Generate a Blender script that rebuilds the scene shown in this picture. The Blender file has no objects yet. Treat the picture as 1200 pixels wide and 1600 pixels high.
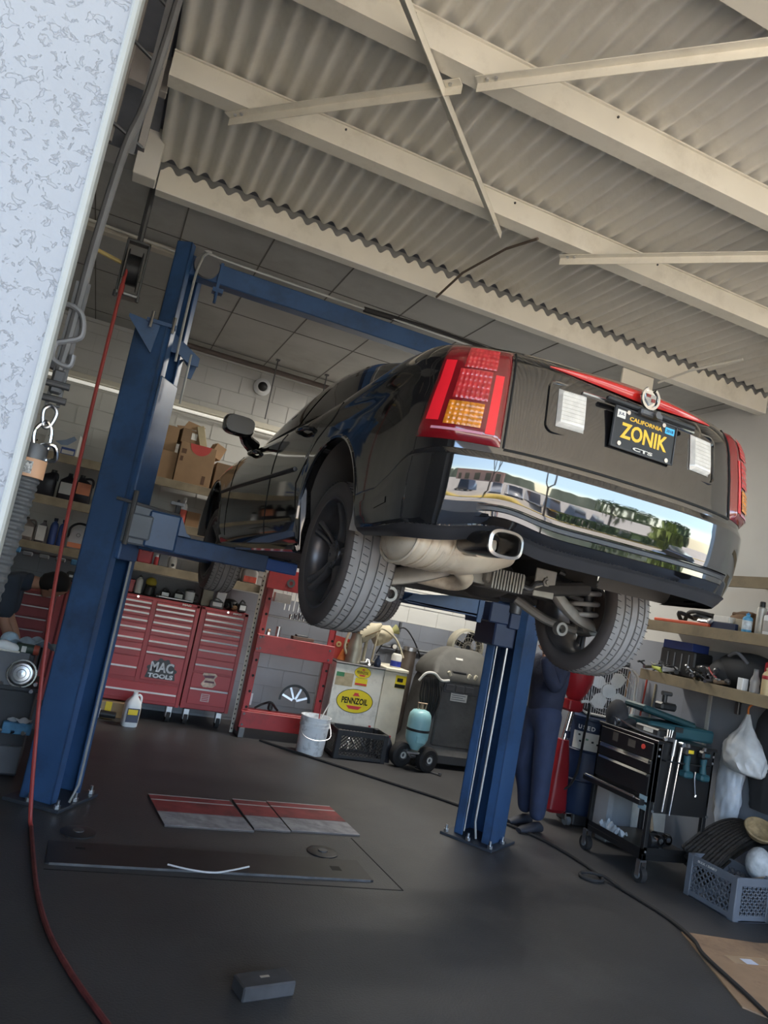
import bpy, bmesh, math, random
from math import sin, cos, pi, radians, sqrt, atan2, hypot
from mathutils import Vector, Matrix, Euler
from mathutils import noise as mnoise
random.seed(7)
SC = bpy.context.scene
COL = SC.collection

# ---------------------------------------------------------------- camera
cam_data = bpy.data.cameras.new('camera')
cam = bpy.data.objects.new('camera', cam_data)
COL.objects.link(cam)
YAW, PITCH, ROLL = radians(20.4), radians(6.97), radians(11.2)
fw = Vector((sin(YAW) * cos(PITCH), cos(YAW) * cos(PITCH), sin(PITCH)))
rt = Vector((cos(YAW), -sin(YAW), 0.0))
up = rt.cross(fw)
rt2 = rt * cos(ROLL) + up * sin(ROLL)
up2 = up * cos(ROLL) - rt * sin(ROLL)
Mc = Matrix((rt2, up2, -fw)).transposed().to_4x4()
Mc.translation = Vector((0, 0, 1.6))
cam.matrix_world = Mc
cam_data.sensor_fit = 'VERTICAL'
cam_data.sensor_height = 24.0
cam_data.lens = 24.0 * 1150 / 1600
cam_data.clip_start = 0.05
cam_data.clip_end = 2000
SC.camera = cam

# ---------------------------------------------------------------- light
world = bpy.data.worlds.new('sky')
SC.world = world
world.use_nodes = True
wn = world.node_tree.nodes
wl = world.node_tree.links
wn.clear()
wo = wn.new('ShaderNodeOutputWorld')
wb = wn.new('ShaderNodeBackground')
ws = wn.new('ShaderNodeTexSky')
ws.sky_type = 'NISHITA'
ws.sun_disc = False
ws.sun_elevation = radians(60)
ws.sun_rotation = radians(165)
ws.air_density = 1.0
ws.dust_density = 0.6
ws.ozone_density = 1.0
wb.inputs['Strength'].default_value = 0.30
wl.new(ws.outputs['Color'], wb.inputs['Color'])
wl.new(wb.outputs['Background'], wo.inputs['Surface'])
sun_data = bpy.data.lights.new('sun', 'SUN')
sun_data.energy = 7.0
sun_data.angle = radians(0.6)
sun_data.color = (1.0, 0.93, 0.82)
sun = bpy.data.objects.new('sun', sun_data)
COL.objects.link(sun)
sun.rotation_euler = Euler((radians(30), 0, radians(12)), 'XYZ')
SC.view_settings.view_transform = 'Standard'
SC.view_settings.look = 'None'
SC.view_settings.exposure = 1.85
SC.view_settings.gamma = 1.0
SC.view_settings.use_curve_mapping = False

# ---------------------------------------------------------------- helpers
MATS = {}
def mat(name, col, rough=0.55, metal=0.0, var=0.12, scale=6.0, bump=0.0, bscale=40.0, ior=1.45,
        coat=0.0, trans=0.0, emit=0.0, dirt=None, dscale=3.0, damt=0.5, alpha=1.0):
    if name in MATS:
        return MATS[name]
    m = bpy.data.materials.new(name)
    m.use_nodes = True
    nt = m.node_tree
    N, L = nt.nodes, nt.links
    b = N['Principled BSDF']
    c4 = (col[0], col[1], col[2], 1)
    b.inputs['Roughness'].default_value = rough
    b.inputs['Metallic'].default_value = metal
    b.inputs['IOR'].default_value = ior
    b.inputs['Coat Weight'].default_value = coat
    b.inputs['Coat Roughness'].default_value = 0.04
    b.inputs['Transmission Weight'].default_value = trans
    b.inputs['Alpha'].default_value = alpha
    tc = N.new('ShaderNodeTexCoord')
    if var > 0:
        n = N.new('ShaderNodeTexNoise')
        n.inputs['Scale'].default_value = scale
        n.inputs['Detail'].default_value = 5
        r = N.new('ShaderNodeMapRange')
        r.inputs['From Min'].default_value = 0.3
        r.inputs['From Max'].default_value = 0.7
        r.inputs['To Min'].default_value = 1 - var
        r.inputs['To Max'].default_value = 1 + var
        h = N.new('ShaderNodeHueSaturation')
        h.inputs['Color'].default_value = c4
        L.new(tc.outputs['Object'], n.inputs['Vector'])
        L.new(n.outputs['Fac'], r.inputs['Value'])
        L.new(r.outputs['Result'], h.inputs['Value'])
        out = h.outputs['Color']
        if dirt is not None:
            n2 = N.new('ShaderNodeTexNoise')
            n2.inputs['Scale'].default_value = dscale
            n2.inputs['Detail'].default_value = 8
            n2.inputs['Roughness'].default_value = 0.7
            r2 = N.new('ShaderNodeMapRange')
            r2.inputs['From Min'].default_value = 0.5
            r2.inputs['From Max'].default_value = 0.68
            r2.inputs['To Max'].default_value = damt
            mx = N.new('ShaderNodeMix')
            mx.data_type = 'RGBA'
            mx.inputs['B'].default_value = (dirt[0], dirt[1], dirt[2], 1)
            L.new(tc.outputs['Object'], n2.inputs['Vector'])
            L.new(n2.outputs['Fac'], r2.inputs['Value'])
            L.new(r2.outputs['Result'], mx.inputs['Factor'])
            L.new(out, mx.inputs['A'])
            out = mx.outputs['Result']
        L.new(out, b.inputs['Base Color'])
    else:
        b.inputs['Base Color'].default_value = c4
    if bump > 0:
        nb = N.new('ShaderNodeTexNoise')
        nb.inputs['Scale'].default_value = bscale
        nb.inputs['Detail'].default_value = 4
        bu = N.new('ShaderNodeBump')
        bu.inputs['Strength'].default_value = bump
        bu.inputs['Distance'].default_value = 0.02
        L.new(tc.outputs['Object'], nb.inputs['Vector'])
        L.new(nb.outputs['Fac'], bu.inputs['Height'])
        L.new(bu.outputs['Normal'], b.inputs['Normal'])
    if emit > 0:
        b.inputs['Emission Color'].default_value = c4
        b.inputs['Emission Strength'].default_value = emit
    MATS[name] = m
    return m

def catmull(pts, n=6, closed=False):
    P = [Vector(p) for p in pts]
    out = []
    m = len(P)
    rng = range(m) if closed else range(m - 1)
    for i in rng:
        if closed:
            a, b, c, d = P[(i - 1) % m], P[i], P[(i + 1) % m], P[(i + 2) % m]
        else:
            a, b, c, d = P[max(i - 1, 0)], P[i], P[i + 1], P[min(i + 2, m - 1)]
        for k in range(n):
            t = k / n
            out.append(0.5 * ((2 * b) + (c - a) * t + (2 * a - 5 * b + 4 * c - d) * t * t + (3 * b - a - 3 * c + d) * t ** 3))
    if not closed:
        out.append(P[-1])
    return out

def interp(tab, x):
    if x <= tab[0][0]:
        return tab[0][1]
    for (a, fa), (b, fb) in zip(tab, tab[1:]):
        if x <= b:
            return fa + (fb - fa) * (x - a) / (b - a)
    return tab[-1][1]

def aim(p, q):
    p, q = Vector(p), Vector(q)
    d = q - p
    M = d.to_track_quat('Z', 'Y').to_matrix().to_4x4()
    M.translation = p
    return M, d.length

class MB:
    def __init__(s):
        s.bm = bmesh.new()
    def _m(s, vs, M):
        if M is not None:
            for v in vs:
                v.co = M @ v.co
        return s
    def box(s, x0, y0, z0, x1, y1, z1, bev=0.0, M=None, seg=1):
        vs = [s.bm.verts.new(c) for c in ((x0, y0, z0), (x1, y0, z0), (x1, y1, z0), (x0, y1, z0), (x0, y0, z1), (x1, y0, z1), (x1, y1, z1), (x0, y1, z1))]
        fs = [s.bm.faces.new([vs[i] for i in f]) for f in ((3, 2, 1, 0), (4, 5, 6, 7), (0, 1, 5, 4), (1, 2, 6, 5), (2, 3, 7, 6), (3, 0, 4, 7))]
        if bev > 0:
            es = list({e for f in fs for e in f.edges})
            r = bmesh.ops.bevel(s.bm, geom=es, offset=bev, segments=seg, affect='EDGES', profile=0.5)
            vs = list({v for f in r['faces'] for v in f.verts} | {v for v in vs if v.is_valid})
        return s._m(vs, M)
    def cbox(s, c, d, bev=0.0, rot=None, seg=1):
        M = Matrix.Translation(c)
        if rot is not None:
            M = M @ Euler(rot).to_matrix().to_4x4()
        return s.box(-d[0] / 2, -d[1] / 2, -d[2] / 2, d[0] / 2, d[1] / 2, d[2] / 2, bev, M, seg)
    def rings(s, rings, cap0=True, cap1=True, closed=True):
        R = [[s.bm.verts.new(p) for p in r] for r in rings]
        n = len(R[0])
        for a, b in zip(R, R[1:]):
            for i in range(n if closed else n - 1):
                j = (i + 1) % n
                try:
                    s.bm.faces.new((a[i], a[j], b[j], b[i]))
                except ValueError:
                    pass
        if cap0 and closed:
            s.bm.faces.new(list(reversed(R[0])))
        if cap1 and closed:
            s.bm.faces.new(R[-1])
        return s
    def lathe(s, prof, n=24, M=None, a0=0.0, a1=2 * pi, caps=False):
        full = abs(a1 - a0 - 2 * pi) < 1e-6
        k = n if full else n + 1
        rs = []
        for r, z in prof:
            ring = [Vector((max(r, 1e-4) * cos(a0 + (a1 - a0) * i / n), max(r, 1e-4) * sin(a0 + (a1 - a0) * i / n), z)) for i in range(k)]
            rs.append([M @ v if M is not None else v for v in ring])
        return s.rings(rs, cap0=caps and full, cap1=caps and full, closed=full)
    def cyl(s, p, q, r, r2=None, n=16):
        M, l = aim(p, q)
        return s.lathe([(r, 0), (r if r2 is None else r2, l)], n, M, caps=True)
    def tube(s, pts, r, n=8, closed=False, flat=1.0):
        P = [Vector(p) for p in pts]
        m = len(P)
        rr = r if isinstance(r, (list, tuple)) else [r] * m
        T = []
        for i in range(m):
            a = P[(i - 1) % m] if closed or i > 0 else P[i]
            b = P[(i + 1) % m] if closed or i < m - 1 else P[i]
            t = b - a
            T.append(t.normalized() if t.length > 1e-9 else Vector((0, 0, 1)))
        u = T[0].orthogonal().normalized()
        rings = []
        for i in range(m):
            u = (u - T[i] * u.dot(T[i]))
            u = u.normalized() if u.length > 1e-6 else T[i].orthogonal().normalized()
            w = T[i].cross(u)
            rings.append([P[i] + u * (rr[i] * cos(2 * pi * k / n)) + w * (rr[i] * flat * sin(2 * pi * k / n)) for k in range(n)])
        if closed:
            rings.append(rings[0])
            return s.rings(rings, False, False)
        return s.rings(rings)
    def prism(s, poly, d0, d1, plane='xz', M=None):
        def P(a, b, d):
            return Vector({'xz': (a, d, b), 'xy': (a, b, d), 'yz': (d, a, b)}[plane])
        A = [s.bm.verts.new(P(a, b, d0)) for a, b in poly]
        B = [s.bm.verts.new(P(a, b, d1)) for a, b in poly]
        n = len(poly)
        s.bm.faces.new(A)
        s.bm.faces.new(list(reversed(B)))
        for i in range(n):
            j = (i + 1) % n
            s.bm.faces.new((A[j], A[i], B[i], B[j]))
        return s._m(A + B, M)
    def ball(s, c, r, n=16, m=10, M=None):
        r = (r, r, r) if not isinstance(r, (list, tuple)) else r
        rs = []
        for j in range(m + 1):
            t = -pi / 2 + pi * j / m
            k = max(cos(t), 1e-3)
            ring = [Vector((c[0] + r[0] * k * cos(2 * pi * i / n), c[1] + r[1] * k * sin(2 * pi * i / n), c[2] + r[2] * sin(t))) for i in range(n)]
            rs.append([M @ v if M is not None else v for v in ring])
        return s.rings(rs)
    def grid(s, fn, nu, nv, thick=None):
        V = [[s.bm.verts.new(fn(i / nu, j / nv)) for j in range(nv + 1)] for i in range(nu + 1)]
        fs = []
        for i in range(nu):
            for j in range(nv):
                try:
                    fs.append(s.bm.faces.new((V[i][j], V[i + 1][j], V[i + 1][j + 1], V[i][j + 1])))
                except ValueError:
                    pass
        if thick:
            bmesh.ops.recalc_face_normals(s.bm, faces=fs)
            bmesh.ops.solidify(s.bm, geom=fs, thickness=thick)
        return s
    def spring(s, p, q, R, r, turns, n=10):
        M, l = aim(p, q)
        N = int(turns * 16)
        return s.tube([M @ Vector((R * cos(2 * pi * turns * i / N), R * sin(2 * pi * turns * i / N), l * i / N)) for i in range(N + 1)], r, n)
    def build(s, name, m, parent=None, smooth=35, loc=None, rot=None, fixn=True):
        if fixn:
            bmesh.ops.recalc_face_normals(s.bm, faces=s.bm.faces[:])
        if smooth:
            th = radians(smooth)
            for f in s.bm.faces:
                f.smooth = True
            for e in s.bm.edges:
                if len(e.link_faces) == 2 and e.calc_face_angle(0) > th:
                    e.smooth = False
        me = bpy.data.meshes.new(name)
        s.bm.to_mesh(me)
        s.bm.free()
        me.materials.append(m)
        o = bpy.data.objects.new(name, me)
        COL.objects.link(o)
        if parent is not None:
            o.parent = parent
        if loc is not None:
            o.location = loc
        if rot is not None:
            o.rotation_euler = rot
        return o

def tag(o, label, cat, group=None, kind=None):
    o['label'] = label
    o['category'] = cat
    if group:
        o['group'] = group
    if kind:
        o['kind'] = kind
    return o

def thing(name, label, cat, loc=(0, 0, 0), rz=0.0, group=None, rot=None):
    o = bpy.data.objects.new(name, None)
    o.empty_display_size = 0.1
    COL.objects.link(o)
    o.location = loc
    o.rotation_euler = rot if rot is not None else (0, 0, rz)
    return tag(o, label, cat, group)

def struct(o):
    o['kind'] = 'structure'
    return o

def dup(root, loc=None, rz=None, label=None, scale=None):
    def cp(o, par):
        c = o.copy()
        COL.objects.link(c)
        if par is not None:
            c.parent = par
        for ch in o.children:
            cp(ch, c)
        return c
    r = cp(root, None)
    if loc is not None:
        r.location = loc
    if rz is not None:
        r.rotation_euler = (0, 0, rz)
    if label:
        r['label'] = label
    if scale is not None:
        r.scale = (scale,) * 3 if not isinstance(scale, (tuple, list)) else scale
    return r

def text(name, body, size, m, parent, M, depth=0.001, bold=0.0, width=None, height=None, shear=0.0, spacing=1.0):
    """Lettering as a mesh: text lies in its own XY plane, centred, M places it."""
    cu = bpy.data.curves.new('lettering', 'FONT')
    cu.body = body
    cu.size = size
    cu.align_x = 'CENTER'
    cu.align_y = 'CENTER'
    cu.extrude = depth
    cu.offset = bold
    cu.shear = shear
    cu.space_character = spacing
    cu.resolution_u = 3
    tmp = bpy.data.objects.new('lettering', cu)
    COL.objects.link(tmp)
    bpy.context.view_layer.update()
    dg = bpy.context.evaluated_depsgraph_get()
    me = bpy.data.meshes.new_from_object(tmp.evaluated_get(dg))
    COL.objects.unlink(tmp)
    bpy.data.objects.remove(tmp)
    bpy.data.curves.remove(cu)
    xs = [v.co.x for v in me.vertices]
    ys = [v.co.y for v in me.vertices]
    if xs:
        cx, cy = (min(xs) + max(xs)) / 2, (min(ys) + max(ys)) / 2
        sx = width / (max(xs) - min(xs)) if width else 1
        sy = height / (max(ys) - min(ys)) if height else (sx if width else 1)
        for v in me.vertices:
            v.co = M @ Vector(((v.co.x - cx) * sx, (v.co.y - cy) * sy, v.co.z))
    me.materials.clear()
    me.materials.append(m)
    me.name = name
    o = bpy.data.objects.new(name, me)
    COL.objects.link(o)
    if parent is not None:
        o.parent = parent
    return o

def face(x, y, z, facing='-y', tilt=0.0, spin=0.0):
    """Matrix whose XY plane is a vertical sheet seen from outside: facing -y or -x."""
    R = {'-y': Matrix.Rotation(radians(90), 4, 'X'), '-x': Matrix.Rotation(radians(-90), 4, 'Z') @ Matrix.Rotation(radians(90), 4, 'X'),
         '+z': Matrix.Identity(4)}[facing]
    return Matrix.Translation((x, y, z)) @ R @ Matrix.Rotation(spin, 4, 'Z')

# ---------------------------------------------------------------- materials
M_black = mat('black_plastic', (0.018, 0.019, 0.021), 0.45)
M_rubber = mat('rubber', (0.022, 0.021, 0.022), 0.8)
M_steel = mat('steel', (0.55, 0.56, 0.58), 0.3, 1.0)
M_chrome = mat('chrome', (0.8, 0.81, 0.82), 0.12, 1.0, var=0.03)
M_dsteel = mat('dark_steel', (0.12, 0.12, 0.125), 0.5, 0.7)
M_white = mat('white_plastic', (0.74, 0.755, 0.77), 0.45, var=0.05)
M_label = mat('label_paper', (0.68, 0.67, 0.63), 0.6, var=0.06, scale=20)
M_blue = mat('lift_blue', (0.036, 0.088, 0.205), 0.38, var=0.14, scale=3, dirt=(0.02, 0.03, 0.05), dscale=2.2, damt=0.55)
M_red = mat('tool_red', (0.36, 0.033, 0.04), 0.4, var=0.08, scale=3)
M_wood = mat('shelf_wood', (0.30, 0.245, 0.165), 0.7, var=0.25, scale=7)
M_card = mat('cardboard', (0.36, 0.225, 0.125), 0.8, var=0.08)
M_grey = mat('grey_plastic', (0.16, 0.17, 0.18), 0.5)
M_yellow = mat('yellow', (0.75, 0.55, 0.03), 0.5, var=0.05)
M_navy = mat('navy', (0.012, 0.022, 0.06), 0.5)
M_orange = mat('orange', (0.7, 0.22, 0.06), 0.5)
# ================================================================ the setting
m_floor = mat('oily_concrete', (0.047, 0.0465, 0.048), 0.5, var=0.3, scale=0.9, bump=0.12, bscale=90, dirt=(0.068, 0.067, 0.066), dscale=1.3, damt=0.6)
m_wall = mat('white_block_paint', (0.56, 0.555, 0.53), 0.65, var=0.06, scale=2)
m_dado = mat('grey_wall_paint', (0.21, 0.225, 0.26), 0.6, var=0.08, scale=2.5)
m_ceil = mat('ceiling_board', (0.36, 0.36, 0.345), 0.75, var=0.1, scale=1.5, dirt=(0.22, 0.215, 0.19), dscale=0.9, damt=0.5)
m_joint = mat('joint_dark', (0.12, 0.115, 0.105), 0.9)
m_cream = mat('cream_steel', (0.76, 0.715, 0.60), 0.42, var=0.05, scale=3, dirt=(0.46, 0.41, 0.31), dscale=4, damt=0.35)
m_deck = mat('roof_deck', (0.74, 0.71, 0.63), 0.5, var=0.1, scale=2, dirt=(0.50, 0.46, 0.38), dscale=2, damt=0.5)
m_stucco = mat('stucco', (0.275, 0.29, 0.31), 0.85, var=0.07, scale=2.2, bump=0.0)
m_trimw = mat('jamb_trim', (0.30, 0.31, 0.29), 0.5, var=0.05)
m_dark = mat('dark_backing', (0.2, 0.21, 0.24), 0.7)

def stucco_nodes(m):
    """knock-down plaster: flat islands with thin ragged edges"""
    nt = m.node_tree
    N, L = nt.nodes, nt.links
    b = N['Principled BSDF']
    tc = N.new('ShaderNodeTexCoord')
    n2 = N.new('ShaderNodeTexNoise')
    n2.inputs['Scale'].default_value = 62
    n2.inputs['Detail'].default_value = 7
    n2.inputs['Roughness'].default_value = 0.62
    n2.inputs['Distortion'].default_value = 0.5
    cr = N.new('ShaderNodeMapRange')
    cr.inputs['From Min'].default_value = 0.405
    cr.inputs['From Max'].default_value = 0.45
    n3 = N.new('ShaderNodeTexNoise')
    n3.inputs['Scale'].default_value = 160
    n3.inputs['Detail'].default_value = 3
    mu = N.new('ShaderNodeMath')
    mu.operation = 'MULTIPLY_ADD'
    mu.inputs[1].default_value = 0.25
    bu = N.new('ShaderNodeBump')
    bu.inputs['Strength'].default_value = 0.75
    bu.inputs['Distance'].default_value = 0.0016
    L.new(tc.outputs['Object'], n2.inputs['Vector'])
    L.new(tc.outputs['Object'], n3.inputs['Vector'])
    L.new(n2.outputs['Fac'], cr.inputs['Value'])
    L.new(n3.outputs['Fac'], mu.inputs[0])
    L.new(cr.outputs['Result'], mu.inputs[2])
    L.new(mu.outputs['Value'], bu.inputs['Height'])
    L.new(bu.outputs['Normal'], b.inputs['Normal'])
stucco_nodes(m_stucco)

XL, XR, YB, ZC = -2.3, 5.06, 8.4, 3.98
YF = 1.0
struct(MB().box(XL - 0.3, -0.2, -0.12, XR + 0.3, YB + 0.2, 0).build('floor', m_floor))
# block wall: white above, grey below, with recessed courses
def block_wall(name, x0, x1, y0, y1, z0, z1, m, along):
    b = MB()
    b.box(x0, y0, z0, x1, y1, z1)
    return struct(b.build(name, m))
block_wall('wall_back', XL - 0.2, XR + 0.2, YB, YB + 0.2, 1.43, 4.3, m_wall, 'x')
block_wall('wall_back_lower', XL - 0.2, XR + 0.2, YB - 0.004, YB + 0.2, 0, 1.43, m_dado, 'x')
block_wall('wall_right', XR, XR + 0.2, 1.5, YB, 1.75, 4.3, m_wall, 'y')
block_wall('wall_right_lower', XR - 0.004, XR + 0.2, 1.5, YB, 0, 1.75, m_dado, 'y')
block_wall('wall_left', XL - 0.2, XL, YF, YB, 0, 4.3, m_wall, 'y')
# faint joints of the painted block walls
for nm, k0, k1, m_ in (('trim_1', 8, 21, mat('mortar_white', (0.49, 0.485, 0.46), 0.8)), ('trim_7', 1, 8, mat('mortar_grey', (0.18, 0.19, 0.215), 0.8))):
    b = MB()
    for k in range(k0, k1):
        z = 0.2 * k - 0.17
        b.box(XL, YB - 0.006, z - 0.003, XR, YB + 0.001, z + 0.003)
        x = XL + (0.2 if k % 2 else 0.0)
        while x < XR:
            b.box(x - 0.003, YB - 0.006, z, x + 0.003, YB + 0.001, z + 0.2)
            x += 0.4
    struct(b.build(nm, m_, smooth=0))
b = MB()
for p, q in (((2.03, 4.85), (2.07, 4.03)), ((.12, 4.07), (2.07, 4.03))):
    d = Vector((q[0] - p[0], q[1] - p[1], 0))
    b.box(0, -.004, -.002, d.length, .004, .0012, 0, Matrix.Translation((p[0], p[1], 0)) @ Matrix.Rotation(atan2(d.y, d.x), 4, 'Z'))
struct(b.build('trim_8', mat('saw_cut', (0.008, 0.008, 0.008), 0.9), smooth=0))
# stucco front wall left of the opening, and its jamb
struct(MB().box(-4.5, YF, -0.1, -0.115, YF + 0.028, 4.6).box(-4.5, YF + 0.02, -0.1, -0.24, YF + 0.26, 4.6).build('wall_front', m_stucco))
struct(MB().box(-0.117, YF - 0.006, 0, -0.106, YF + 0.034, 4.6, 0.003).build('trim_2', m_trimw))
# flat board ceiling over the lift, with joints
struct(MB().box(XL, 4.86, ZC, XR, YB + 0.1, ZC + 0.15).build('ceiling', m_ceil))
b = MB()
for x in [-0.55 + 0.61 * i for i in range(-2, 10)]:
    b.box(x - 0.005, 4.86, ZC - 0.003, x + 0.005, YB, ZC + 0.01)
for y in (5.62, 6.84, 8.06):
    b.box(XL, y - 0.005, ZC - 0.003, XR, y + 0.005, ZC + 0.01)
struct(b.build('trim_3', m_joint, smooth=0))
struct(MB().box(XL, 5.84, ZC - 0.05, 0.06, 5.92, ZC).build('trim_4', mat('trim_board', (0.52, 0.48, 0.40), 0.6)))
struct(MB().box(XL, YB - 0.02, 3.94, XR, YB, ZC).build('trim_5', m_wall))

# corrugated roof deck: ribs run front to back
PITCHC, AMP, ZD = 0.108, 0.021, 4.055
b = MB()
x = -0.19
xs = []
while x < 9.4:
    xs.append(x)
    x += PITCHC / 8
rings = []
for y in (-4.4, -1.0, 1.0, 1.8, 2.7, 3.6, 4.2, 4.72):
    low = [Vector((x, y, ZD + AMP * cos(2 * pi * x / PITCHC))) for x in xs]
    rings.append(low + [v + Vector((0, 0, .005)) for v in reversed(low)])
b.rings(rings)
struct(b.build('ceiling_deck', m_deck, smooth=60, fixn=True))
struct(MB().box(XL, -4.4, 4.095, -0.21, 4.86, 4.118).build('ceiling_left', m_dark))
struct(MB().box(XL, -4.4, 4.12, 9.4, 8.6, 4.22).build('ceiling_top', m_dark))

def channel(name, y, zb, label, h=0.13, fl=0.1, x0=-0.19, x1=6.5):
    t = thing(name, label, 'roof beam', (0, y, zb))
    b = MB()
    b.box(x0, 0, 0, x1, 0.006, h)
    b.box(x0, -0.012, h - 0.012, x1, 0.0, h - 0.004)
    b.build('web', m_cream, t)
    b = MB()
    b.box(x0, 0.0, -0.006, x1, fl, 0.0)
    b.box(x0, fl - 0.006, 0.0, x1, fl, 0.022)
    b.build('bottom_flange', m_cream, t)
    for k in range(6):
        xx = x0 + 0.9 + k * 1.05
        MB().cyl((xx, -0.006, h * 0.75), (xx, 0.0, h * 0.75), 0.006, n=8).build('bolt', M_dsteel, t)
    return t
channel('roof_purlin', 3.6, 3.9, 'cream steel roof purlin nearest the scalloped edge beam')
channel('roof_purlin', 2.7, 3.9, 'cream steel roof purlin where the two angle braces cross', h=0.14)
channel('roof_purlin', 1.8, 3.9, 'cream steel roof purlin in the top right corner nearest the viewer')
# scalloped closure beam at the back edge of the deck
t = thing('edge_beam', 'cream edge beam with scalloped top closing the corrugated roof', 'roof beam', (0, 4.72, 3.86))
b = MB()
xs2 = [-0.16 + i * PITCHC / 8 for i in range(int(6.6 / PITCHC * 8))]
top = [(x, 0.145 + 0.0 + (ZD - 3.86 - 0.195 + 0.0) + AMP * cos(2 * pi * x / PITCHC)) for x in xs2]
rings = [[Vector((x, 0, 0.0)) for x, z in top], [Vector((x, 0, z)) for x, z in top]]
rings = [[Vector((x, 0.0, 0.0)), Vector((x, 0.0, z)), Vector((x, 0.02, z)), Vector((x, 0.02, 0.0))] for x, z in top]
b.rings(rings)
b.build('scalloped_face', m_cream, t, smooth=50)
b = MB()
b.box(-0.16, 0.0, -0.008, 6.5, 0.085, 0.0)
b.build('bottom_flange', m_deck, t)
# end bracket of the beam at the left wall
b = MB()
b.box(-0.30, 4.5, 3.80, -0.165, 4.62, 4.45, 0.004)
tag(b.build('beam_end_plate', m_deck), 'flat beige beam end plate beside the cable bundle', 'plate')

def angle_brace(p, q, label, w=0.045):
    p, q = Vector(p), Vector(q)
    d = (q - p).normalized()
    n = Vector((0, 0, 1)).cross(d)
    b = MB()
    for (a0, a1, z0, z1) in ((-w / 2, w / 2, -0.004, 0.0), (w / 2 - 0.004, w / 2, -w, 0.0)):
        A = [p + n * a0, p + n * a1, q + n * a1, q + n * a0]
        vs = [b.bm.verts.new(v + Vector((0, 0, z0))) for v in A] + [b.bm.verts.new(v + Vector((0, 0, z1))) for v in A]
        for f in ((3, 2, 1, 0), (4, 5, 6, 7), (0, 1, 5, 4), (1, 2, 6, 5), (2, 3, 7, 6), (3, 0, 4, 7)):
            b.bm.faces.new([vs[i] for i in f])
    t = thing('angle_brace', label, 'roof brace', p)
    o = b.build('angle_bar', m_cream, t)
    o.data.transform(Matrix.Translation(-p))
    for s_ in (0.05, 0.09):
        for e, sg in ((Vector((0, 0, 0)), 1), (q - p, -1)):
            c = e + d * s_ * sg
            MB().cyl(c + Vector((0, 0, -0.012)), c + Vector((0, 0, 0)), 0.009, n=6).build('bolt', M_steel, t)
    return t
ZB = 3.89
angle_brace((0.12, 3.72, ZB), (1.0, 2.79, ZB), 'angle iron brace running from the purlin left end to the brace crossing')
angle_brace((1.05, 2.74, ZB), (2.8, 0.95, ZB), 'angle iron brace continuing right of the crossing to the top right')
angle_brace((1.76, 3.75, ZB - 0.006), (-0.9, 0.9, ZB - 0.006), 'angle iron brace dropping from the top edge through the crossing')
angle_brace((2.2, 3.75, ZB), (4.9, 1.05, ZB), 'angle iron brace at right lying flat across the purlin')
angle_brace((4.18, 3.74, ZB), (4.6, 4.2, ZB), 'short angle iron stub on the purlin at far right')
# thin hanger bar, hanger plate and conduits
b = MB()
b.tube([(1.98, 3.66, 3.885), (1.93, 3.95, 3.92), (1.86, 4.4, 3.9), (1.83, 4.72, 3.82)], 0.009, 6)
tag(b.build('hanger_rod', mat('rusty_rod', (0.13, 0.1, 0.075), 0.7)), 'thin bent dark rod between purlin and edge beam', 'rod')
b = MB()
b.tube([(4.1, 4.1, 3.9), (3.95, 4.45, 3.85), (3.9, 4.75, 3.8)], 0.01, 6)
tag(b.build('hanger_rod', m_deck), 'short pale rod reaching the edge beam above the emblem', 'rod')
b = MB()
b.box(3.60, 4.83, 3.66, 3.92, 4.85, 3.86, 0.004)
b.prism([(3.66, 3.56), (3.86, 3.62), (3.92, 3.68), (3.60, 3.70)], 4.83, 4.85)
tag(b.build('gusset_plate', m_cream), 'cream gusset plate hanging under the edge beam', 'plate')
b = MB()
b.cyl((-0.6, 5.78, 3.955), (2.9, 6.0, 3.94), 0.011, n=8)
b.cyl((2.9, 6.0, 3.94), (5.0, 6.05, 3.94), 0.011, n=8)
tag(b.build('conduit', mat('conduit_paint', (0.6, 0.58, 0.52), 0.5)), 'thin pale conduit crossing the ceiling above the lift', 'conduit')
b = MB()
b.cyl((1.2, 6.10, 3.93), (5.0, 6.25, 3.93), 0.02, n=8)
tag(b.build('conduit', m_joint), 'dark conduit beside the pale ceiling conduit', 'conduit')
b = MB()
b.cyl((0.3, 8.05, 3.9), (5.0, 8.1, 3.9), 0.028, n=10)
tag(b.build('ceiling_pipe', mat('pipe_dark', (0.11, 0.085, 0.075), 0.6)), 'dark pipe along the ceiling edge near the back wall', 'pipe')
for x, lab in ((1.36, 'thin hanging rod holding the dark pipe left of the roof'), (1.93, 'thin hanging rod holding the dark pipe right of the first')):
    b = MB()
    b.cyl((x, 7.85, 3.3 if x < 1.5 else 3.7), (x, 7.85, 3.98), 0.007, n=6)
    b.box(x - 0.02, 7.83, 3.965, x + 0.02, 7.87, 3.98)
    tag(b.build('hanger_rod', M_dsteel), lab, 'rod')
# wall batten (fluorescent fixture) on the back wall
t = thing('batten_light', 'long pale batten light fixture along the back wall', 'light fixture', (0.9, 8.29, 3.3))
MB().box(-1.9, -0.0, -0.01, 3.9, 0.1, 0.05, 0.006).build('housing', mat('fixture_white', (0.66, 0.62, 0.52), 0.5, var=0.04), t)
MB().cyl((-1.85, 0.0, -0.045), (3.85, 0.0, -0.045), 0.018, n=10).build('tube', mat('fluorescent_tube', (1.0, 0.97, 0.88), 0.4, var=0, emit=0.12), t)
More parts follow.
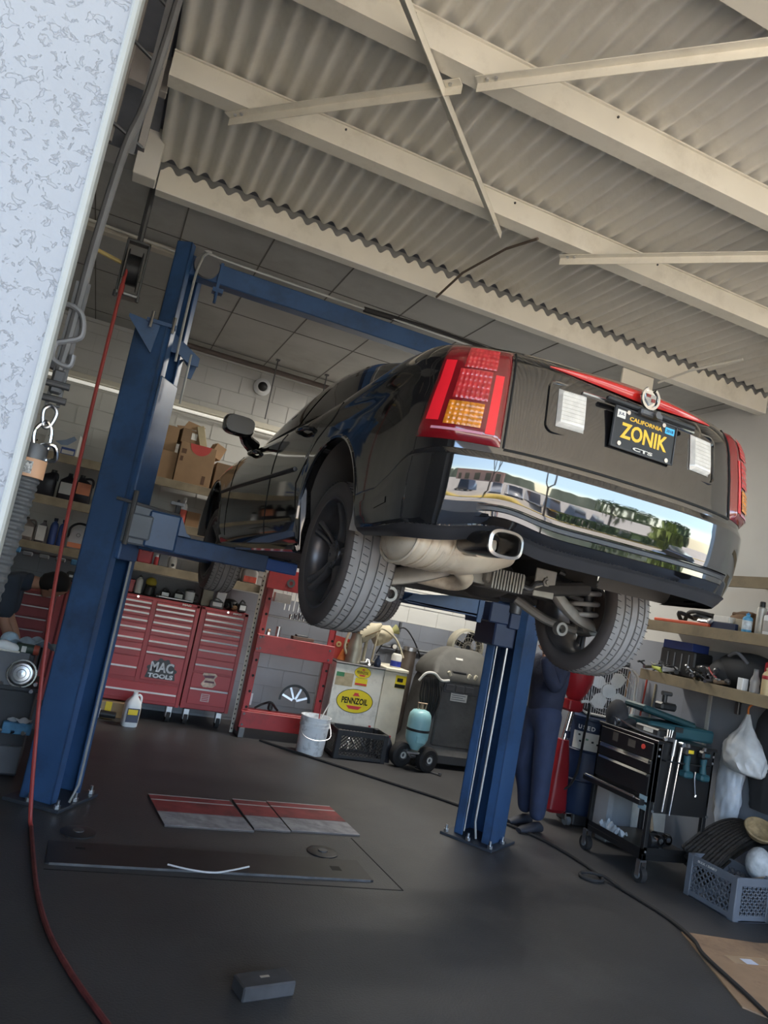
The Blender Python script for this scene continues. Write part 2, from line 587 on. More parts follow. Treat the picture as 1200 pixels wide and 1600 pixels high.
# dome camera on the back wall
t = thing('dome_camera', 'small dark dome camera with white ring on the back wall', 'camera', (1.34, 8.39, 3.77))
MB().lathe([(0.0, 0), (0.1, 0), (0.1, 0.02), (0.07, 0.045), (0.0, 0.045)], 24, Matrix.Rotation(radians(90), 4, 'X')).build('ring', M_white, t)
MB().ball((0, -0.045, 0), (0.055, 0.05, 0.055)).build('dome', M_black, t)

# added tube fixtures, hidden by the car, that brighten the back of the garage
m_tube = mat('fill_tube_lit', (1.0, 0.96, 0.87), 0.4, var=0, emit=3.0)
for x, y, lab in ((3.1, 7.0, 'added fill tube light hidden over the back left of the car'), (4.0, 7.2, 'added fill tube light hidden over the back right of the car')):
    t = thing('added_ceiling_light', lab, 'added fill light', (x, y, ZC))
    MB().box(-.62, -.08, -.07, .62, .08, 0, .01).build('housing', MATS['fixture_white'], t)
    for dy in (-.04, .04):
        MB().cyl((-.6, dy, -.09), (.6, dy, -.09), .016, n=10).build('tube', m_tube, t)
    ld = bpy.data.lights.new('added_fill', 'AREA')
    ld.shape = 'RECTANGLE'
    ld.size, ld.size_y = 1.2, .14
    ld.energy = 19
    ld.color = (1.0, .95, .86)
    lo = bpy.data.objects.new('added_fill', ld)
    COL.objects.link(lo)
    lo.parent = t
    lo.location = (0, 0, -.115)
# ================================================================ two-post lift
m_cable = mat('cable_grey', (0.5, 0.5, 0.48), 0.4, 0.6)
lift = thing('two_post_lift', 'blue two-post car lift holding up the black sedan', 'car lift', (1.56, 5.1, 0))
def lx(o):
    o.data.transform(Matrix.Translation((-1.56, -5.1, 0)))
    o.parent = lift
    return o
def colM(n, o, sd):
    return Matrix(((o[0], sd[0], 0, n[0]), (o[1], sd[1], 0, n[1]), (0, 0, 1, 0), (0, 0, 0, 1)))
ML = colM((0.10, 4.97), (0.5, 0.866), (-0.866, 0.5))
MR = colM((3.12, 4.85), (-0.574, 0.819), (0.819, 0.574))
def post(M, W, D, z0, z1, lip=0.07, tk=0.012, b0=0.0, a0=0.0):
    """C-section column standing turned a little; local x runs across the open side, y into the back."""
    b = MB()
    b.box(a0, b0, z0, a0 + tk, D, z1, 0.003, M)
    b.box(a0 + W - tk, b0, z0, a0 + W, D, z1, 0.003, M)
    b.box(a0, D - tk, z0, a0 + W, D, z1, 0.003, M)
    b.box(a0, b0, z0, a0 + lip, b0 + tk, z1, 0.003, M)
    b.box(a0 + W - lip, b0, z0, a0 + W, b0 + tk, z1, 0.003, M)
    return b
lx(post(ML, 0.33, 0.22, 0.02, 3.12).build('column', M_blue))
lx(post(ML, 0.26, 0.09, 2.5, 3.72, 0.06, 0.012, -0.02, 0.035).build('column_extension', M_blue))
b = MB()
b.box(-0.03, 4.97, 3.1, 0.16, 5.33, 3.125)
b.prism([(0.06, 3.1), (-0.14, 3.12), (-0.14, 3.1), (0.04, 2.9)], 4.985, 4.995)
b.prism([(0.15, 3.12), (0.36, 2.99), (0.36, 2.93), (0.30, 2.93), (0.22, 2.98), (0.15, 2.98)], 5.1, 5.115)
b.prism([(0.26, 2.98), (0.36, 2.96), (0.34, 2.86), (0.31, 2.86), (0.31, 2.93)], 5.2, 5.215)
lx(b.build('bracket', M_blue))
for xx, yy in ((0.0, 4.965), (0.14, 4.965), (0.02, 5.33)):
    lx(MB().cyl((xx, yy, 3.06), (xx, yy, 3.17), 0.012, n=8).build('bolt', M_chrome))
# carriage with the left arm
b = MB()
b.box(0.04, -0.03, 1.55, 0.29, 0.15, 2.78, 0.008, ML)
lx(b.build('carriage', M_blue))
b = MB()
b.box(0.13, 4.97, 1.66, 0.36, 5.03, 1.92, 0.01)
b.box(0.16, 4.94, 1.70, 0.30, 4.97, 1.86, 0.01)
lx(b.build('carriage_plate', mat('lift_grey', (0.13, 0.15, 0.18), 0.5))) 
def arm(p, q, z0, z1, w, m, name):
    p, q = Vector(p), Vector(q)
    d = (q - p)
    M = Matrix.Translation(p) @ Matrix.Rotation(atan2(d.y, d.x), 4, 'Z')
    b = MB()
    b.box(0, -w / 2, z0, d.length, w / 2, z1, 0.008, M)
    return lx(b.build(name, m))
arm((0.30, 5.04, 0), (1.12, 5.22, 0), 1.655, 1.775, 0.12, M_blue, 'swing_arm')
arm((1.0, 5.19, 0), (1.36, 5.27, 0), 1.672, 1.758, 0.095, mat('arm_bright_blue', (0.03, 0.10, 0.36), 0.3), 'arm_extension')
b = MB()
b.box(0.27, 4.95, 1.66, 0.47, 5.13, 1.90, 0.012)
b.prism([(0.47, 1.90), (0.52, 1.80), (0.56, 1.775), (0.47, 1.775)], 4.96, 5.12)
lx(b.build('arm_bracket', M_blue))
b = MB()
b.cyl((0.05, 4.97, 1.93), (0.46, 4.97, 1.90), 0.011, n=8)
b.cyl((0.16, 4.95, 1.65), (0.16, 4.95, 2.0), 0.016, n=8)
b.cyl((0.44, 5.04, 1.9), (0.44, 5.04, 1.98), 0.018, n=8)
b.box(0.385, 5.02, 1.97, 0.47, 5.05, 1.99)
lx(b.build('arm_pin', M_dsteel))
b = MB()
b.cyl((1.2, 5.24, 1.755), (1.2, 5.24, 1.79), 0.07, n=20)
lx(b.build('lift_pad', M_rubber))
# rear arms, reaching under the sill from the posts
arm((0.30, 5.12, 0), (1.05, 6.6, 0), 1.64, 1.74, 0.11, M_blue, 'swing_arm')
arm((2.9, 5.1, 0), (2.4, 6.5, 0), 1.64, 1.74, 0.11, M_blue, 'swing_arm')
for (cx, cy) in ((1.05, 6.6), (2.4, 6.5)):
    lx(MB().cyl((cx, cy, 1.74), (cx, cy, 1.785), 0.07, n=20).build('lift_pad', M_rubber))
# right column
lx(post(MR, 0.30, 0.27, 0.02, 3.12).build('column', M_blue))
b = MB()
b.box(0.04, 0.02, 2.6, 0.26, 0.2, 3.72, 0.0, MR)
lx(b.build('column_extension', M_blue))
b = MB()
b.box(2.83, 4.92, 1.62, 3.12, 5.32, 1.78, 0.01)
b.box(2.90, 4.93, 1.45, 3.10, 5.24, 1.7, 0.01)
b.box(3.0, 4.90, 1.60, 3.16, 4.97, 1.72, 0.006)
lx(b.build('carriage', mat('lift_navy', (0.02, 0.035, 0.085), 0.45)))
b = MB()
b.prism([(2.12, 1.655), (2.19, 1.71), (2.78, 1.80), (2.78, 1.635)], 4.94, 4.955)
b.box(2.15, 4.94, 1.648, 2.78, 5.10, 1.66)
b.box(2.73, 4.93, 1.60, 2.77, 5.12, 1.81, 0.004)
lx(b.build('swing_arm', M_blue))
b = MB()
b.cyl((3.04, 4.92, 1.72), (3.04, 4.92, 1.80), 0.05, n=18)
b.cyl((3.04, 4.92, 1.80), (3.04, 4.92, 1.82), 0.06, n=18)
lx(b.build('lift_pad', M_dsteel))
# floor plates, anchors
for M in (ML, MR):
    W_, D_ = (.33, .22) if M is ML else (.30, .27)
    b = MB()
    b.box(-.06, -.09, 0.0, W_ + .07, D_ + .07, 0.02, 0.003, M)
    lx(b.build('base_plate', mat('base_plate_dark', (0.03, 0.036, 0.048), 0.55)))
    for px, py in ((-.03, -.06), (W_ * .5, -.06), (W_ + .04, -.05), (-.03, D_ * .6), (W_ + .04, D_ * .6)):
        b = MB()
        q = M @ Vector((px, py, 0))
        b.cyl((q.x, q.y, 0.018), (q.x, q.y, 0.07), 0.010, n=8)
        b.cyl((q.x, q.y, 0.02), (q.x, q.y, 0.04), 0.02, n=6)
        lx(b.build('anchor_bolt', M_steel))
# overhead beam with sheaves
b = MB()
b.box(0.06, 5.05, 3.52, 3.18, 5.16, 3.66, 0.006)
lx(b.build('overhead_beam', M_blue))
b = MB()
b.box(0.35, 5.02, 3.42, 0.37, 5.05, 3.66)
b.box(0.33, 4.99, 3.44, 0.40, 5.05, 3.47)
b.cyl((0.36, 5.0, 3.36), (0.36, 5.0, 3.44), 0.01, n=8)
lx(b.build('limit_bracket', M_blue))
for px in (0.26, 3.0):
    M = Matrix.Translation((px, 5.0, 3.60)) @ Matrix.Rotation(radians(-90), 4, 'X')
    lx(MB().lathe([(0.0, 0), (0.085, 0), (0.085, 0.008), (0.07, 0.014), (0.085, 0.02), (0.085, 0.028), (0.0, 0.028)], 28, M).build('sheave', M_dsteel))
b = MB()
b.tube(catmull([(0.205, 5.01, 2.9), (0.20, 4.995, 3.3), (0.21, 4.995, 3.58), (0.27, 4.995, 3.69), (0.5, 5.0, 3.675), (3.1, 5.0, 3.675)], 6), 0.009, 6)
b.tube([(0.225, 4.99, 1.55), (0.232, 4.99, 0.15), (0.2, 4.985, 0.04)], 0.008, 6)
b.tube([(0.3, 5.1, 2.65), (0.3, 5.1, 3.0)], 0.008, 6)
lx(b.build('cable', m_cable))
b = MB()
b.tube([(3.012, 5.045, 1.55), (3.005, 5.045, 0.05)], 0.006, 6)
b.tube([(3.045, 4.95, 1.6), (3.03, 4.95, 0.15), (3.06, 4.955, 0.03)], 0.009, 6)
lx(b.build('cable', m_cable))
b = MB()
b.tube([(1.4, 5.0, 3.67), (1.9, 5.02, 3.7), (2.4, 5.05, 3.71), (2.9, 5.06, 3.68)], 0.022, 8)
lx(b.build('hydraulic_hose', M_rubber))
b = MB()
b.box(3.165, 4.955, 1.42, 3.22, 4.965, 1.6)
lx(b.build('label', M_label))
b = MB()
b.box(3.15, 4.952, 1.22, 3.21, 4.962, 1.35)
lx(b.build('switch_box', M_grey))
# ================================================================ the car
M_paint = mat('black_paint', (0.006, 0.006, 0.007), 0.06, var=0, ior=2.0, coat=0.8)
M_bump = mat('polished_black', (0.010, 0.010, 0.011), 0.03, var=0, ior=1.85, coat=0.8)
M_tint = mat('tinted_glass', (0.008, 0.008, 0.009), 0.03, var=0, ior=1.7)
M_valance = mat('valance_black', (0.03, 0.03, 0.033), 0.42)
M_lens = mat('red_lens', (0.17, 0.006, 0.01), 0.1, var=0, ior=1.6, coat=1.0)
M_lens_hi = mat('lit_red_lens', (0.85, 0.02, 0.035), 0.2, var=0.05, coat=1.0)  # saturated red stands in for outside light reflected by the lamp strips
M_lens_p = mat('faceted_red_lens', (0.45, 0.025, 0.03), 0.22, var=0.25, scale=40, coat=1.0)
M_amber = mat('amber_lens', (0.60, 0.20, 0.015), 0.2, var=0.35, scale=50, coat=1.0)
M_clear = mat('clear_lens', (0.62, 0.60, 0.56), 0.18, var=0.12, scale=30, coat=1.0)
M_alu = mat('aluminium_cast', (0.30, 0.285, 0.26), 0.5, 0.5, var=0.15, scale=12)
M_exh = mat('exhaust_steel', (0.72, 0.63, 0.50), 0.5, 0.15, var=0.15, scale=5, dirt=(0.30, 0.16, 0.07), dscale=6, damt=0.6)
M_under = mat('underbody', (0.045, 0.042, 0.040), 0.7, var=0.25, scale=8)
M_liner = mat('wheel_liner', (0.10, 0.092, 0.085), 0.7, var=0.1)
M_rim = mat('rim_gunmetal', (0.11, 0.105, 0.11), 0.3, 0.6, var=0.1)

car = thing('car', 'black sedan with vanity plate raised on the blue lift', 'car', (1.845, 2.245, 1.565), radians(2.4))
PLAN = catmull([(0, .03, 0), (.2, .033, 0), (.4, .055, 0), (.55, .092, 0), (.67, .145, 0), (.76, .205, 0), (.82, .275, 0), (.862, .37, 0), (.884, .55, 0), (.892, .8, 0), (.897, 1.1, 0), (.90, 1.6, 0), (.90, 2.3, 0), (.90, 3.0, 0), (.893, 3.5, 0), (.885, 3.95, 0), (.85, 4.3, 0), (.77, 4.58, 0), (.58, 4.73, 0), (.35, 4.80, 0), (0, 4.83, 0)], 24)
PL = [0.0]
for a_, b_ in zip(PLAN, PLAN[1:]):
    PL.append(PL[-1] + (b_ - a_).length)
def plan(s):
    """point and outward normal of the half outline at arc length s"""
    if s >= PL[-1]:
        s = PL[-1] - 1e-5
    s = max(s, 0.0)
    lo, hi = 0, len(PL) - 1
    while hi - lo > 1:
        m = (lo + hi) // 2
        if PL[m] <= s:
            lo = m
        else:
            hi = m
    t = (s - PL[lo]) / (PL[hi] - PL[lo])
    p = PLAN[lo].lerp(PLAN[hi], t)
    i0, i1 = max(lo - 2, 0), min(hi + 2, len(PL) - 1)
    d = PLAN[i1] - PLAN[i0]
    if lo < 2:
        d = Vector((1, 0, 0))
    if hi > len(PL) - 3:
        d = Vector((-1, 0, 0))
    d.normalize()
    return p, Vector((d.y, -d.x, 0))
def s_at_y(y):
    for i in range(len(PLAN) - 1):
        if PLAN[i].y <= y <= PLAN[i + 1].y and PLAN[i].x > 0.25 or (PLAN[i].y <= y < PLAN[i + 1].y):
            return PL[i] + (PL[i + 1] - PL[i]) * (y - PLAN[i].y) / max(PLAN[i + 1].y - PLAN[i].y, 1e-6)
    return PL[-1]
def s_at_x(x):
    for i in range(len(PLAN) - 1):
        if PLAN[i].x <= x <= PLAN[i + 1].x:
            return PL[i] + (PL[i + 1] - PL[i]) * (x - PLAN[i].x) / max(PLAN[i + 1].x - PLAN[i].x, 1e-6)
    return 0
ZT = [(0.0, 1.075), (0.35, 1.065), (0.6, 1.055), (0.9, 1.03), (1.3, .992), (1.8, .965), (3.0, .945), (3.5, .93), (4.1, .86), (4.5, .79), (4.83, .72)]
REAR = [(.30, .02), (.60, .0), (.66, .001), (.72, .008), (.85, .021), (.95, .036), (1.00, .050), (1.04, .07), (1.075, .105)]
SIDE = [(.18, .10), (.22, .07), (.28, .038), (.36, .018), (.48, .006), (.62, .0), (.70, .001), (.76, .006), (.84, .016), (.90, .030)]
def off(n, z, zt):
    k = max(0.0, min(1.0, -n.y)) ** 1.5
    sd = interp(SIDE, z)
    e = zt - z
    if e < 0.10:
        sd += 0.055 * (1 - e / 0.10) ** 2
    return interp(REAR, z) * k + sd * (1 - k)
def wall(s, z, out=0.0):
    p, n = plan(abs(s))
    zt = interp(ZT, p.y)
    q = p - n * (off(n, z, zt) - out)
    return Vector((q.x if s >= 0 else -q.x, q.y, z))
AXR, AXF, ARC = 1.07, 3.95, 0.395
def zbot(y):
    for c in (AXR, AXF):
        if abs(y - c) < ARC:
            return max(0.36 + sqrt(ARC * ARC - (y - c) ** 2), 0.21)
    return 0.42 if y < AXR else 0.21
NS = 330
smax = PL[-1] - 0.001
ss = [-smax + 2 * smax * i / NS for i in range(NS + 1)]
b = MB()
NZ = 22
cols = []
for s in ss:
    p, n = plan(abs(s))
    zt = interp(ZT, p.y)
    zb = zbot(p.y)
    col = []
    q = wall(s, zb)
    nx = n.x if s >= 0 else -n.x
    col.append(q - Vector((nx, n.y, 0)) * 0.05)
    for k in range(NZ + 1):
        t = k / NZ
        t = 1 - (1 - t) ** 1.25
        col.append(wall(s, zb + (zt - zb) * t))
    cols.append(col)
b.rings(cols, False, False, closed=False)
half = NS // 2
def crown_row(i):
    L, R = cols[half - i][-1], cols[half + i][-1]
    c = interp([(0, .004), (.8, .022), (3.3, .05), (4.4, .05), (4.8, .01)], L.y)
    return [L.lerp(R, k / 16) + Vector((0, 0, c * (1 - (2 * k / 16 - 1) ** 2))) for k in range(17)]
rows = [crown_row(i) for i in range(1, half + 1)]
b.rings(rows, False, False, closed=False)
bmesh.ops.remove_doubles(b.bm, verts=b.bm.verts[:], dist=0.0008)
# greenhouse dome
GZ = [(.70, 1.075), (.80, 1.125), (1.0, 1.215), (1.25, 1.325), (1.5, 1.392), (1.8, 1.428), (2.2, 1.44), (2.6, 1.425), (2.85, 1.392), (3.1, 1.29), (3.35, 1.155), (3.62, 1.0)]
GB = [(.70, .56), (.80, .64), (1.0, .715), (1.25, .765), (1.6, .795), (2.2, .81), (3.0, .80), (3.35, .765), (3.62, .70)]
GW = [(.70, .48), (1.0, .51), (1.4, .545), (2.2, .565), (2.8, .55), (3.2, .58), (3.62, .62)]
def dome(y, t):
    """t 0..1 from the belt line up the side, over the rail, to the centre line (x >= 0)"""
    zr, wbx, wr = interp(GZ, y), interp(GB, y), interp(GW, y)
    zb = interp(ZT, y) - 0.015
    zc = zr - 0.055 * min(1, (zr - zb) / 0.35)
    r = 0.06
    if t < 0.5:
        u = t / 0.5
        return Vector((wbx + (wr + 0.02 - wbx) * u + 0.016 * sin(pi * u), y, zb + (zc - 0.02 - zb) * u))
    u = (t - 0.5) / 0.5
    a = (1 - (1 - u) ** 1.6)
    x = (wr + 0.02) * (1 - a)
    k = x / (wr + 0.02)
    return Vector((x, y, zr - (zr - zc + 0.02) * k ** 3.2))
def smooth_tab(tab, n=6):
    return [(v.x, v.y) for v in catmull([(a, c, 0) for a, c in tab], n)]
GZ, GB, GW = smooth_tab(GZ), smooth_tab(GB), smooth_tab(GW)
rings = []
for i in range(61):
    y = .70 + (3.62 - .70) * i / 60
    h = [dome(y, k / 24) for k in range(25)]
    rings.append(h + [Vector((-v.x, v.y, v.z)) for v in reversed(h[:-1])])
b.rings(rings, False, False, closed=False)
b.build('body_shell', M_paint, car, smooth=40)

# glass on the greenhouse
def glass(fn, nu, nv, name, m=M_tint, th=None):
    g = MB()
    g.grid(fn, nu, nv)
    return g.build(name, m, car, smooth=60)
def side_glass(y0a, y0b, y1a, y1b, sgn, name):
    """pane between slanted ends: (y at bottom, y at top) of rear and front edge"""
    def fn(u, v):
        t = 0.06 + 0.36 * v
        ya, yb = y0a + (y0b - y0a) * v, y1a + (y1b - y1a) * v
        p = dome(ya + (yb - ya) * u, t)
        return Vector((sgn * (p.x + 0.004), p.y, p.z + 0.001))
    return glass(fn, 14, 6, name)
for sg in (-1, 1):
    side_glass(1.06, 1.22, 2.06, 2.08, sg, 'rear_door_glass')
    side_glass(2.14, 2.15, 3.30, 2.86, sg, 'front_door_glass')
def rear_pane(u, v):
    y = 0.82 + 0.56 * v
    x = (u - .5) * 2
    hw = (interp(GW, y) - 0.03)
    zr, wr = interp(GZ, y), interp(GW, y)
    zb = interp(ZT, y) - .015
    zc = zr - 0.055 * min(1, (zr - zb) / 0.35)
    return Vector((x * hw, y, zr - (zr - zc + .02) * abs(x * hw / (wr + .02)) ** 3.2 + 0.004))
glass(rear_pane, 20, 8, 'rear_window')
def wind(u, v):
    y = 2.92 + 0.6 * v
    x = (u - .5) * 2
    hw = (interp(GW, y) - 0.03)
    zr, wr = interp(GZ, y), interp(GW, y)
    zb = interp(ZT, y) - .015
    zc = zr - 0.055 * min(1, (zr - zb) / 0.35)
    return Vector((x * hw, y, zr - (zr - zc + .02) * abs(x * hw / (wr + .02)) ** 3.2 + 0.004))
glass(wind, 20, 8, 'windshield')
# window trim, door seams, belt moulding
M_seam = mat('seam', (0.004, 0.004, 0.004), 0.7, var=0)
M_bright = mat('bright_trim', (0.42, 0.43, 0.44), 0.2, 0.9, var=0)
def seam(pts, sgn, name='door_seam', m=M_seam, r=0.0035):
    g = MB()
    P = []
    for y, z in pts:
        q = wall(s_at_y(y), z, 0.0005)
        P.append(Vector((sgn * q.x, q.y, q.z)))
    g.tube(P, r, 6)
    return g.build(name, m, car)
for sg in (-1, 1):
    seam([(2.12, .30 + .62 * k / 14) for k in range(15)], sg)
    seam([(3.28, .30 + .60 * k / 14) for k in range(15)], sg)
    seam([(1.50 + .02 * k, .42 + .048 * k) for k in range(4)] + [(1.5, .62), (1.36, .78), (1.22, .86), (1.16, .95)], sg)
    seam([(1.62 + 2.0 * k / 30, .645 - .0 * k) for k in range(31)], sg, 'body_side_moulding', M_valance, 0.013)
    seam([(1.64 + 1.96 * k / 30, .657) for k in range(31)], sg, 'moulding_highlight', M_bright, 0.003)
    # handles
    for yy in (1.62, 2.76):
        q = wall(s_at_y(yy), .86, 0.0)
        g = MB()
        g.tube(catmull([(sg * (q.x - .005), yy - .1, .86), (sg * (q.x + .028), yy - .07, .862), (sg * (q.x + .032), yy + .07, .864), (sg * (q.x - .005), yy + .1, .865)], 5), 0.014, 8)
        g.build('door_handle', M_paint, car)
    # belt strip under the windows
    g = MB()
    P = []
    for k in range(25):
        y = 1.05 + 2.35 * k / 24
        p = dome(y, 0.03)
        P.append(Vector((sg * (p.x + .004), p.y, p.z)))
    g.tube(P, 0.009, 6)
    g.build('belt_strip', M_seam, car)
    # mirror
    g = MB()
    c = Vector((sg * 0.985, 3.02, 1.07))
    prof = []
    for k in range(9):
        t = k / 8
        rr = sin(pi * min(1, t * .9 + .12)) ** .6
        ring = []
        for j in range(20):
            a = 2 * pi * j / 20
            ca, sa = cos(a), sin(a)
            ring.append(c + Vector((sg * (0.115 * math.copysign(abs(ca) ** .6, ca)) * (0.75 + .25 * rr), -0.05 + 0.14 * t, 0.075 * math.copysign(abs(sa) ** .6, sa) * (0.55 + .45 * rr))))
        prof.append(ring)
    g.rings(prof)
    g.tube([(sg * .82, 3.16, .97), (sg * .90, 3.10, 1.0), (sg * .95, 3.02, 1.04)], [.055, .045, .04], 10)
    mo = g.build('side_mirror', M_paint, car)
    g = MB()
    ring = []
    for j in range(20):
        a = 2 * pi * j / 20
        ca, sa = cos(a), sin(a)
        ring.append(c + Vector((sg * .1 * math.copysign(abs(ca) ** .6, ca), -.058, .062 * math.copysign(abs(sa) ** .6, sa))))
    g.bm.faces.new([g.bm.verts.new(v) for v in ring])
    g.build('mirror_glass', mat('mirror_dark', (0.05, 0.055, 0.06), .1, .5, var=0), mo)
# wheel arch lips and liners
for c in (AXR, AXF):
    for sg in (-1, 1):
        g = MB()
        def fn(u, v, c=c, sg=sg):
            a = radians(-8 + 196 * u)
            x = 0.42 + (0.885 - 0.42) * v
            return Vector((sg * x, c + (ARC + .012) * cos(a), .36 + (ARC + .012) * sin(a)))
        g.grid(fn, 28, 4)
        def fn2(u, v, c=c, sg=sg):
            a = radians(-8 + 196 * u)
            return Vector((sg * .42, c + ARC * cos(a) * v, .36 + ARC * sin(a) * v))
        g.grid(fn2, 28, 3)
        g.build('wheel_arch_liner', M_liner, car)
        g = MB()
        P = []
        for k in range(25):
            a = radians(2 + 176 * k / 24)
            y, z = c + ARC * cos(a), .36 + ARC * sin(a)
            q = wall(s_at_y(y), z, 0.0)
            P.append(Vector((sg * (q.x - .004), y, z)))
        g.tube(P, .011, 6)
        g.build('arch_lip', M_paint, car)

# ---- rear face
def rear(x, z, out=0.0):
    return wall(math.copysign(s_at_x(abs(x)), x) if abs(x) > 1e-6 else 0.0, z, out)
# tail lamps wrap round the corners
S0, S1 = s_at_x(.585), s_at_y(.30)
def lens_fn(sg, u0, u1, v0, v1, out, zb0=.668, zt0=1.062):
    def fn(u, v):
        uu, vv = u0 + (u1 - u0) * u, v0 + (v1 - v0) * v
        z = zb0 + (zt0 - zb0) * vv
        s = S0 + (S1 - S0) * uu - 0.045 * vv * (uu) + 0.0 * vv
        edge = min(uu, 1 - uu, vv, 1 - vv)
        o = out * min(1.0, edge / 0.06 + 0.05)
        return wall(sg * s, z, o)
    return fn
for sg in (-1, 1):
    g = MB()
    g.grid(lens_fn(sg, 0, 1, 0, 1, 0.024), 18, 22)
    tl = g.build('tail_light', M_lens, car, smooth=60)
    for (u0, u1, v0, v1, nm, m, o) in ((.74, .89, .16, .78, 'light_strip', M_lens_hi, .027), (.09, .20, .09, .68, 'light_strip', M_lens_hi, .0265),
                                       (.24, .66, .40, .70, 'brake_lens', M_lens_p, .027), (.20, .62, .72, .95, 'brake_lens', M_lens_p, .027),
                                       (.26, .68, .135, .37, 'turn_signal_lens', M_amber, .0275), (.22, .80, .075, .10, 'light_strip', mat('lens_pink', (.55, .25, .34), .3, var=0), .0262)):
        g = MB()
        f0 = lens_fn(sg, u0, u1, v0, v1, o)
        if 'lens' in nm:
            def fr(u, v, f0=f0):
                p = f0(u, v)
                p = p + Vector((0, -0.0035 * abs(sin(u * 22)) * abs(sin(v * 16)), 0))
                return p
            g.grid(fr, 28, 28)
        else:
            g.grid(f0, 8, 14)
        g.build(nm, m, tl, smooth=70)
    # rear lamp housing gap
# trunk lid: raised plane between the lamps with lower lip, and cut lines
g = MB()
for sg in (-1, 1):
    g.tube([rear(sg * .572, .668 + .39 * k / 12, .001) for k in range(13)], .0045, 6)
g.tube([rear(-.57 + 1.14 * k / 30, .664, .001) for k in range(31)], .005, 6)
g.build('trunk_seam', M_seam, car)
# licence recess between the reversing lamps
def rr(x0, x1, z0, z1, r=.03, n=5):
    P = []
    for cx, cz, a0 in ((x1 - r, z1 - r, 0), (x0 + r, z1 - r, 90), (x0 + r, z0 + r, 180), (x1 - r, z0 + r, 270)):
        for k in range(n + 1):
            a = radians(a0 + 90 * k / n)
            P.append((cx + r * cos(a), cz + r * sin(a)))
    return P
g = MB()
P = rr(-.43, .43, .775, .975)
g.tube([rear(x, z, .002) for x, z in P], .006, 6, closed=True)
g.build('plate_recess_edge', M_paint, car)
g = MB()
g.tube([rear(-.29 + .58 * k / 16, .962 - .0 * k, .004) for k in range(17)], .006, 6)
g.build('recess_trim', M_bright, car)
def patch(x0, x1, z0, z1, o, nu=10, nv=8, skew=0.0):
    def fn(u, v):
        e = min(u, 1 - u, v, 1 - v)
        return rear(x0 + (x1 - x0) * u + skew * v, z0 + (z1 - z0) * v, o * min(1, e / .08 + .1))
    return fn
for sg in (-1, 1):
    xa, xb = (-.392, -.272) if sg < 0 else (.272, .392)
    g = MB()
    g.grid(patch(xa, xb, .80, .95, .02), 12, 12)
    rl = g.build('reversing_light', M_clear, car, smooth=60)
    for k in range(9):
        z = .815 + k * .0155
        g = MB()
        g.tube([rear(xa + .012, z, .020), rear((xa + xb) / 2, z, .0205), rear(xb - .012, z, .020)], .0016, 5)
        g.build('lens_rib', M_clear, rl)
# plate
M_plate = mat('plate_black', (0.012, 0.012, 0.013), .35, var=0)
yp = rear(0, .86, 0).y - .014
pl = MB()
pl.box(-.158, yp - .006, .785, .158, yp + .004, .945, .004)
plate = pl.build('licence_plate', M_plate, car)
g = MB()
for (xa, za, xb, zb_) in ((-.158, .785, .158, .791), (-.158, .939, .158, .945), (-.158, .785, -.152, .945), (.152, .785, .158, .945)):
    g.box(xa, yp - .009, za, xb, yp - .004, zb_)
g.build('plate_frame', M_valance, plate)
M_pyel = mat('plate_yellow', (0.80, 0.47, 0.035), .45, var=0)
text('plate_number', 'ZONIK', .1, M_pyel, plate, face(.0, yp - .0065, .858), .001, .0028, width=.235, height=.062)
text('plate_state', 'CALIFORNIA', .03, M_pyel, plate, face(0, yp - .0065, .911), .0008, .0006, width=.165, height=.016)
MB().box(-.145, yp - .0075, .902, -.105, yp - .006, .932).build('month_sticker', M_label, plate)
text('month', 'JUL', .02, M_navy, plate, face(-.125, yp - .0078, .917), .0004, .0004, width=.03, height=.014)
MB().box(.098, yp - .0075, .902, .145, yp - .006, .928).build('year_sticker', mat('sticker_blue', (0.05, 0.42, 0.75), .4, var=0), plate)
text('year', '2018', .014, M_navy, plate, face(.121, yp - .0078, .915), .0004, .0003, width=.036, height=.012)
text('frame_lettering', 'CTS', .02, M_label, plate, face(0, yp - .0095, .800), .0006, .0006, width=.10, height=.013)
for x, z in ((-.12, .803), (.12, .796), (-.095, .93), (.085, .93)):
    MB().cyl((x, yp - .012, z), (x, yp - .006, z), .009, n=10).build('screw', M_chrome, plate)
g = MB()
g.box(-.05, yp - .03, .935, .06, yp + .0, .962, .006)
g.cyl((0.02, yp - .045, .947), (0.02, yp - .02, .947), .014, n=14)
g.build('lid_latch', M_dsteel, car)
g = MB()
g.box(-.20, yp - .012, .952, .25, yp + .01, .972, .005)
g.build('plate_lamp_bar', M_black, car)
# high brake light on the lid edge and the round emblem
def chm(u, v):
    x = -.43 + .86 * u
    k = 1 - abs(2 * u - 1) ** 1.7
    z0, z1 = 1.035 - .030 * k, 1.040 + .040 * k
    z = z0 + (z1 - z0) * v
    p = rear(x, min(z, 1.073), 0)
    return Vector((p.x, p.y - .035 * sin(pi * min(.97, v * .85 + .06)) * (k * .9 + .1), z))
g = MB()
g.grid(chm, 40, 8)
br = g.build('high_brake_light', mat('brake_strip_red', (0.50, 0.022, 0.018), .15, var=.1, coat=1.0), car, smooth=60)
em = Matrix.Translation((.01, rear(0, 1.02, 0).y - .042, 1.02)) @ Matrix.Rotation(radians(90), 4, 'X')
g = MB()
g.lathe([(.034, 0), (.046, 0), (.048, .006), (.046, .011), (.036, .011), (.034, .006)], 32, em, radians(118), radians(422))
g.lathe([(.0, 0), (.036, 0), (.036, .003), (.0, .003)], 24, em)
emb = g.build('round_emblem', M_chrome, car)
g = MB()
g.prism([(-.026, .016), (.026, .016), (.026, -.006), (.0, -.028), (-.026, -.006)], .003, .009, 'xy', em)
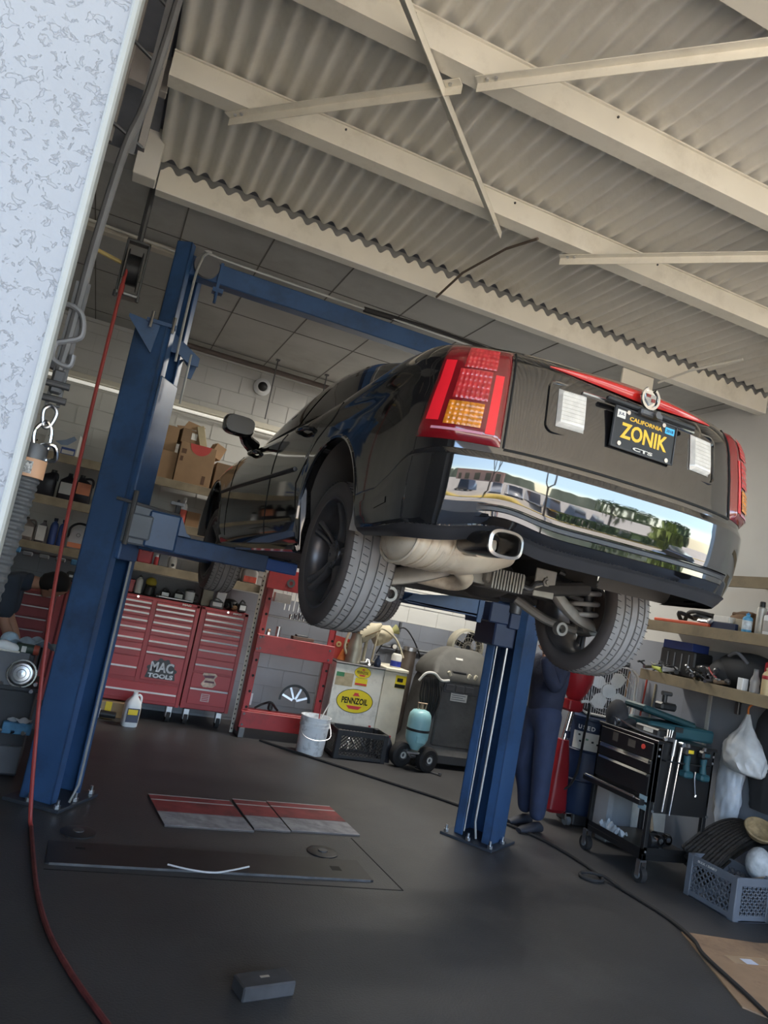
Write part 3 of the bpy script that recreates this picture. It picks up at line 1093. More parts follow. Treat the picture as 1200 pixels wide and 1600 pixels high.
g.build('emblem_shield', M_bright, emb)
g = MB()
for (xa, ya, xb, yb, ) in ((-.024, .002, -.003, .014), (.003, -.014, .022, .0)):
    g.box(xa, ya, .0085, xb, yb, .011, 0, em)
g.build('emblem_field', M_lens, emb)

# ---- rear bumper
def bump_top(p):
    return interp([(0, .655), (.20, .655), (.30, .63), (.40, .54), (.50, .485), (.66, .468), (.7, .468)], p.y)
BP = [(0.0, .058), (.02, .012), (.05, -.010), (.12, -.021), (.25, -.0195), (.37, -.0157), (.48, -.0108), (.575, -.0052), (.615, -.0022), (.63, .006), (.64, .010), (.68, .010), (.69, .001), (.70, -.006), (.755, -.0045), (.76, .0), (.82, .012), (.86, .022), (.89, .034), (1.0, .06)]
BS = [(0.0, .022), (.03, .004), (.08, -.003), (.3, -.004), (.6, .001), (.8, .008), (.92, .022), (1.0, .055)]
SB = s_at_y(.668)
def bump(s, f):
    p, n = plan(abs(s))
    zt = bump_top(p)
    x = abs(p.x)
    zb = .295 + .045 * math.exp(-((p.x if s > 0 else -p.x) + .54) ** 2 / .02) * (1 if abs(p.y) < .3 else 0)
    z = zt - (zt - zb) * f
    k = max(0, min(1, -n.y)) ** 1.3
    g_ = max(0.0, min(1.0, (.62 - x) / .05))
    r = interp(BP, f)
    if .6 < f < .86:
        flat = interp([(.6, -.003), (.7, .010), (.86, .036)], f)
        r = r * g_ + flat * (1 - g_)
    o = r * k + (interp(BS, f) + off(n, max(z, .3), 1.2) * .6) * (1 - k)
    q = p - n * o
    return Vector((q.x if s >= 0 else -q.x, q.y, z))
fs = sorted(set([k / 40 for k in range(41)] + [f for f, _ in BP]))
def strip(f0, f1, name, m, n=150):
    ff = [f for f in fs if f0 - 1e-6 <= f <= f1 + 1e-6]
    g = MB()
    g.rings([[bump(-SB + 2 * SB * i / n, f) for f in ff] for i in range(n + 1)], False, False, closed=False)
    return g.build(name, m, car, smooth=28)
def strip3(name, m):
    """painted cover: full height at the corners, down to the groove across the rear"""
    g = MB()
    SX = s_at_x(.625)
    for sa, sb, f1, n in ((-SB, -SX, .86, 50), (SX, SB, .86, 50), (-SX, SX, .62, 110)):
        ff = [f for f in fs if f <= f1 + 1e-6]
        g.rings([[bump(sa + (sb - sa) * i / n, f) for f in ff] for i in range(n + 1)], False, False, closed=False)
    bmesh.ops.remove_doubles(g.bm, verts=g.bm.verts[:], dist=.0005)
    return g.build(name, m, car, smooth=28)
strip3('rear_bumper', M_bump)
def strip_mid(f0, f1, name, m, n=110):
    SX = s_at_x(.625)
    ff = [f for f in fs if f0 - 1e-6 <= f <= f1 + 1e-6]
    g = MB()
    g.rings([[bump(-SX + 2 * SX * i / n, f) for f in ff] for i in range(n + 1)], False, False, closed=False)
    return g.build(name, m, car, smooth=28)
strip_mid(.62, .7, 'bumper_groove', M_valance)
strip_mid(.69, .76, 'bumper_lower_trim', M_bump)
strip_mid(.755, .86, 'bumper_lip', M_paint)
va = strip(.85, 1.0, 'bumper_valance', M_valance)
g = MB()
g.tube([bump(-SB + 2 * SB * i / 100, 0.012) + Vector((0, 0, .003)) for i in range(101)], .003, 6)
g.build('bumper_seam', M_seam, car)
for sg in (-1, 1):
    g = MB()
    def fn(u, v, sg=sg):
        p = bump(sg * (s_at_y(.40) + .09 * u), .42 + .10 * v)
        return p + Vector((sg * .003, -.001, 0))
    g.grid(fn, 4, 2)
    g.build('side_reflector', M_dsteel if sg > 0 else M_paint, car)

# ---- underbody
g = MB()
g.box(-.56, .42, .43, .56, 1.5, .46)
g.prism([(-.56, 1.5), (.56, 1.5), (.84, 1.55), (.84, 3.45), (.56, 3.5), (.56, 4.6), (-.56, 4.6), (-.56, 3.5), (-.84, 3.45), (-.84, 1.55)], .205, .25, 'xy')
g.box(-.42, 1.45, .22, .42, 1.55, .44)
g.prism([(-.85, .40), (.85, .40), (.56, .62), (-.56, .62)], .40, .43, 'xy')
for k in range(5):
    g.box(-.5 + .02, 1.7 + .35 * k, .198, .5, 1.76 + .35 * k, .206)
g.build('floor_pan', M_under, car)
for sg in (-1, 1):
    g = MB()
    g.box(sg * .84 - .02, 1.50, .205, sg * .84 + .02, 3.50, .25, .01)
    g.build('rocker_flange', M_paint, car)
# muffler: oval can lying across the car, ribbed at its left end
g = MB()
rings = []
for k in range(41):
    t = k / 40
    x = -.765 + .51 * t
    taper = interp([(0, .55), (.03, .85), (.08, 1.0), (.62, 1.0), (.85, .72), (1.0, .42)], t)
    ribm = 1 + (.07 * (1 if (k % 4) < 2 else 0) if .06 < t < .5 else 0)
    zc = interp([(0, .318), (.6, .318), (1.0, .335)], t)
    rings.append([Vector((x, 0.50 - .05 * t + .17 * taper * ribm * cos(2 * pi * j / 28), zc - .015 + .098 * taper * ribm * sin(2 * pi * j / 28))) for j in range(28)])
g.rings(rings)
muf = g.build('muffler', M_exh, car, smooth=50)
for k in range(7):
    t = .07 + .058 * k
    x = -.765 + .51 * t
    g = MB()
    g.tube([(x + .012 * sin(2 * pi * j / 36), .50 - .05 * t + .172 * cos(2 * pi * j / 36), .303 + .100 * sin(2 * pi * j / 36)) for j in range(36)], .0065, 6, True)
    g.build('muffler_rib', M_exh, muf)
g = MB()
g.tube(catmull([(-.50, .42, .33), (-.53, .28, .325), (-.545, .16, .318)], 5), [.05] * 10 + [.052], 14)
g.build('exhaust_neck', M_exh, car)
g = MB()
def sq(r, rz, y, cx=-.545, cz=.318):
    return [Vector((cx + r * math.copysign(abs(cos(a)) ** .65, cos(a)), y, cz + rz * math.copysign(abs(sin(a)) ** .65, sin(a)))) for a in [2 * pi * j / 28 for j in range(28)]]
g.rings([sq(.052, .038, .27), sq(.064, .045, .2), sq(.068, .047, .03), sq(.066, .045, .018), sq(.058, .038, .016), sq(.055, .036, .03), sq(.054, .035, .22)], cap0=False, cap1=True)
tip = g.build('exhaust_tip', mat('tip_dark_chrome', (0.10, 0.09, 0.085), .22, .9, var=.05), car)
g = MB()
g.rings([sq(.070, .049, .024), sq(.071, .050, .012), sq(.060, .040, .008), sq(.057, .038, .02)], False, False)
g.build('tip_ring', mat('tip_ring_steel', (.42, .40, .38), .25, .9, var=.05), tip)
g = MB()
g.tube(catmull([(-.42, .56, .28), (-.34, .68, .255), (-.26, .74, .215), (-.27, .85, .19), (-.42, 1.02, .20), (-.40, 1.4, .21), (-.25, 1.9, .20), (-.2, 3.3, .19)], 6), .036, 12)
g.build('exhaust_pipe', M_exh, car)
# heat shield, ribbed tank
g = MB()
for k in range(11):
    x = -.14 + .016 * k
    g.box(x - .004, .70, .20, x + .004, .86, .29, 0)
g.box(-.16, .72, .22, .05, .88, .295, .01)
g.build('heat_shield', M_alu, car)
# subframe and differential
g = MB()
g.tube(catmull([(-.52, 1.32, .22), (-.35, 1.22, .25), (0, 1.25, .26), (.35, 1.22, .25), (.52, 1.32, .22)], 6), .045, 10, flat=.7)
g.tube(catmull([(-.45, .78, .30), (-.2, .80, .25), (.1, .80, .24), (.45, .78, .30)], 6), .035, 10)
g.tube([(-.42, .78, .30), (-.46, 1.1, .26), (-.46, 1.35, .24)], .035, 8)
g.tube([(.42, .78, .30), (.46, 1.1, .26), (.46, 1.35, .24)], .035, 8)
g.ball((0.04, 1.08, .27), (.15, .19, .11))
g.cyl((0.04, 1.25, .28), (.04, 1.9, .26), .045)
g.cyl((.1, 1.08, .27), (.72, 1.07, .215), .026)
g.cyl((-.1, 1.08, .27), (-.72, 1.07, .215), .026)
g.box(-.45, 1.5, .17, .45, 2.1, .205, .02)
g.build('rear_subframe', M_under, car)
g = MB()
g.tube(catmull([(-.16, .70, .29), (-.1, .72, .27), (.03, .74, .245), (.09, .74, .235), (.14, .76, .27), (.30, .80, .30)], 5), .012, 8)
g.build('stabilizer_bar', M_dsteel, car)
for sg in (-1, 1):
    # lower arm: bent pressed plate running from the bracket out to the hub
    g = MB()
    P = catmull([(sg * .18, .78, .31), (sg * .29, .84, .265), (sg * .42, .90, .205), (sg * .57, .96, .155), (sg * .76, 1.02, .125)], 6)
    rr_ = [.038 + .018 * sin(pi * k / (len(P) - 1)) for k in range(len(P))]
    g.tube(P, rr_, 10, flat=.55)
    g.build('lower_control_arm', mat('arm_cast', (0.36, 0.335, 0.30), 0.55, 0.3, var=0.15, scale=12), car, smooth=45)
    g = MB()
    g.tube(catmull([(sg * .36, 1.24, .20), (sg * .52, 1.16, .12), (sg * .68, 1.10, .095)], 6), .026, 10)
    g.cyl((sg * .70, .98, .115), (sg * .70, 1.12, .115), .035)
    g.build('toe_link', M_alu, car)
    g = MB()
    g.lathe([(.022, -.018), (.036, -.018), (.036, .018), (.022, .018), (.022, -.018)], 18, Matrix.Translation((sg * .50, 1.0, .085)) @ Matrix.Rotation(radians(90), 4, 'X'))
    g.build('bushing', M_alu, car)
    g = MB()
    g.box(sg * .19 - .06, .765, .21, sg * .19 + .06, .775, .345, .003)
    g.cyl((sg * .19, .752, .285), (sg * .19, .766, .285), .022, n=6)
    g.cyl((sg * .19, .742, .285), (sg * .19, .752, .285), .012, n=8)
    g.build('arm_bracket', M_alu, car)
    g = MB()
    g.spring((sg * .60, .98, .17), (sg * .60, .98, .40), .078, .0125, 4.2)
    g.build('coil_spring', mat('spring_grey', (0.30, 0.29, 0.28), .5, .2), car)
    g = MB()
    g.cyl((sg * .68, 1.02, .14), (sg * .64, 1.0, .42), .026)
    g.cyl((sg * .70, 1.05, .10), (sg * .69, 1.04, .20), .04)
    g.build('shock_absorber', M_dsteel, car)
    g = MB()
    g.tube(catmull([(sg * .40, .95, .37), (sg * .55, .9, .33), (sg * .72, 1.0, .34)], 5), .017, 8)
    g.build('upper_control_arm', M_dsteel, car)

# ---- wheels
def tread_mat():
    m = mat('tyre_tread', (0.25, 0.24, 0.235), .75, var=.1, scale=15)
    return m
M_tread = tread_mat()
M_side = mat('tyre_sidewall', (0.085, 0.074, 0.072), .6, var=.12, scale=4)
WR, WW = .345, .235
def wheel(label=None):
    """axis along local X, outer side at +X"""
    w = bpy.data.objects.new('wheel', None)
    COL.objects.link(w)
    w.parent = car
    RY = Matrix.Rotation(radians(90), 4, 'Y')
    h = WW / 2
    rim_r = .258
    g = MB()
    g.lathe([(rim_r - .008, -h + .012), (rim_r + .005, -h + .004), (.298, -h - .006), (.324, -h + .002), (.336, -h + .014)], 72, RY)
    g.lathe([(.336, h - .014), (.324, h - .002), (.298, h + .006), (rim_r + .005, h - .004), (rim_r - .008, h - .012)], 72, RY)
    g.build('sidewall', M_side, w)
    g = MB()
    prof = [(.336, -h + .014)]
    for c in (-.062, -.02, .024, .066):
        prof += [(WR - .3 * c * c, c - .005), (WR - .010, c - .004), (WR - .010, c + .004), (WR - .3 * c * c, c + .005)]
    prof += [(.336, h - .014)]
    g.lathe(prof, 96, RY)
    base = set(g.bm.faces)
    NB = 64
    for i in range(NB):
        for (xa, xb, off_) in ((-.108, -.074, 0), (-.055, -.03, .5), (.03, .056, .25), (.076, .11, .6)):
            a = 2 * pi * (i + off_) / NB
            xm = (xa + xb) / 2
            r = WR - .3 * xm * xm - (.004 if abs(xm) > .07 else .0006)
            a2 = a + .025
            p, q = Vector((xa, r * cos(a), r * sin(a))), Vector((xb, r * cos(a2), r * sin(a2)))
            g.tube([p, q], .0022, 4)
    for f in g.bm.faces:
        if f not in base:
            f.material_index = 1
    tr = g.build('tread', M_tread, w, smooth=30)
    tr.data.materials.append(M_rubber)
    # rim barrel and spokes
    g = MB()
    g.lathe([(rim_r + .004, -h + .006), (rim_r - .012, -h + .012), (rim_r - .028, -h + .05), (rim_r - .034, 0), (rim_r - .03, h - .06), (rim_r - .018, h - .022), (rim_r - .004, h - .006), (rim_r + .006, h - .004)], 64, RY)
    g.build('rim_barrel', M_rim, w)
    g = MB()
    g.lathe([(.0, h - .075), (.04, h - .055), (.065, h - .052), (.07, h - .07), (.07, h - .11), (0, h - .11)], 32, RY)
    for k in range(5):
        for da in (-.17, .17):
            a = 2 * pi * k / 5 + da
            a2 = 2 * pi * k / 5 + da * .62
            p0 = Vector((h - .078, .055 * cos(a * 1), .055 * sin(a)))
            p1 = Vector((h - .066, .14 * cos(a2), .14 * sin(a2)))
            p2 = Vector((h - .030, (rim_r - .016) * cos(a2), (rim_r - .016) * sin(a2)))
            g.tube(catmull([p0, p1, p2], 4), [.023, .021, .019, .017, .017, .017, .018, .019, .022], 8, flat=.75)
    g.build('spokes', M_rim, w)
    for k in range(5):
        a = 2 * pi * (k + .5) / 5
        MB().cyl((h - .085, .05 * cos(a), .05 * sin(a)), (h - .05, .05 * cos(a), .05 * sin(a)), .010, n=6).build('lug_nut', M_dsteel, w)
    g = MB()
    g.lathe([(.07, -.02), (.145, -.02), (.145, .004), (.07, .004), (.07, -.02)], 40, RY)
    g.lathe([(.0, -.03), (.06, -.03), (.075, -.01), (.075, .02), (.0, .02)], 24, RY)
    g.build('brake_disc', mat('brake_disc', (0.13, 0.105, 0.095), .6, .4), w)
    return w
w0 = wheel()
pos = [(.84 - WW / 2, AXR, .215, 0.0), (-.84 + WW / 2, AXR, .215, pi), (.835 - WW / 2, AXF, .21, 0.0), (-.835 + WW / 2, AXF, .21, pi)]
for i, (x, y, z, r) in enumerate(pos):
    w = w0 if i == 0 else dup(w0)
    w.parent = car
    w.location = (x, y, z)
    w.rotation_euler = (.3 + i, 0, r) if r == 0 else (.35 + i, 0, r)
# ================================================================ shared small things
def rpoly(w, d, r, n=4, cx=0.0, cy=0.0):
    P = []
    for sx, sy, a0 in ((1, 1, 0), (-1, 1, 90), (-1, -1, 180), (1, -1, 270)):
        for k in range(n + 1):
            a = radians(a0 + 90 * k / n)
            P.append((cx + sx * (w / 2 - r) + r * cos(a), cy + sy * (d / 2 - r) + r * sin(a)))
    return P
def jug(name, label, cat, loc, w, d, h, m, mcap, mlab=None, rz=0.0, lab=(.15, .6), group=None, handle=True, neck=-.22):
    """moulded jug: rounded box with sloped shoulder, offset neck, loop handle, cap, label"""
    t = thing(name, label, cat, loc, rz, group)
    g = MB()
    R = []
    for f, s, ox in ((0, .93, 0), (.02, 1, 0), (.58, 1, 0), (.70, .94, 0), (.80, .62, neck * .5), (.88, .34, neck), (.93, .30, neck)):
        ww = w * s
        dd = d * (s if s > .5 else s * 1.1)
        R.append([Vector((x + ox * w, y, h * f)) for x, y in rpoly(ww, dd, min(ww, dd) * .3)])
    g.rings(R)
    if handle:
        g.tube(catmull([(neck * w + .08 * w, 0, h * .86), (w * .26, 0, h * .92), (w * .46, 0, h * .84), (w * .47, 0, h * .62)], 4), w * .075, 8)
    g.build('body', m, t, smooth=50)
    g = MB()
    g.cyl((neck * w, 0, h * .92), (neck * w, 0, h), w * .15, n=14)
    g.build('cap', mcap, t)
    if mlab:
        g = MB()
        g.box(-w * .40, -d / 2 - .0015, h * lab[0], w * .40, -d / 2 + .002, h * lab[1], .001)
        g.build('label', mlab, t)
    return t
def can(name, label, cat, loc, r, h, m, mcap, mband=None, kind='spray', group=None, rz=0.0):
    t = thing(name, label, cat, loc, rz, group)
    g = MB()
    if kind == 'spray':
        g.lathe([(0, 0), (r * .92, 0), (r, .006), (r, h * .76), (r * .93, h * .80), (r * .55, h * .835), (r * .5, h * .84), (0, h * .84)], 20)
    else:
        g.lathe([(0, 0), (r * .95, 0), (r, .005), (r, h * .70), (r * .75, h * .78), (r * .38, h * .83), (r * .36, h * .9), (0, h * .9)], 20)
    g.build('body', m, t)
    g = MB()
    if kind == 'spray':
        g.lathe([(0, h * .835), (r * .62, h * .835), (r * .6, h * .97), (r * .5, h), (0, h)], 16)
    elif kind == 'trigger':
        g.lathe([(0, h * .88), (r * .42, h * .88), (r * .42, h * .93), (0, h * .93)], 14)
        g.box(-r * .35, -r * .9, h * .92, r * .35, r * .5, h, .004)
        g.box(-r * .15, -r * 1.2, h * .95, r * .15, -r * .8, h * .985, .002)
        g.box(-r * .12, -r * .75, h * .84, r * .12, -r * .6, h * .93, .002)
    else:
        g.lathe([(0, h * .88), (r * .45, h * .88), (r * .42, h * .94), (r * .16, h * .95), (r * .1, h), (0, h)], 14)
    g.build('cap', mcap, t)
    if mband:
        g = MB()
        g.lathe([(r * 1.008, h * .14), (r * 1.012, h * .15), (r * 1.012, h * .58), (r * 1.008, h * .59)], 20)
        g.build('label', mband, t)
    return t
def carton(name, label, loc, w, d, h, m=M_card, rz=0.0, cat='box', rot=None, tape=True, group=None):
    t = thing(name, label, cat, loc, rz, group, rot)
    g = MB()
    g.box(-w / 2, -d / 2, 0, w / 2, d / 2, h, .003)
    g.build('box_body', m, t)
    if tape:
        g = MB()
        g.box(-w / 2 - .0008, -.02, h * .86, w / 2 + .0008, .02, h + .0012)
        g.build('tape', mat('tape', (.42, .30, .17), .3), t)
    return t
def clutter(name, label, cat, loc, m, rng, n=7, sp=(.06, .05), hz=.05, rz=0.0):
    """one greasy hand tool or part: short handle, head and jaw"""
    pass

# ================================================================ wooden shelving along the back wall
SX0, SX1, SY0, SY1 = -.72, 1.69, 7.78, 8.34
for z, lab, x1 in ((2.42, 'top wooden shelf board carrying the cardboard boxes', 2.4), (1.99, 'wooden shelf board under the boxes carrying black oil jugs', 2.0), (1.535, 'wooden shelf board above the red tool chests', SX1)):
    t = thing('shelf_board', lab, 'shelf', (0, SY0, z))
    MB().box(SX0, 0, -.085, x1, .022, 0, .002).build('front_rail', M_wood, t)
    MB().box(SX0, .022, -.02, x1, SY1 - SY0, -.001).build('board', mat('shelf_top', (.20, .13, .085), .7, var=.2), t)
m_perf = mat('galvanised_angle', (.50, .47, .40), .45, .4)
for x, zt, lab in ((-.745, 2.5, 'perforated steel shelf post at left end by the exhaust hose'), (1.70, 2.42, 'perforated steel shelf post at right of the tool chests')):
    t = thing('shelf_post', lab, 'shelf post', (x, 7.765, 0))
    g = MB()
    g.box(-.018, 0, 0, .018, .003, zt)
    g.box(.015, 0, 0, .018, .036, zt)
    g.build('angle', m_perf, t)
    g = MB()
    for k in range(int(zt / .05)):
        g.box(-.006, -.0012, .03 + .05 * k, .005, .0008, .048 + .05 * k)
    g.build('slot_pattern', M_seam, t)
# --- top shelf
t = carton('atf_carton', 'white ATF MD-3 carton on the top shelf at left', (-.53, 7.98, 2.42), .31, .24, .225, mat('carton_white', (.56, .55, .52), .6, var=.05), rz=-.06, tape=False)
text('lettering', 'MD-3', .07, M_navy, t, face(-.08, -.1215, .062), .0006, .001, width=.10)
text('lettering', 'ATF', .03, M_navy, t, face(-.11, -.1215, .155), .0006, .0006, width=.05)
MB().box(.01, -.1222, .005, .14, -.12, .075).build('blue_panel', mat('print_blue', (.05, .09, .28), .5), t)
MB().box(.02, -.1228, .014, .13, -.1218, .052).build('print_white', M_label, t)
g = MB()
g.prism([(-.06, .115), (.03, .15), (.10, .20), (.13, .17), (.06, .10), (.0, .09)], -.1222, -.1205, 'xz')
g.build('picture', mat('print_pale_blue', (.25, .32, .45), .5), t)
t = carton('cardboard_carton', 'large brown carton with red top corner on the top shelf', (.755, 7.99, 2.42), .37, .34, .42, rz=-.02)
g = MB()
g.lathe([(0, 0), (.11, 0), (.11, .001), (0, .001)], 24, face(.02, -.1705, .42) @ Matrix.Identity(4), radians(180), radians(360))
g.build('red_print', mat('print_red', (.55, .07, .06), .6), t)
for zz, ww in ((.30, .05), (.22, .03)):
    MB().box(-.165, -.1712, zz, -.165 + ww, -.169, zz + .05).build('print', mat('print_brown', (.13, .07, .04), .7), t)
MB().box(.09, -.1712, .02, .125, -.169, .11).build('print', MATS['print_brown'], t)
carton('cardboard_carton', 'brown carton low at left of the large red cornered one', (.475, 8.0, 2.42), .17, .3, .29)
carton('cardboard_carton', 'narrow brown carton standing beside the lift post on another carton', (.46, 8.02, 2.711), .13, .26, .27)
t = thing('open_carton', 'crumpled open carton with flaps on top of the large carton', 'box', (.64, 8.02, 2.842), .15)
g = MB()
g.box(-.10, -.11, 0, .10, .11, .15, .004)
g.build('box_body', mat('cardboard_dark', (.22, .14, .08), .8), t)
g = MB()
g.prism([(-.10, .15), (.10, .16), (.13, .21), (-.06, .235)], -.10, -.094, 'xz')
g.prism([(-.10, .15), (-.13, .19), (-.02, .21), (.1, .15)], .08, .086, 'xz')
g.build('flap', M_card, t)
MB().box(.0, -.1125, .05, .06, -.11, .12).build('label', M_label, t)
carton('cardboard_carton', 'cream narrow carton leaning on the large carton', (.80, 7.95, 2.845), .075, .1, .22, mat('carton_cream', (.50, .42, .27), .7), cat='box', rot=(0, -.35, 0))
carton('cardboard_carton', 'small tilted brown carton at the right end of the carton pile', (.93, 8.02, 2.77), .12, .16, .15, cat='box', rot=(0, .35, .2))
carton('cardboard_carton', 'dim brown carton behind the car nose on the top shelf', (1.08, 8.02, 2.42), .22, .3, .30, mat('cardboard_dark', (.22, .14, .08), .8))
# --- middle shelf
m_jblack = mat('jug_black', (.022, .023, .03), .35)
m_amber = mat('label_amber', (.30, .24, .17), .6, var=.3, scale=14)
jug('oil_jug', 'plain black oil jug at left on the middle shelf', 'jug', (-.585, 7.95, 1.99), .18, .13, .27, m_jblack, M_black, None, neck=.25)
jug('oil_jug', 'black oil jug with silver label on the middle shelf', 'jug', (-.40, 7.93, 1.99), .14, .12, .27, m_jblack, M_black, mat('label_silver', (.42, .42, .40), .4), lab=(.2, .62), handle=False, neck=.1)
jug('oil_jug', 'black oil jug with orange label on the middle shelf', 'jug', (-.24, 7.94, 1.99), .16, .12, .28, m_jblack, M_black, mat('label_orange', (.62, .22, .11), .5, var=.2), lab=(.3, .72))
can('spray_can', 'thin white can beside the orange labelled jug', 'can', (-.11, 7.93, 1.99), .026, .16, M_white, M_black)
can('spray_bottle', 'white trigger spray bottle with red band on the shelf by the arm', 'spray bottle', (.745, 7.94, 1.97), .042, .31, M_white, M_white, mat('label_red', (.55, .09, .06), .5, var=.3, scale=20), kind='trigger')
can('spray_bottle', 'plain grey trigger bottle behind the red banded one', 'spray bottle', (.69, 8.02, 1.97), .036, .28, mat('bottle_grey', (.38, .38, .38), .5), M_grey, None, kind='trigger')
carton('cardboard_carton', 'small brown carton beside the trigger bottles', (.86, 8.02, 1.99), .14, .2, .16)
# --- lower shelf
ZC_ = 1.536
jug('oil_jug', 'dusty taupe oil jug at left on the lower shelf', 'jug', (-.64, 7.93, ZC_), .12, .10, .22, mat('jug_taupe', (.20, .17, .15), .5), M_black, mat('label_grey', (.40, .38, .36), .6))
jug('oil_jug', 'white labelled bottle next to the taupe jug', 'jug', (-.52, 7.93, ZC_), .10, .09, .22, mat('jug_grey', (.12, .11, .12), .5), M_black, M_label, lab=(.08, .75), handle=False, neck=.1)
m_jblue = mat('jug_blue', (.035, .075, .26), .35)
for x, lab in ((-.415, 'left of the two blue bottles on the lower shelf'), (-.335, 'right of the two blue bottles on the lower shelf')):
    t = thing('coolant_bottle', lab, 'bottle', (x, 7.93, ZC_), 0, 'blue bottles')
    g = MB()
    g.lathe([(0, 0), (.036, 0), (.038, .01), (.038, .18), (.03, .21), (.015, .225), (.015, .235), (0, .235)], 20)
    g.build('body', m_jblue, t)
    MB().cyl((0, 0, .233), (0, 0, .262), .019, n=14).build('cap', M_navy, t)
t = thing('antifreeze_jug', 'rounded white jug with orange base band on the lower shelf', 'jug', (-.185, 7.94, ZC_))
g = MB()
P = [(-.085, 0), (.085, 0), (.09, .04), (.082, .12), (.055, .18), (.0, .21), (-.055, .18), (-.082, .12), (-.09, .04)]
g.prism(P, -.055, .055, 'xz')
bmesh.ops.bevel(g.bm, geom=g.bm.edges[:], offset=.012, segments=2, affect='EDGES')
g.build('body', mat('jug_silver', (.46, .46, .47), .45), t)
MB().box(-.082, -.0572, .012, .082, -.054, .06, .001).build('label', mat('label_orange', (.62, .22, .11), .5), t)
g = MB()
g.tube(catmull([(-.09, .0, .10), (-.085, 0, .2), (-.02, 0, .255), (.07, 0, .25), (.13, 0, .235)], 5), .012, 8)
g.build('handle', M_black, t)
g = MB()
g.lathe([(.014, 0), (.02, 0), (.02, .002), (.014, .002)], 18, face(0, -.057, .14))
g.build('badge', M_grey, t)
t = thing('red_case', 'small red plastic case on the lower shelf beside the blue post', 'case', (.485, 7.97, ZC_ - .01), -.08)
MB().box(-.075, -.06, 0, .075, .06, .15, .014).build('shell', mat('case_red', (.42, .04, .05), .4), t)
MB().tube([(-.04, -.06, .13), (-.03, -.08, .14), (.03, -.08, .14), (.04, -.06, .13)], .008, 6).build('handle', M_red, t)
can('spray_can', 'small white topped can beside the red case', 'can', (.595, 7.9, ZC_), .022, .1, M_red, M_white)
carton('parts_box', 'small dull grey parts box on the lower shelf', (.665, 7.97, ZC_), .085, .12, .12, M_grey, tape=False)
t = thing('metal_canister', 'pale metal canister part beside the grey parts box', 'part', (.765, 7.95, ZC_))
MB().lathe([(0, 0), (.04, 0), (.04, .09), (.03, .12), (0, .13)], 18).build('body', M_label, t)
MB().cyl((0, 0, .04), (0, -.06, .03), .016, n=10).build('nozzle', M_black, t)
for x, lab in ((1.315, 'left of the two pale upright tubes on the lower shelf'), (1.372, 'right of the two pale upright tubes on the lower shelf')):
    t = thing('caulk_tube', lab, 'tube', (x, 7.92, ZC_), 0, 'pale upright tubes')
    MB().lathe([(0, 0), (.024, 0), (.024, .14), (.02, .146), (0, .146)], 18).build('body', M_white, t)
    MB().cyl((0, 0, .145), (0, 0, .15), .012, n=10).build('cap', M_grey, t)
t = thing('pulley_disc', 'grooved grey disc standing between the tubes and the red labelled jug', 'disc', (1.455, 7.96, ZC_ + .066))
MB().lathe([(0, -.015), (.05, -.015), (.065, -.012), (.065, .012), (.05, .015), (0, .015)], 28, Matrix.Rotation(radians(70), 4, 'Y')).build('disc', M_grey, t)
MB().lathe([(0, -.02), (.018, -.02), (.018, .02), (0, .02)], 16, Matrix.Rotation(radians(70), 4, 'Y')).build('hub', M_dsteel, t)
jug('oil_jug', 'grey jug with red label at the right end of the lower shelf', 'jug', (1.575, 7.92, ZC_), .17, .12, .19, mat('jug_smoke', (.33, .31, .30), .45), M_black, mat('label_red', (.55, .09, .06), .5), neck=0.0, lab=(.05, .38))

# ================================================================ red tool chests
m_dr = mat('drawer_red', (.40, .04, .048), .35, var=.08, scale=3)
m_trim = mat('drawer_trim', (.74, .74, .75), .4, .35, var=.05)
def drawer(t, x0, x1, z0, z1, handle=True, hz=None):
    d = MB().box(x0, -.012, z0 + .004, x1, .01, z1 - .004, .003).build('drawer', m_dr, t)
    if handle:
        zz = (z1 - .012) if hz is None else hz
        g = MB()
        g.prism([(-.030, zz - .008), (-.012, zz - .012), (-.010, zz + .006), (-.022, zz + .008)], x0 + .004, x1 - .004, 'yz')
        g.build('pull_rail', m_trim, d)
    return d
def chest(loc, x0, x1, label, z0=.16, z1=1.21, d=.48):
    t = thing('tool_chest', label, 'tool chest', loc)
    g = MB()
    g.box(x0, 0, z0, x1, d, z1, .006)
    g.box(x0, -.012, z1 - .03, x1, 0, z1, .004)
    for xa, xb in ((x0, x0 + .035), (x1 - .035, x1)):
        g.box(xa, -.012, z0, xb, 0, z1)
    g.build('carcass', M_red, t)
    for cx in (x0 + .08, x1 - .08):
        g = MB()
        g.cyl((cx - .02, .05, .06), (cx + .02, .05, .06), .06, n=20)
        g.build('caster', M_rubber, t)
        g = MB()
        g.box(cx - .03, .01, .05, cx + .03, .09, .16, .004)
        g.build('caster_fork', M_steel, t)
    return t
c1 = chest((0, 7.85, 0), .03, 1.13, 'wide double red tool chest with large silver emblem panel')
zs = [1.175, 1.125, 1.075, 1.01, .94, .85, .745, .61, .40]
hz = [1.15, 1.10, 1.045, .97, .89, .785, .68, .50]
for i in range(8):
    drawer(c1, .09, .645, zs[i + 1] if i < 7 else .40, zs[i], True, hz[i])
zs2 = [1.175, 1.125, 1.075, 1.01, .935, .84, .73, .66]
hz2 = [1.15, 1.10, 1.04, .97, .89, .78, .67]
for i in range(7):
    drawer(c1, .695, 1.085, zs2[i + 1], zs2[i], True, hz2[i])
drawer(c1, .695, 1.085, .39, .655, False)
drawer(c1, .09, 1.085, .19, .365, True, .275)
g = MB()
g.box(.65, -.013, .37, .69, 0, 1.2)
g.build('centre_stile', M_red, c1)
em = MB()
P = [(-.155 + .012, 0)]
N_ = 24
P = []
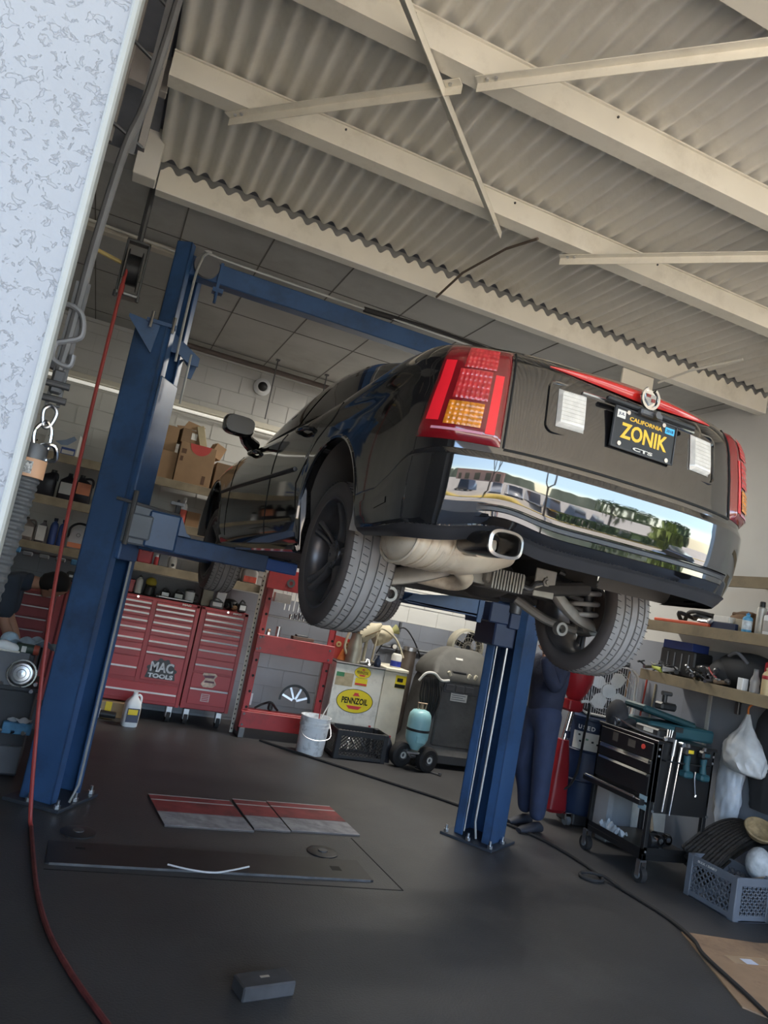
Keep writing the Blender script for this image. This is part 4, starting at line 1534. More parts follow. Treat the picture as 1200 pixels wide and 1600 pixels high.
for k in range(N_ + 1):
    a = pi * k / N_
    r = .13 * (1 + .10 * (1 if k % 4 in (1, 2) else -.3))
    P.append((.885 + 1.08 * r * cos(a), .485 + .98 * r * sin(a)))
P += [(.885 - .15, .42), (.885 + .15, .42)]
em.prism(P, -.0165, -.012, 'xz')
emb = em.build('maker_emblem', mat('emblem_dark', (.03, .03, .035), .4), c1)
m_silver = mat('silver_print', (.42, .42, .44), .4, .3, var=.3, scale=25)
text('lettering', 'MAC', .12, m_silver, emb, face(.885, -.0175, .535), .0008, .004, width=.23, height=.10)
text('lettering', 'TOOLS', .06, m_silver, emb, face(.885, -.0175, .447), .0008, .003, width=.25, height=.045)
text('nameplate', 'MAC', .02, M_label, c1, face(.99, -.013, 1.193), .0006, .0015, width=.09, height=.018)
MB().cyl((.5, -.016, 1.195), (.5, -.01, 1.195), .012, n=16).build('lock', M_chrome, c1)
c2 = chest((0, 7.85, 0), 1.145, 1.64, 'narrow red tool chest with a sticker covered lower drawer', z0=.165)
zs3 = [1.175, 1.115, 1.055, .995, .915, .82, .69, .55]
hz3 = [1.15, 1.085, 1.03, .96, .87, .77, .62]
for i in range(7):
    drawer(c2, 1.20, 1.60, zs3[i + 1], zs3[i], True, hz3[i])
d8 = drawer(c2, 1.20, 1.60, .39, .54, False)
d9 = drawer(c2, 1.20, 1.60, .215, .385, True, .375)
g = MB()
g.prism([(1.30, .525), (1.31, .545), (1.43, .55), (1.455, .53), (1.43, .49), (1.46, .44), (1.43, .405), (1.33, .40), (1.30, .43), (1.335, .49)], -.0145, -.0118, 'xz')
stk = g.build('sticker', mat('sticker_cream', (.62, .46, .36), .5, var=.35, scale=30), d8)
g = MB()
g.prism([(1.31, .52), (1.43, .53), (1.42, .50), (1.33, .495)], -.0152, -.014, 'xz')
g.prism([(1.34, .47), (1.43, .47), (1.44, .45), (1.33, .45)], -.0152, -.014, 'xz')
g.build('sticker_print', mat('sticker_dark', (.12, .03, .05), .5), stk)
g = MB()
g.box(1.33, -.0145, .255, 1.42, -.0118, .335, .001)
st2 = g.build('sticker', mat('sticker_pink', (.55, .38, .38), .5), d9)
for k in range(4):
    MB().box(1.34, -.0152, .265 + .017 * k, 1.41, -.014, .274 + .017 * k).build('sticker_print', M_red, st2)
text('nameplate', 'MAC', .02, M_label, c2, face(1.52, -.013, 1.193), .0006, .0015, width=.09, height=.018)
MB().cyl((1.42, -.016, 1.195), (1.42, -.01, 1.195), .012, n=16).build('lock', M_chrome, c2)
# --- things on the chests
mt = thing('chest_mat', 'black rubber mat lying on the double tool chest', 'mat', (.56, 8.09, 1.2105))
MB().box(-.52, -.2, 0, .55, .2, .006).build('mat', M_rubber, mt)
ZM = 1.217
can('squeeze_bottle', 'white bottle with black cap at the left end on the chest', 'bottle', (.495, 8.05, ZM), .035, .19, M_label, M_black, None, 'round')
t = thing('red_box', 'small red box on the chest half behind the blue post', 'box', (.40, 8.05, ZM))
MB().box(-.05, -.06, 0, .045, .06, .13, .006).build('body', M_red, t)
MB().box(-.052, -.062, .1, .047, .062, .13, .004).build('lid', M_red, t)
t = thing('yellow_cap', 'yellow and black cap on the chest', 'cap', (.61, 8.06, ZM))
g = MB()
g.ball((0, 0, .13), (.055, .06, .055))
g.build('crown', mat('cap_yellow', (.40, .33, .04), .8), t)
g = MB()
g.lathe([(0, 0), (.06, 0), (.05, .12), (0, .12)], 18)
g.build('stand', M_black, t)
MB().cbox((.01, -.06, .095), (.09, .06, .012), .004, (.2, 0, 0)).build('brim', M_black, t)
def gadget(name, label, cat, loc, w, d, h, mb, ms, rz=0.0):
    t = thing(name, label, cat, loc, rz)
    MB().box(-w / 2, -d / 2, 0, w / 2, d / 2, h, min(w, d, h) * .18).build('body', mb, t)
    MB().cbox((0, -d / 2 - .001, h * .55), (w * .7, .004, h * .5)).build('face_panel', ms, t)
    MB().tube(catmull([(-w * .3, 0, h * .98), (-w * .1, 0, h * 1.3), (w * .3, 0, h * 1.05)], 4), h * .09, 6).build('strap', mb, t)
    return t
gadget('meter', 'dark meter with white face on the chest mat', 'meter', (.765, 8.0, ZM), .10, .08, .075, M_black, M_white)
gadget('meter', 'dark meter with pale screen beside the white faced one', 'meter', (.90, 8.0, ZM), .11, .09, .085, M_black, mat('screen_pale', (.45, .47, .47), .4))
t = thing('white_mug', 'white mug with dark rim contents on the chest', 'cup', (1.02, 8.04, ZM))
MB().lathe([(0, 0), (.045, 0), (.05, .02), (.052, .11), (.047, .11), (.045, .02), (0, .02)], 20).build('cup', M_white, t)
MB().lathe([(0, .095), (.049, .095), (.045, .13), (.02, .14), (0, .14)], 18).build('lid', M_dsteel, t)
MB().tube(catmull([(.05, 0, .09), (.085, 0, .08), (.08, 0, .04), (.05, 0, .03)], 4), .007, 6).build('handle', M_black, t)
t = thing('steel_bar', 'long bare steel bar along the front of the double chest', 'bar', (.86, 7.90, 1.2185))
MB().cyl((-.17, 0, .012), (.17, 0, .012), .011, n=12).build('bar', M_steel, t)
MB().cyl((-.19, 0, .012), (-.16, 0, .012), .018, n=12).build('end_fitting', M_dsteel, t)
carton('parts_box', 'tan parts box on the narrow tool chest', (1.205, 8.1, 1.2105), .11, .12, .20, mat('box_tan', (.36, .34, .28), .7), tape=False)
t = carton('paper_pack', 'white folded pack leaning on the narrow tool chest', (1.335, 8.08, 1.2105), .10, .05, .21, M_white, cat='box', rot=(0, .12, .1), tape=False)
gadget('meter', 'grey handheld tester lying at the front of the narrow chest', 'meter', (1.30, 7.93, 1.2105), .14, .08, .08, M_grey, M_white)
gadget('battery_tool', 'black tool with white badge at right on the narrow chest', 'tool', (1.57, 7.93, 1.2105), .09, .09, .10, M_black, M_white)
t = thing('work_gloves', 'dark work gloves heaped on the narrow tool chest', 'gloves', (1.47, 8.10, 1.2105))
g = MB()
for k in range(5):
    g.tube([(-.06 + .03 * k, 0, .03), (-.04 + .035 * k, -.05, .06 + .02 * (k % 2)), (-.03 + .04 * k, -.09, .03)], .015, 8)
g.ball((0, .02, .06), (.10, .07, .06))
g.build('glove', M_black, t)
MB().ball((.04, -.06, .03), (.05, .04, .03)).build('cuff', mat('leather_brown', (.16, .09, .045), .8), t)
# --- under and before the chests
t = carton('cardboard_carton', 'flat carton with yellow bands under the double tool chest', (.52, 7.95, .0), .50, .36, .145, mat('carton_tan', (.34, .25, .15), .8), tape=False)
for xx in (-.22, -.09, .17):
    MB().box(xx, -.182, .0, xx + .06, -.178, .147).build('yellow_band', M_yellow, t)
t = thing('rolling_tool', 'black cylindrical tool lying under the double tool chest', 'tool', (.38, 7.68, .045), -.15)
MB().cyl((-.12, 0, 0), (.16, 0, 0), .042, .03, n=16).build('body', M_black, t)
MB().lathe([(.034, -.01), (.046, -.01), (.046, .012), (.034, .012)], 20, Matrix.Rotation(radians(90), 4, 'Y')).build('ring', M_white, t)
t = jug('white_jug', 'tall white jug with dark label standing on the floor before the chests', 'jug', (.66, 7.50, 0), .145, .14, .32, M_white, M_white, mat('label_navy', (.05, .06, .10), .5), rz=.2, lab=(.14, .55), neck=.02)
MB().box(-.05, -.0722, .115, .04, -.07, .165).build('label_band', M_yellow, t)
# ================================================================ red shop press
m_press = mat('press_red', (.36, .03, .035), .42, var=.12, scale=3, dirt=(.10, .03, .03), dscale=5, damt=.5)
p = thing('shop_press', 'red steel H frame shop press against the grey wall', 'press', (2.15, 7.62, 0))
def pb(x0, y0, z0, x1, y1, z1, bev=.004):
    return MB().box(x0 - 2.15, y0, z0, x1 - 2.15, y1, z1, bev)
for xa in (1.72, 2.49):
    g = pb(xa, .0, .05, xa + .075, .012, 1.68)
    g.box(xa - 2.15 + (0 if xa < 2 else .063), 0, .05, xa - 2.15 + (.012 if xa < 2 else .075), .13, 1.68)
    up = g.build('upright', m_press, p)
    for k in range(8):
        MB().cyl((xa + .05 - 2.15, -.001, .30 + .16 * k), (xa + .05 - 2.15, .013, .30 + .16 * k), .014, n=12).build('pin_hole', M_seam, up)
pb(1.70, -.05, 1.53, 2.60, .0, 1.75).build('top_beam', m_press, p)
pb(1.72, -.05, .865, 2.57, .0, 1.05).build('bed_beam', m_press, p)
pb(1.72, -.05, .10, 2.57, .01, .265).build('foot_beam', m_press, p)
pb(1.74, .0, .26, 2.55, .14, .275).build('foot_shelf', m_press, p)
pb(1.76, .01, 1.24, 2.50, .13, 1.25).build('tool_tray', M_grey, p)
for xa in (1.73, 2.50):
    pb(xa, -.06, .0, xa + .06, .30, .10).build('foot', M_dsteel, p)
for x, z in ((1.75, 1.02), (1.78, 1.03), (1.74, .90), (1.77, .91), (1.75, .24), (1.75, .13), (2.52, 1.0), (2.52, .9)):
    MB().cyl((x - 2.15, -.062, z), (x - 2.15, -.05, z), .012, n=6).build('bolt', M_dsteel, p)
MB().lathe([(.02, 0), (.045, 0), (.045, .004), (.02, .004)], 20, face(1.95 - 2.15, -.052, 1.62)).build('gauge', M_dsteel, p)
# on the press
m_sock = mat('socket_chrome', (.5, .5, .5), .25, .9)
for k in range(9):
    x = 2.05 + .048 * k
    h = .05 + .015 * ((k * 7) % 3)
    t = thing('socket', 'chrome socket standing in the row on the press tray', 'socket', (x, 7.68, 1.25), 0, 'sockets on the press tray')
    MB().lathe([(0, 0), (.015, 0), (.015, h * .5), (.019, h * .6), (.019, h), (.012, h), (.012, h * .7), (0, h * .7)], 14).build('body', m_sock, t)
for k in range(6):
    t = thing('hanging_wrench', 'steel wrench hanging in the row over the press tray', 'wrench', (1.98 + .05 * k, 7.74, 1.28), 0, 'wrenches hung behind the press')
    MB().box(-.007, 0, .05, .007, .006, .26, .002).build('shank', M_steel, t)
    MB().lathe([(.009, 0), (.02, 0), (.02, .006), (.009, .006)], 14, face(0, .006, .275)).build('ring_end', M_steel, t)
carton('parts_box', 'white carton on the press top crosspiece shelf', (1.93, 7.73, 1.40), .18, .1, .1, M_label, tape=False)
t = thing('steel_cylinder', 'short steel cylinder on the press bed beam', 'cylinder', (1.94, 7.64, 1.051))
MB().cyl((0, 0, 0), (0, 0, .10), .025, n=18).build('body', M_steel, t)
MB().lathe([(.012, .1), (.025, .1), (.025, .104), (.012, .104)], 16).build('rim', M_chrome, t)
t = thing('brass_fitting', 'small brass and steel fitting beside the steel cylinder on the press', 'fitting', (1.84, 7.64, 1.051))
MB().cyl((0, 0, 0), (0, 0, .03), .022, n=6).build('nut', M_steel, t)
MB().ball((0, 0, .045), .02).build('ball', mat('copper_pale', (.55, .36, .26), .35, .6), t)
t = thing('wooden_block', 'brown block lying on the press bed beam', 'block', (2.22, 7.66, 1.051), .1)
MB().box(-.12, -.04, 0, .12, .04, .035, .004).build('block', mat('block_brown', (.14, .10, .08), .8), t)
MB().box(-.08, -.03, .035, .05, .03, .055, .003).build('plate', M_dsteel, t)
t = thing('wheel_cover', 'dark wheel cover with silver spokes standing on the press foot', 'wheel cover', (2.28, 7.70, .276), 0)
Mw = Matrix.Translation((0, 0, .13)) @ Matrix.Rotation(radians(78), 4, 'X')
MB().lathe([(.15, -.01), (.17, -.01), (.175, .012), (.15, .012)], 36, Mw, 0, pi).build('rim', M_black, t)
g = MB()
for k in range(4):
    a = radians(20 + 46 * k)
    g.box(0.02, -.014, -.004, .15, .014, .006, .003, Mw @ Matrix.Rotation(a, 4, 'Z'))
g.build('spokes', M_steel, t)
t = thing('coiled_cord', 'coiled dark cord lying on the press foot', 'cord', (2.0, 7.70, .278))
MB().tube(catmull([(-.12, 0, .01), (-.05, .02, .05), (.03, -.02, .09), (.1, .0, .03), (.13, .03, .01)], 5), .012, 8).build('cord', M_black, t)
MB().box(.02, .0, .0, .07, .05, .08, .01).build('plug', M_black, t)
MB().box(-.17, .07, .02, -.15, .075, .14).build('white_tag', M_white, t)

# ================================================================ pail, cabinet, crate
t = thing('plastic_pail', 'white plastic pail with black smears on the floor before the press', 'pail', (2.40, 7.22, 0))
m_pail = mat('pail_white', (.80, .82, .84), .45, var=.05, dirt=(.08, .08, .08), dscale=11, damt=.55)
g = MB()
g.lathe([(0, 0), (.130, 0), (.135, .01), (.146, .27), (.152, .272), (.152, .285), (.147, .287), (.148, .305), (.153, .307), (.153, .32), (.149, .322), (.151, .36), (.155, .362), (.155, .372), (.146, .372), (.140, .30), (0, .30)], 36)
g.build('bucket', m_pail, t)
g = MB()
g.tube(catmull([(-.155, 0, .31), (-.14, -.13, .20), (0, -.17, .165), (.14, -.13, .20), (.155, 0, .31)], 6), .0028, 6)
g.build('bail_handle', M_steel, t)
t = thing('stir_stick', 'thin pale and red stick poking out of the pail', 'stick', (2.44, 7.24, .302))
MB().cyl((0, 0, 0), (.09, .02, .22), .007, n=8).build('stick', M_label, t)
MB().cyl((.0, .0, 0), (.0, .02, .17), .006, n=8).build('red_stick', M_red, t)
m_cab = mat('cabinet_white', (.76, .74, .67), .5, var=.06, dirt=(.2, .19, .17), dscale=7, damt=.4)
cb = thing('oil_cabinet', 'white metal cabinet with yellow oval stickers', 'cabinet', (2.63, 7.60, 0))
MB().box(0, .012, .0, .84, .52, .89, .004).build('carcass', m_cab, cb)
MB().box(-.01, -.02, .89, .57, .53, .905, .003).build('top_sheet', M_dsteel, cb)
MB().box(.57, -.02, .89, .85, .53, .925, .006).build('top_board', mat('cabinet_cream', (.70, .66, .54), .6), cb)
dl = MB().box(0.0, -.008, .03, .555, .012, .885, .003).build('door', m_cab, cb)
dr = MB().box(.572, -.008, .01, .84, .012, .885, .003).build('door', mat('cabinet_cream', (.70, .66, .54), .6, var=.08), cb)
m_ylw = mat('sticker_yellow', (.78, .62, .02), .45, var=.04)
m_srd = mat('sticker_red', (.62, .04, .05), .45, var=.05)
def oval(cx, cz, rx, rz_, m, y, name, par):
    g = MB()
    g.prism([(cx + rx * cos(2 * pi * k / 40), cz + rz_ * sin(2 * pi * k / 40)) for k in range(40)], y, y - .0008, 'xz')
    return g.build(name, m, par, smooth=0)
def pennz(cx, cz, rx, rz_):
    o = oval(cx, cz, rx, rz_, M_seam, -.0085, 'oval_sticker', dl)
    oval(cx, cz, rx * .965, rz_ * .955, m_ylw, -.0094, 'oval_field', o)
    g = MB()
    k = rx / .21
    g.prism([(cx - .04 * k, cz + .055 * k), (cx + .05 * k, cz + .055 * k), (cx + .03 * k, cz + .07 * k), (cx + .028 * k, cz + .088 * k), (cx - .02 * k, cz + .088 * k), (cx - .022 * k, cz + .07 * k)], -.0104, -.0112, 'xz')
    g.prism([(cx - .09 * k, cz - .05 * k), (cx + .09 * k, cz - .05 * k), (cx + .055 * k, cz - .085 * k), (cx - .055 * k, cz - .085 * k)], -.0104, -.0112, 'xz')
    g.build('bell_mark', m_srd, o, smooth=0)
    text('lettering', 'PENNZOIL', .07, M_seam, o, face(cx, -.0115, cz + .002 * k), .0004, .0022 * k, width=.30 * k, height=.066 * k)
pennz(.285, .515, .212, .128)
pennz(.315, .825, .096, .062)
MB().box(.245, -.0092, .685, .385, -.008, .765).build('yellow_sticker', m_ylw, dl)
MB().box(.248, -.0102, .69, .382, -.0091, .71).build('sticker_strip', m_srd, dl)
text('lettering', 'FLUX CHANGE', .02, M_navy, dl, face(.315, -.0105, .742), .0004, .0006, width=.11, height=.018) if False else None
MB().box(.02, -.0092, .66, .22, -.008, .80).build('tan_sticker', mat('sticker_tan', (.46, .38, .24), .7, var=.15, scale=20), dl)
MB().box(.02, -.0102, .755, .11, -.0091, .80).build('green_print', mat('sticker_green', (.05, .22, .10), .5), dl)
MB().box(.71, -.0092, .72, .84, -.008, .86).build('yellow_sticker', m_ylw, dr)
MB().box(.712, -.0102, .725, .838, -.0091, .765).build('sticker_strip', M_seam, dr)
MB().box(.73, -.0102, .79, .80, -.0091, .83).build('sticker_strip', M_seam, dr)
m_oil = mat('galvanised_can', (.34, .32, .26), .42, .5, var=.2, scale=9)
m_oldp = mat('old_plastic', (.48, .43, .31), .6, var=.15, dirt=(.2, .16, .1), dscale=6, damt=.6)
t = thing('oil_measure_can', 'galvanised oil pouring can with hose spout on the white cabinet', 'oil can', (2.845, 7.72, .906))
MB().lathe([(0, 0), (.085, 0), (.085, .13), (.075, .20), (.06, .30), (.066, .32), (.055, .32), (.05, .28), (0, .28)], 24).build('body', m_oil, t)
MB().tube(catmull([(-.08, 0, .08), (-.12, 0, .16), (-.10, 0, .30), (-.03, 0, .40), (.02, 0, .42), (.04, 0, .38)], 5), .015, 8).build('spout', m_oldp, t)
t = thing('plastic_funnel', 'yellowed plastic funnel can lying tilted on top of the galvanised can', 'funnel', (2.98, 7.76, 1.15))
Mf = Matrix.Rotation(radians(62), 4, 'Y') @ Matrix.Rotation(radians(15), 4, 'X')
MB().lathe([(0, -.13), (.075, -.13), (.09, -.12), (.09, .03), (.04, .12), (.018, .17), (.012, .17), (.03, .1), (0, .1)], 22, Matrix.Translation((0, 0, .12)) @ Matrix.Rotation(radians(55), 4, 'Y')).build('cone', m_oldp, t)
MB().tube([(-.06, -.09, .06), (.1, -.09, .15)], .006, 6).build('dark_rod', mat('brown_rod', (.14, .09, .04), .7), t)
MB().cyl((0.0, 0, -.24), (0, 0, .05), .02, n=10).build('support_tube', m_oldp, t)
t = thing('plastic_funnel', 'second yellowed funnel can with thin spout hung on the wall', 'funnel', (3.25, 7.95, 1.2))
MB().lathe([(0, -.14), (.09, -.14), (.105, -.12), (.10, .02), (.075, .09), (.05, .1), (0, .1)], 22, Matrix.Translation((0, 0, .06)) @ Matrix.Rotation(radians(62), 4, 'Y')).build('cone', m_oldp, t)
MB().lathe([(.025, .1), (.06, .17), (.055, .17), (.02, .1)], 18, Matrix.Translation((0, 0, .06)) @ Matrix.Rotation(radians(62), 4, 'Y')).build('mouth', mat('funnel_green', (.34, .34, .15), .6), t)
MB().tube(catmull([(-.14, -.12, -.26), (-.12, -.12, .05), (-.07, -.12, .12), (.1, -.14, .03), (.22, -.16, -.16)], 6), .012, 8).build('thin_spout', m_oldp, t)
MB().cyl((0, 0, .06), (0, .44, .06), .012, n=8).build('wall_hook', M_dsteel, t)
t = thing('hand_oiler', 'dark pump oiler with thin spout on the white cabinet', 'oil can', (3.12, 7.66, .906))
MB().lathe([(0, 0), (.035, 0), (.04, .02), (.036, .07), (.015, .10), (.012, .13), (0, .13)], 20).build('body', mat('oiler_navy', (.03, .04, .07), .3, .4), t)
MB().tube(catmull([(0, 0, .12), (-.04, -.01, .13), (-.05, -.01, .08)], 4), .006, 6).build('lever', M_dsteel, t)
t = thing('sign_holder', 'red sign holder with gold badges beside the press', 'holder', (2.715, 7.87, .906))
g = MB()
g.prism([(-.09, 0), (.12, 0), (.12, .23), (-.06, .25)], 0, .04, 'xz')
g.build('holder', mat('holder_red', (.36, .04, .03), .5), t)
MB().lathe([(.012, 0), (.032, 0), (.032, .004), (.012, .004)], 16, face(-.01, -.001, .16)).build('badge', mat('gold', (.5, .36, .16), .4, .4), t)
MB().lathe([(.012, 0), (.032, 0), (.032, .004), (.012, .004)], 16, face(.08, -.001, .17)).build('badge', MATS['gold'], t)
MB().lathe([(.05, 0), (.04, .03), (.008, .12), (0, .12)], 16, Matrix.Translation((.035, -.05, .0))).build('orange_cone', M_orange, t)
t = thing('white_bottle', 'white bottle with blue band on the cream cabinet top', 'bottle', (3.36, 7.72, .926))
MB().lathe([(0, 0), (.06, 0), (.06, .13), (.05, .15), (.03, .16), (0, .16)], 22).build('body', M_label, t)
MB().lathe([(.0605, .015), (.062, .016), (.062, .075), (.0605, .076)], 22).build('label', mat('band_blue', (.03, .05, .33), .4), t)
MB().lathe([(0, .16), (.035, .16), (.03, .2), (.012, .21), (0, .23)], 14).build('cap', M_black, t)
for k, (x, y, rz) in enumerate(((2.97, 7.70, .3), (3.02, 7.64, 1.2), (3.05, 7.72, 2.0))):
    t = thing('grease_fitting', ('dull metal fitting in the pile behind the pouring can', 'bright metal fitting at the front of the pile on the cabinet', 'dark metal fitting next to the pump oiler')[k], 'fitting', (x, y, .906), rz)
    MB().cyl((-.05, 0, .018), (.05, 0, .018), .014, n=10).build('body', (M_steel, M_chrome, M_dsteel)[k], t)
    MB().cyl((.03, 0, .018), (.06, .02, .06), .008, n=8).build('elbow', M_steel, t)
t = thing('metal_cylinder', 'brown stained metal cylinder behind the cabinet corner', 'cylinder', (3.565, 7.86, .0))
MB().lathe([(0, .0), (.08, .0), (.08, 1.17), (.072, 1.17), (.072, 1.1), (0, 1.1)], 24).build('tube', mat('rusty_cylinder', (.16, .13, .11), .5, .5, var=.3), t)
MB().lathe([(.08, 1.13), (.086, 1.13), (.086, 1.17), (.08, 1.17)], 24).build('rim', M_steel, t)

def lattice(g, x0, x1, z0, z1, y0, y1, n, w=.006):
    """diamond lattice panel in the xz plane"""
    W, H = x1 - x0, z1 - z0
    st = W / n
    for s in (-1, 1):
        k = -H
        while k < W:
            pts = []
            xa, za = (x0 + k, z0) if s > 0 else (x0 + k, z1)
            xb, zb = xa + H, (z1 if s > 0 else z0)
            ta, tb = 0.0, 1.0
            if xa < x0:
                ta = (x0 - xa) / H
            if xb > x1:
                tb = 1 - (xb - x1) / H
            if tb - ta > .02:
                p = Vector((xa + (xb - xa) * ta, 0, za + (zb - za) * ta))
                q = Vector((xa + (xb - xa) * tb, 0, za + (zb - za) * tb))
                d = (q - p).normalized()
                nrm = Vector((-d.z, 0, d.x)) * w / 2
                vs = [p + nrm, q + nrm, q - nrm, p - nrm]
                A = [g.bm.verts.new((v.x, y0, v.z)) for v in vs]
                B = [g.bm.verts.new((v.x, y1, v.z)) for v in vs]
                g.bm.faces.new(A)
                g.bm.faces.new(list(reversed(B)))
                for i in range(4):
                    j = (i + 1) % 4
                    g.bm.faces.new((A[j], A[i], B[i], B[j]))
            k += st
def milk_crate(name, label, loc, rz, L, W, H, m, n=9, w=.006):
    t = thing(name, label, 'crate', loc, rz)
    g = MB()
    for x0, x1, y0, y1 in ((-L / 2, L / 2, -W / 2, -W / 2 + .012), (-L / 2, L / 2, W / 2 - .012, W / 2), (-L / 2, -L / 2 + .012, -W / 2, W / 2), (L / 2 - .012, L / 2, -W / 2, W / 2)):
        g.box(x0, y0, 0, x1, y1, .045, .002)
        g.box(x0, y0, H - .055, x1, y1, H, .003)
    for x, y in ((-1, -1), (1, -1), (-1, 1), (1, 1)):
        cx, cy = x * (L / 2 - .025), y * (W / 2 - .025)
        g.box(cx - .027, cy - .027, 0, cx + .027, cy + .027, H, .006)
    g.box(-L / 2, -W / 2, .004, L / 2, W / 2, .012)
    g.build('frame', m, t)
    g = MB()
    lattice(g, -L / 2 + .05, L / 2 - .05, .045, H - .055, -W / 2 + .002, -W / 2 + .009, n, w)
    g2 = MB()
    lattice(g2, -L / 2 + .05, L / 2 - .05, .045, H - .055, W / 2 - .009, W / 2 - .002, n, w)
    g.build('lattice_side', m, t, smooth=0)
    g2.build('lattice_side', m, t, smooth=0)
    for sx in (-1, 1):
        g = MB()
        lattice(g, -W / 2 + .05, W / 2 - .05, .045, H - .055, sx * (L / 2 - .0055) - .0035, sx * (L / 2 - .0055) + .0035, max(5, int(n * W / L)), w)
        for v in g.bm.verts:
            v.co = Vector((v.co.y, v.co.x, v.co.z))
        g.build('lattice_side', m, t, smooth=0)
    return t
bc = milk_crate('plastic_crate', 'black plastic crate of metal odds on the floor before the cabinet', (2.90, 7.28, 0), 0.0, .56, .33, .29, mat('crate_black', (.022, .022, .025), .5), 12)
for k in range(5):
    rng = random.Random(k)
    t = thing('metal_scrap', ('bright bent metal piece at left in the black crate', 'dull metal piece in the middle of the black crate', 'silver bar leaning in the black crate', 'small shiny piece at the front of the black crate', 'grey piece at right in the black crate')[k], 'scrap', (2.74 + .08 * k, 7.24 + .03 * (k % 3), .075), k)
    MB().cyl((-.03, 0, 0), (.05, .02, .06 + .02 * k), .012, n=8).build('bar', M_chrome if k % 2 == 0 else M_steel, t)
    MB().ball((.05, .02, .07 + .02 * k), .016, 10, 6).build('end', M_steel, t)
for x, lab, mm in ((3.215, 'black oil bottle with red cap right of the black crate', M_red), (3.10, 'black oil bottle behind the crate with red cap', M_red)):
    t = jug('oil_bottle', lab, 'bottle', (x + .02, 7.23 if x > 3.2 else 7.54, 0), .085 if x > 3.2 else .09, .07, .27 if x > 3.2 else .29, m_jblack, mm, None, handle=False, neck=.0, rz=-.1)
    MB().box(-.036, -.0365, .04, -.02, -.034, .17).build('label', M_label, t)
# ================================================================ grey machine, gas cylinder cart, fan
m_mach = mat('machine_grey', (.105, .103, .10), .65, var=.2, scale=5, dirt=(.03, .028, .026), dscale=3, damt=.6)
mc = thing('recovery_machine', 'bulky grimy grey service machine behind the blue post', 'machine', (3.85, 7.25, 0))
g = MB()
R = []
for z, x0, x1, y0 in ((.14, -.36, .55, -.05), (.25, -.26, .50, .0), (.55, -.25, .5, .01), (.85, -.22, .5, .0), (.93, -.20, .5, -.02)):
    R.append([Vector((x, y, z)) for x, y in rpoly(x1 - x0, .55, .05, 4, (x0 + x1) / 2, y0 + .27)])
g.rings(R)
g.build('body', m_mach, mc, smooth=45)
g = MB()
R = []
for z, x0, x1, y0, y1 in ((.93, -.24, .5, -.04, .5), (.99, -.25, .5, -.04, .5), (1.08, -.21, .5, .05, .5), (1.18, -.12, .48, .12, .48), (1.25, .0, .45, .2, .45), (1.27, .06, .4, .24, .42)):
    R.append([Vector((x, y, z)) for x, y in rpoly(x1 - x0, y1 - y0, .06, 4, (x0 + x1) / 2, (y0 + y1) / 2)])
g.rings(R)
g.build('hood', mat('machine_dusty', (.085, .083, .077), .75, var=.2, scale=6), mc, smooth=45)
MB().box(-.13, -.03, .22, .44, .0, .86, .02).build('front_panel', m_mach, mc)
g = MB()
g.box(-.10, -.035, .80, .44, -.025, .91, .006)
for k in range(3):
    g.box(-.08 + .12 * k, -.04, .82, .02 + .12 * k, -.03, .89, .004)
g.build('handle_recess', M_dsteel, mc)
MB().box(.0, -.034, .72, .20, -.0295, .83).build('data_label', M_label, mc)
for k in range(4):
    MB().box(.01, -.036, .735 + .022 * k, .18 - .03 * (k % 2), -.0335, .743 + .022 * k).build('label_print', M_grey, mc)
MB().cbox((.10, .10, 1.145), (.09, .006, .06), .002, (-.5, 0, 0)).build('badge', M_label, mc)
MB().box(-.02, -.02, .985, .16, .05, 1.04, .01).build('control_recess', M_black, mc)
for x in (-.06, .18, .26):
    MB().cbox((x, -.03, 1.0), (.035, .03, .06), .006, (.0, .5 if x > 0 else -.6, 0)).build('valve_knob', mat('knob_cream', (.48, .45, .35), .5), mc)
MB().box(-.30, -.05, .05, .55, .5, .15, .01).build('base_tray', M_dsteel, mc)
g = MB()
g.tube(catmull([(-.42, -.06, .88), (-.36, -.08, .97), (-.26, -.08, .98), (-.16, -.06, .92), (-.06, -.05, .93)], 5), .014, 8)
g.build('tray_rim', M_label, mc)
g = MB()
for k in range(9):
    g.tube(catmull([(-.36 + .02 * k, -.05, .93), (-.38 + .028 * k, -.07 - .01 * (k % 3), .75), (-.33 + .02 * k, -.06, .58), (-.30 + .012 * k, -.03, .45 + .02 * (k % 4))], 5), .011, 6)
g.build('hose_bundle', M_rubber, mc)
for x in (-.30, .4):
    MB().cyl((x, -.02, .06), (x + .05, -.02, .06), .06, n=18).build('caster', M_rubber, mc)
gc = thing('gas_cylinder', 'pale turquoise refrigerant cylinder standing on the wheeled cart', 'gas cylinder', (3.455, 7.05, .20))
m_tq = mat('cylinder_turquoise', (.30, .56, .60), .35, var=.06, dirt=(.2, .35, .36), dscale=5, damt=.5)
MB().lathe([(0, 0), (.04, .0), (.06, .03), (.10, .07), (.118, .12), (.12, .17), (.12, .31), (.112, .36), (.085, .395), (.04, .41), (0, .41)], 32).build('tank', m_tq, gc)
MB().lathe([(.121, .19), (.124, .19), (.124, .215), (.121, .215)], 32).build('strap', M_black, gc)
g = MB()
g.cyl((0, 0, .41), (0, 0, .46), .02, n=12)
g.tube([(-.04, 0, .40), (-.05, 0, .47), (.05, 0, .47), (.04, 0, .40)], .01, 6)
g.build('valve', mat('valve_brass', (.34, .25, .18), .4, .5), gc)
MB().box(-.05, -.122, .09, .05, -.11, .15).build('label', m_tq, gc)
ct = thing('cylinder_cart', 'two wheeled cart with black tyres under the turquoise cylinder', 'cart', (3.46, 7.05, 0))
g = MB()
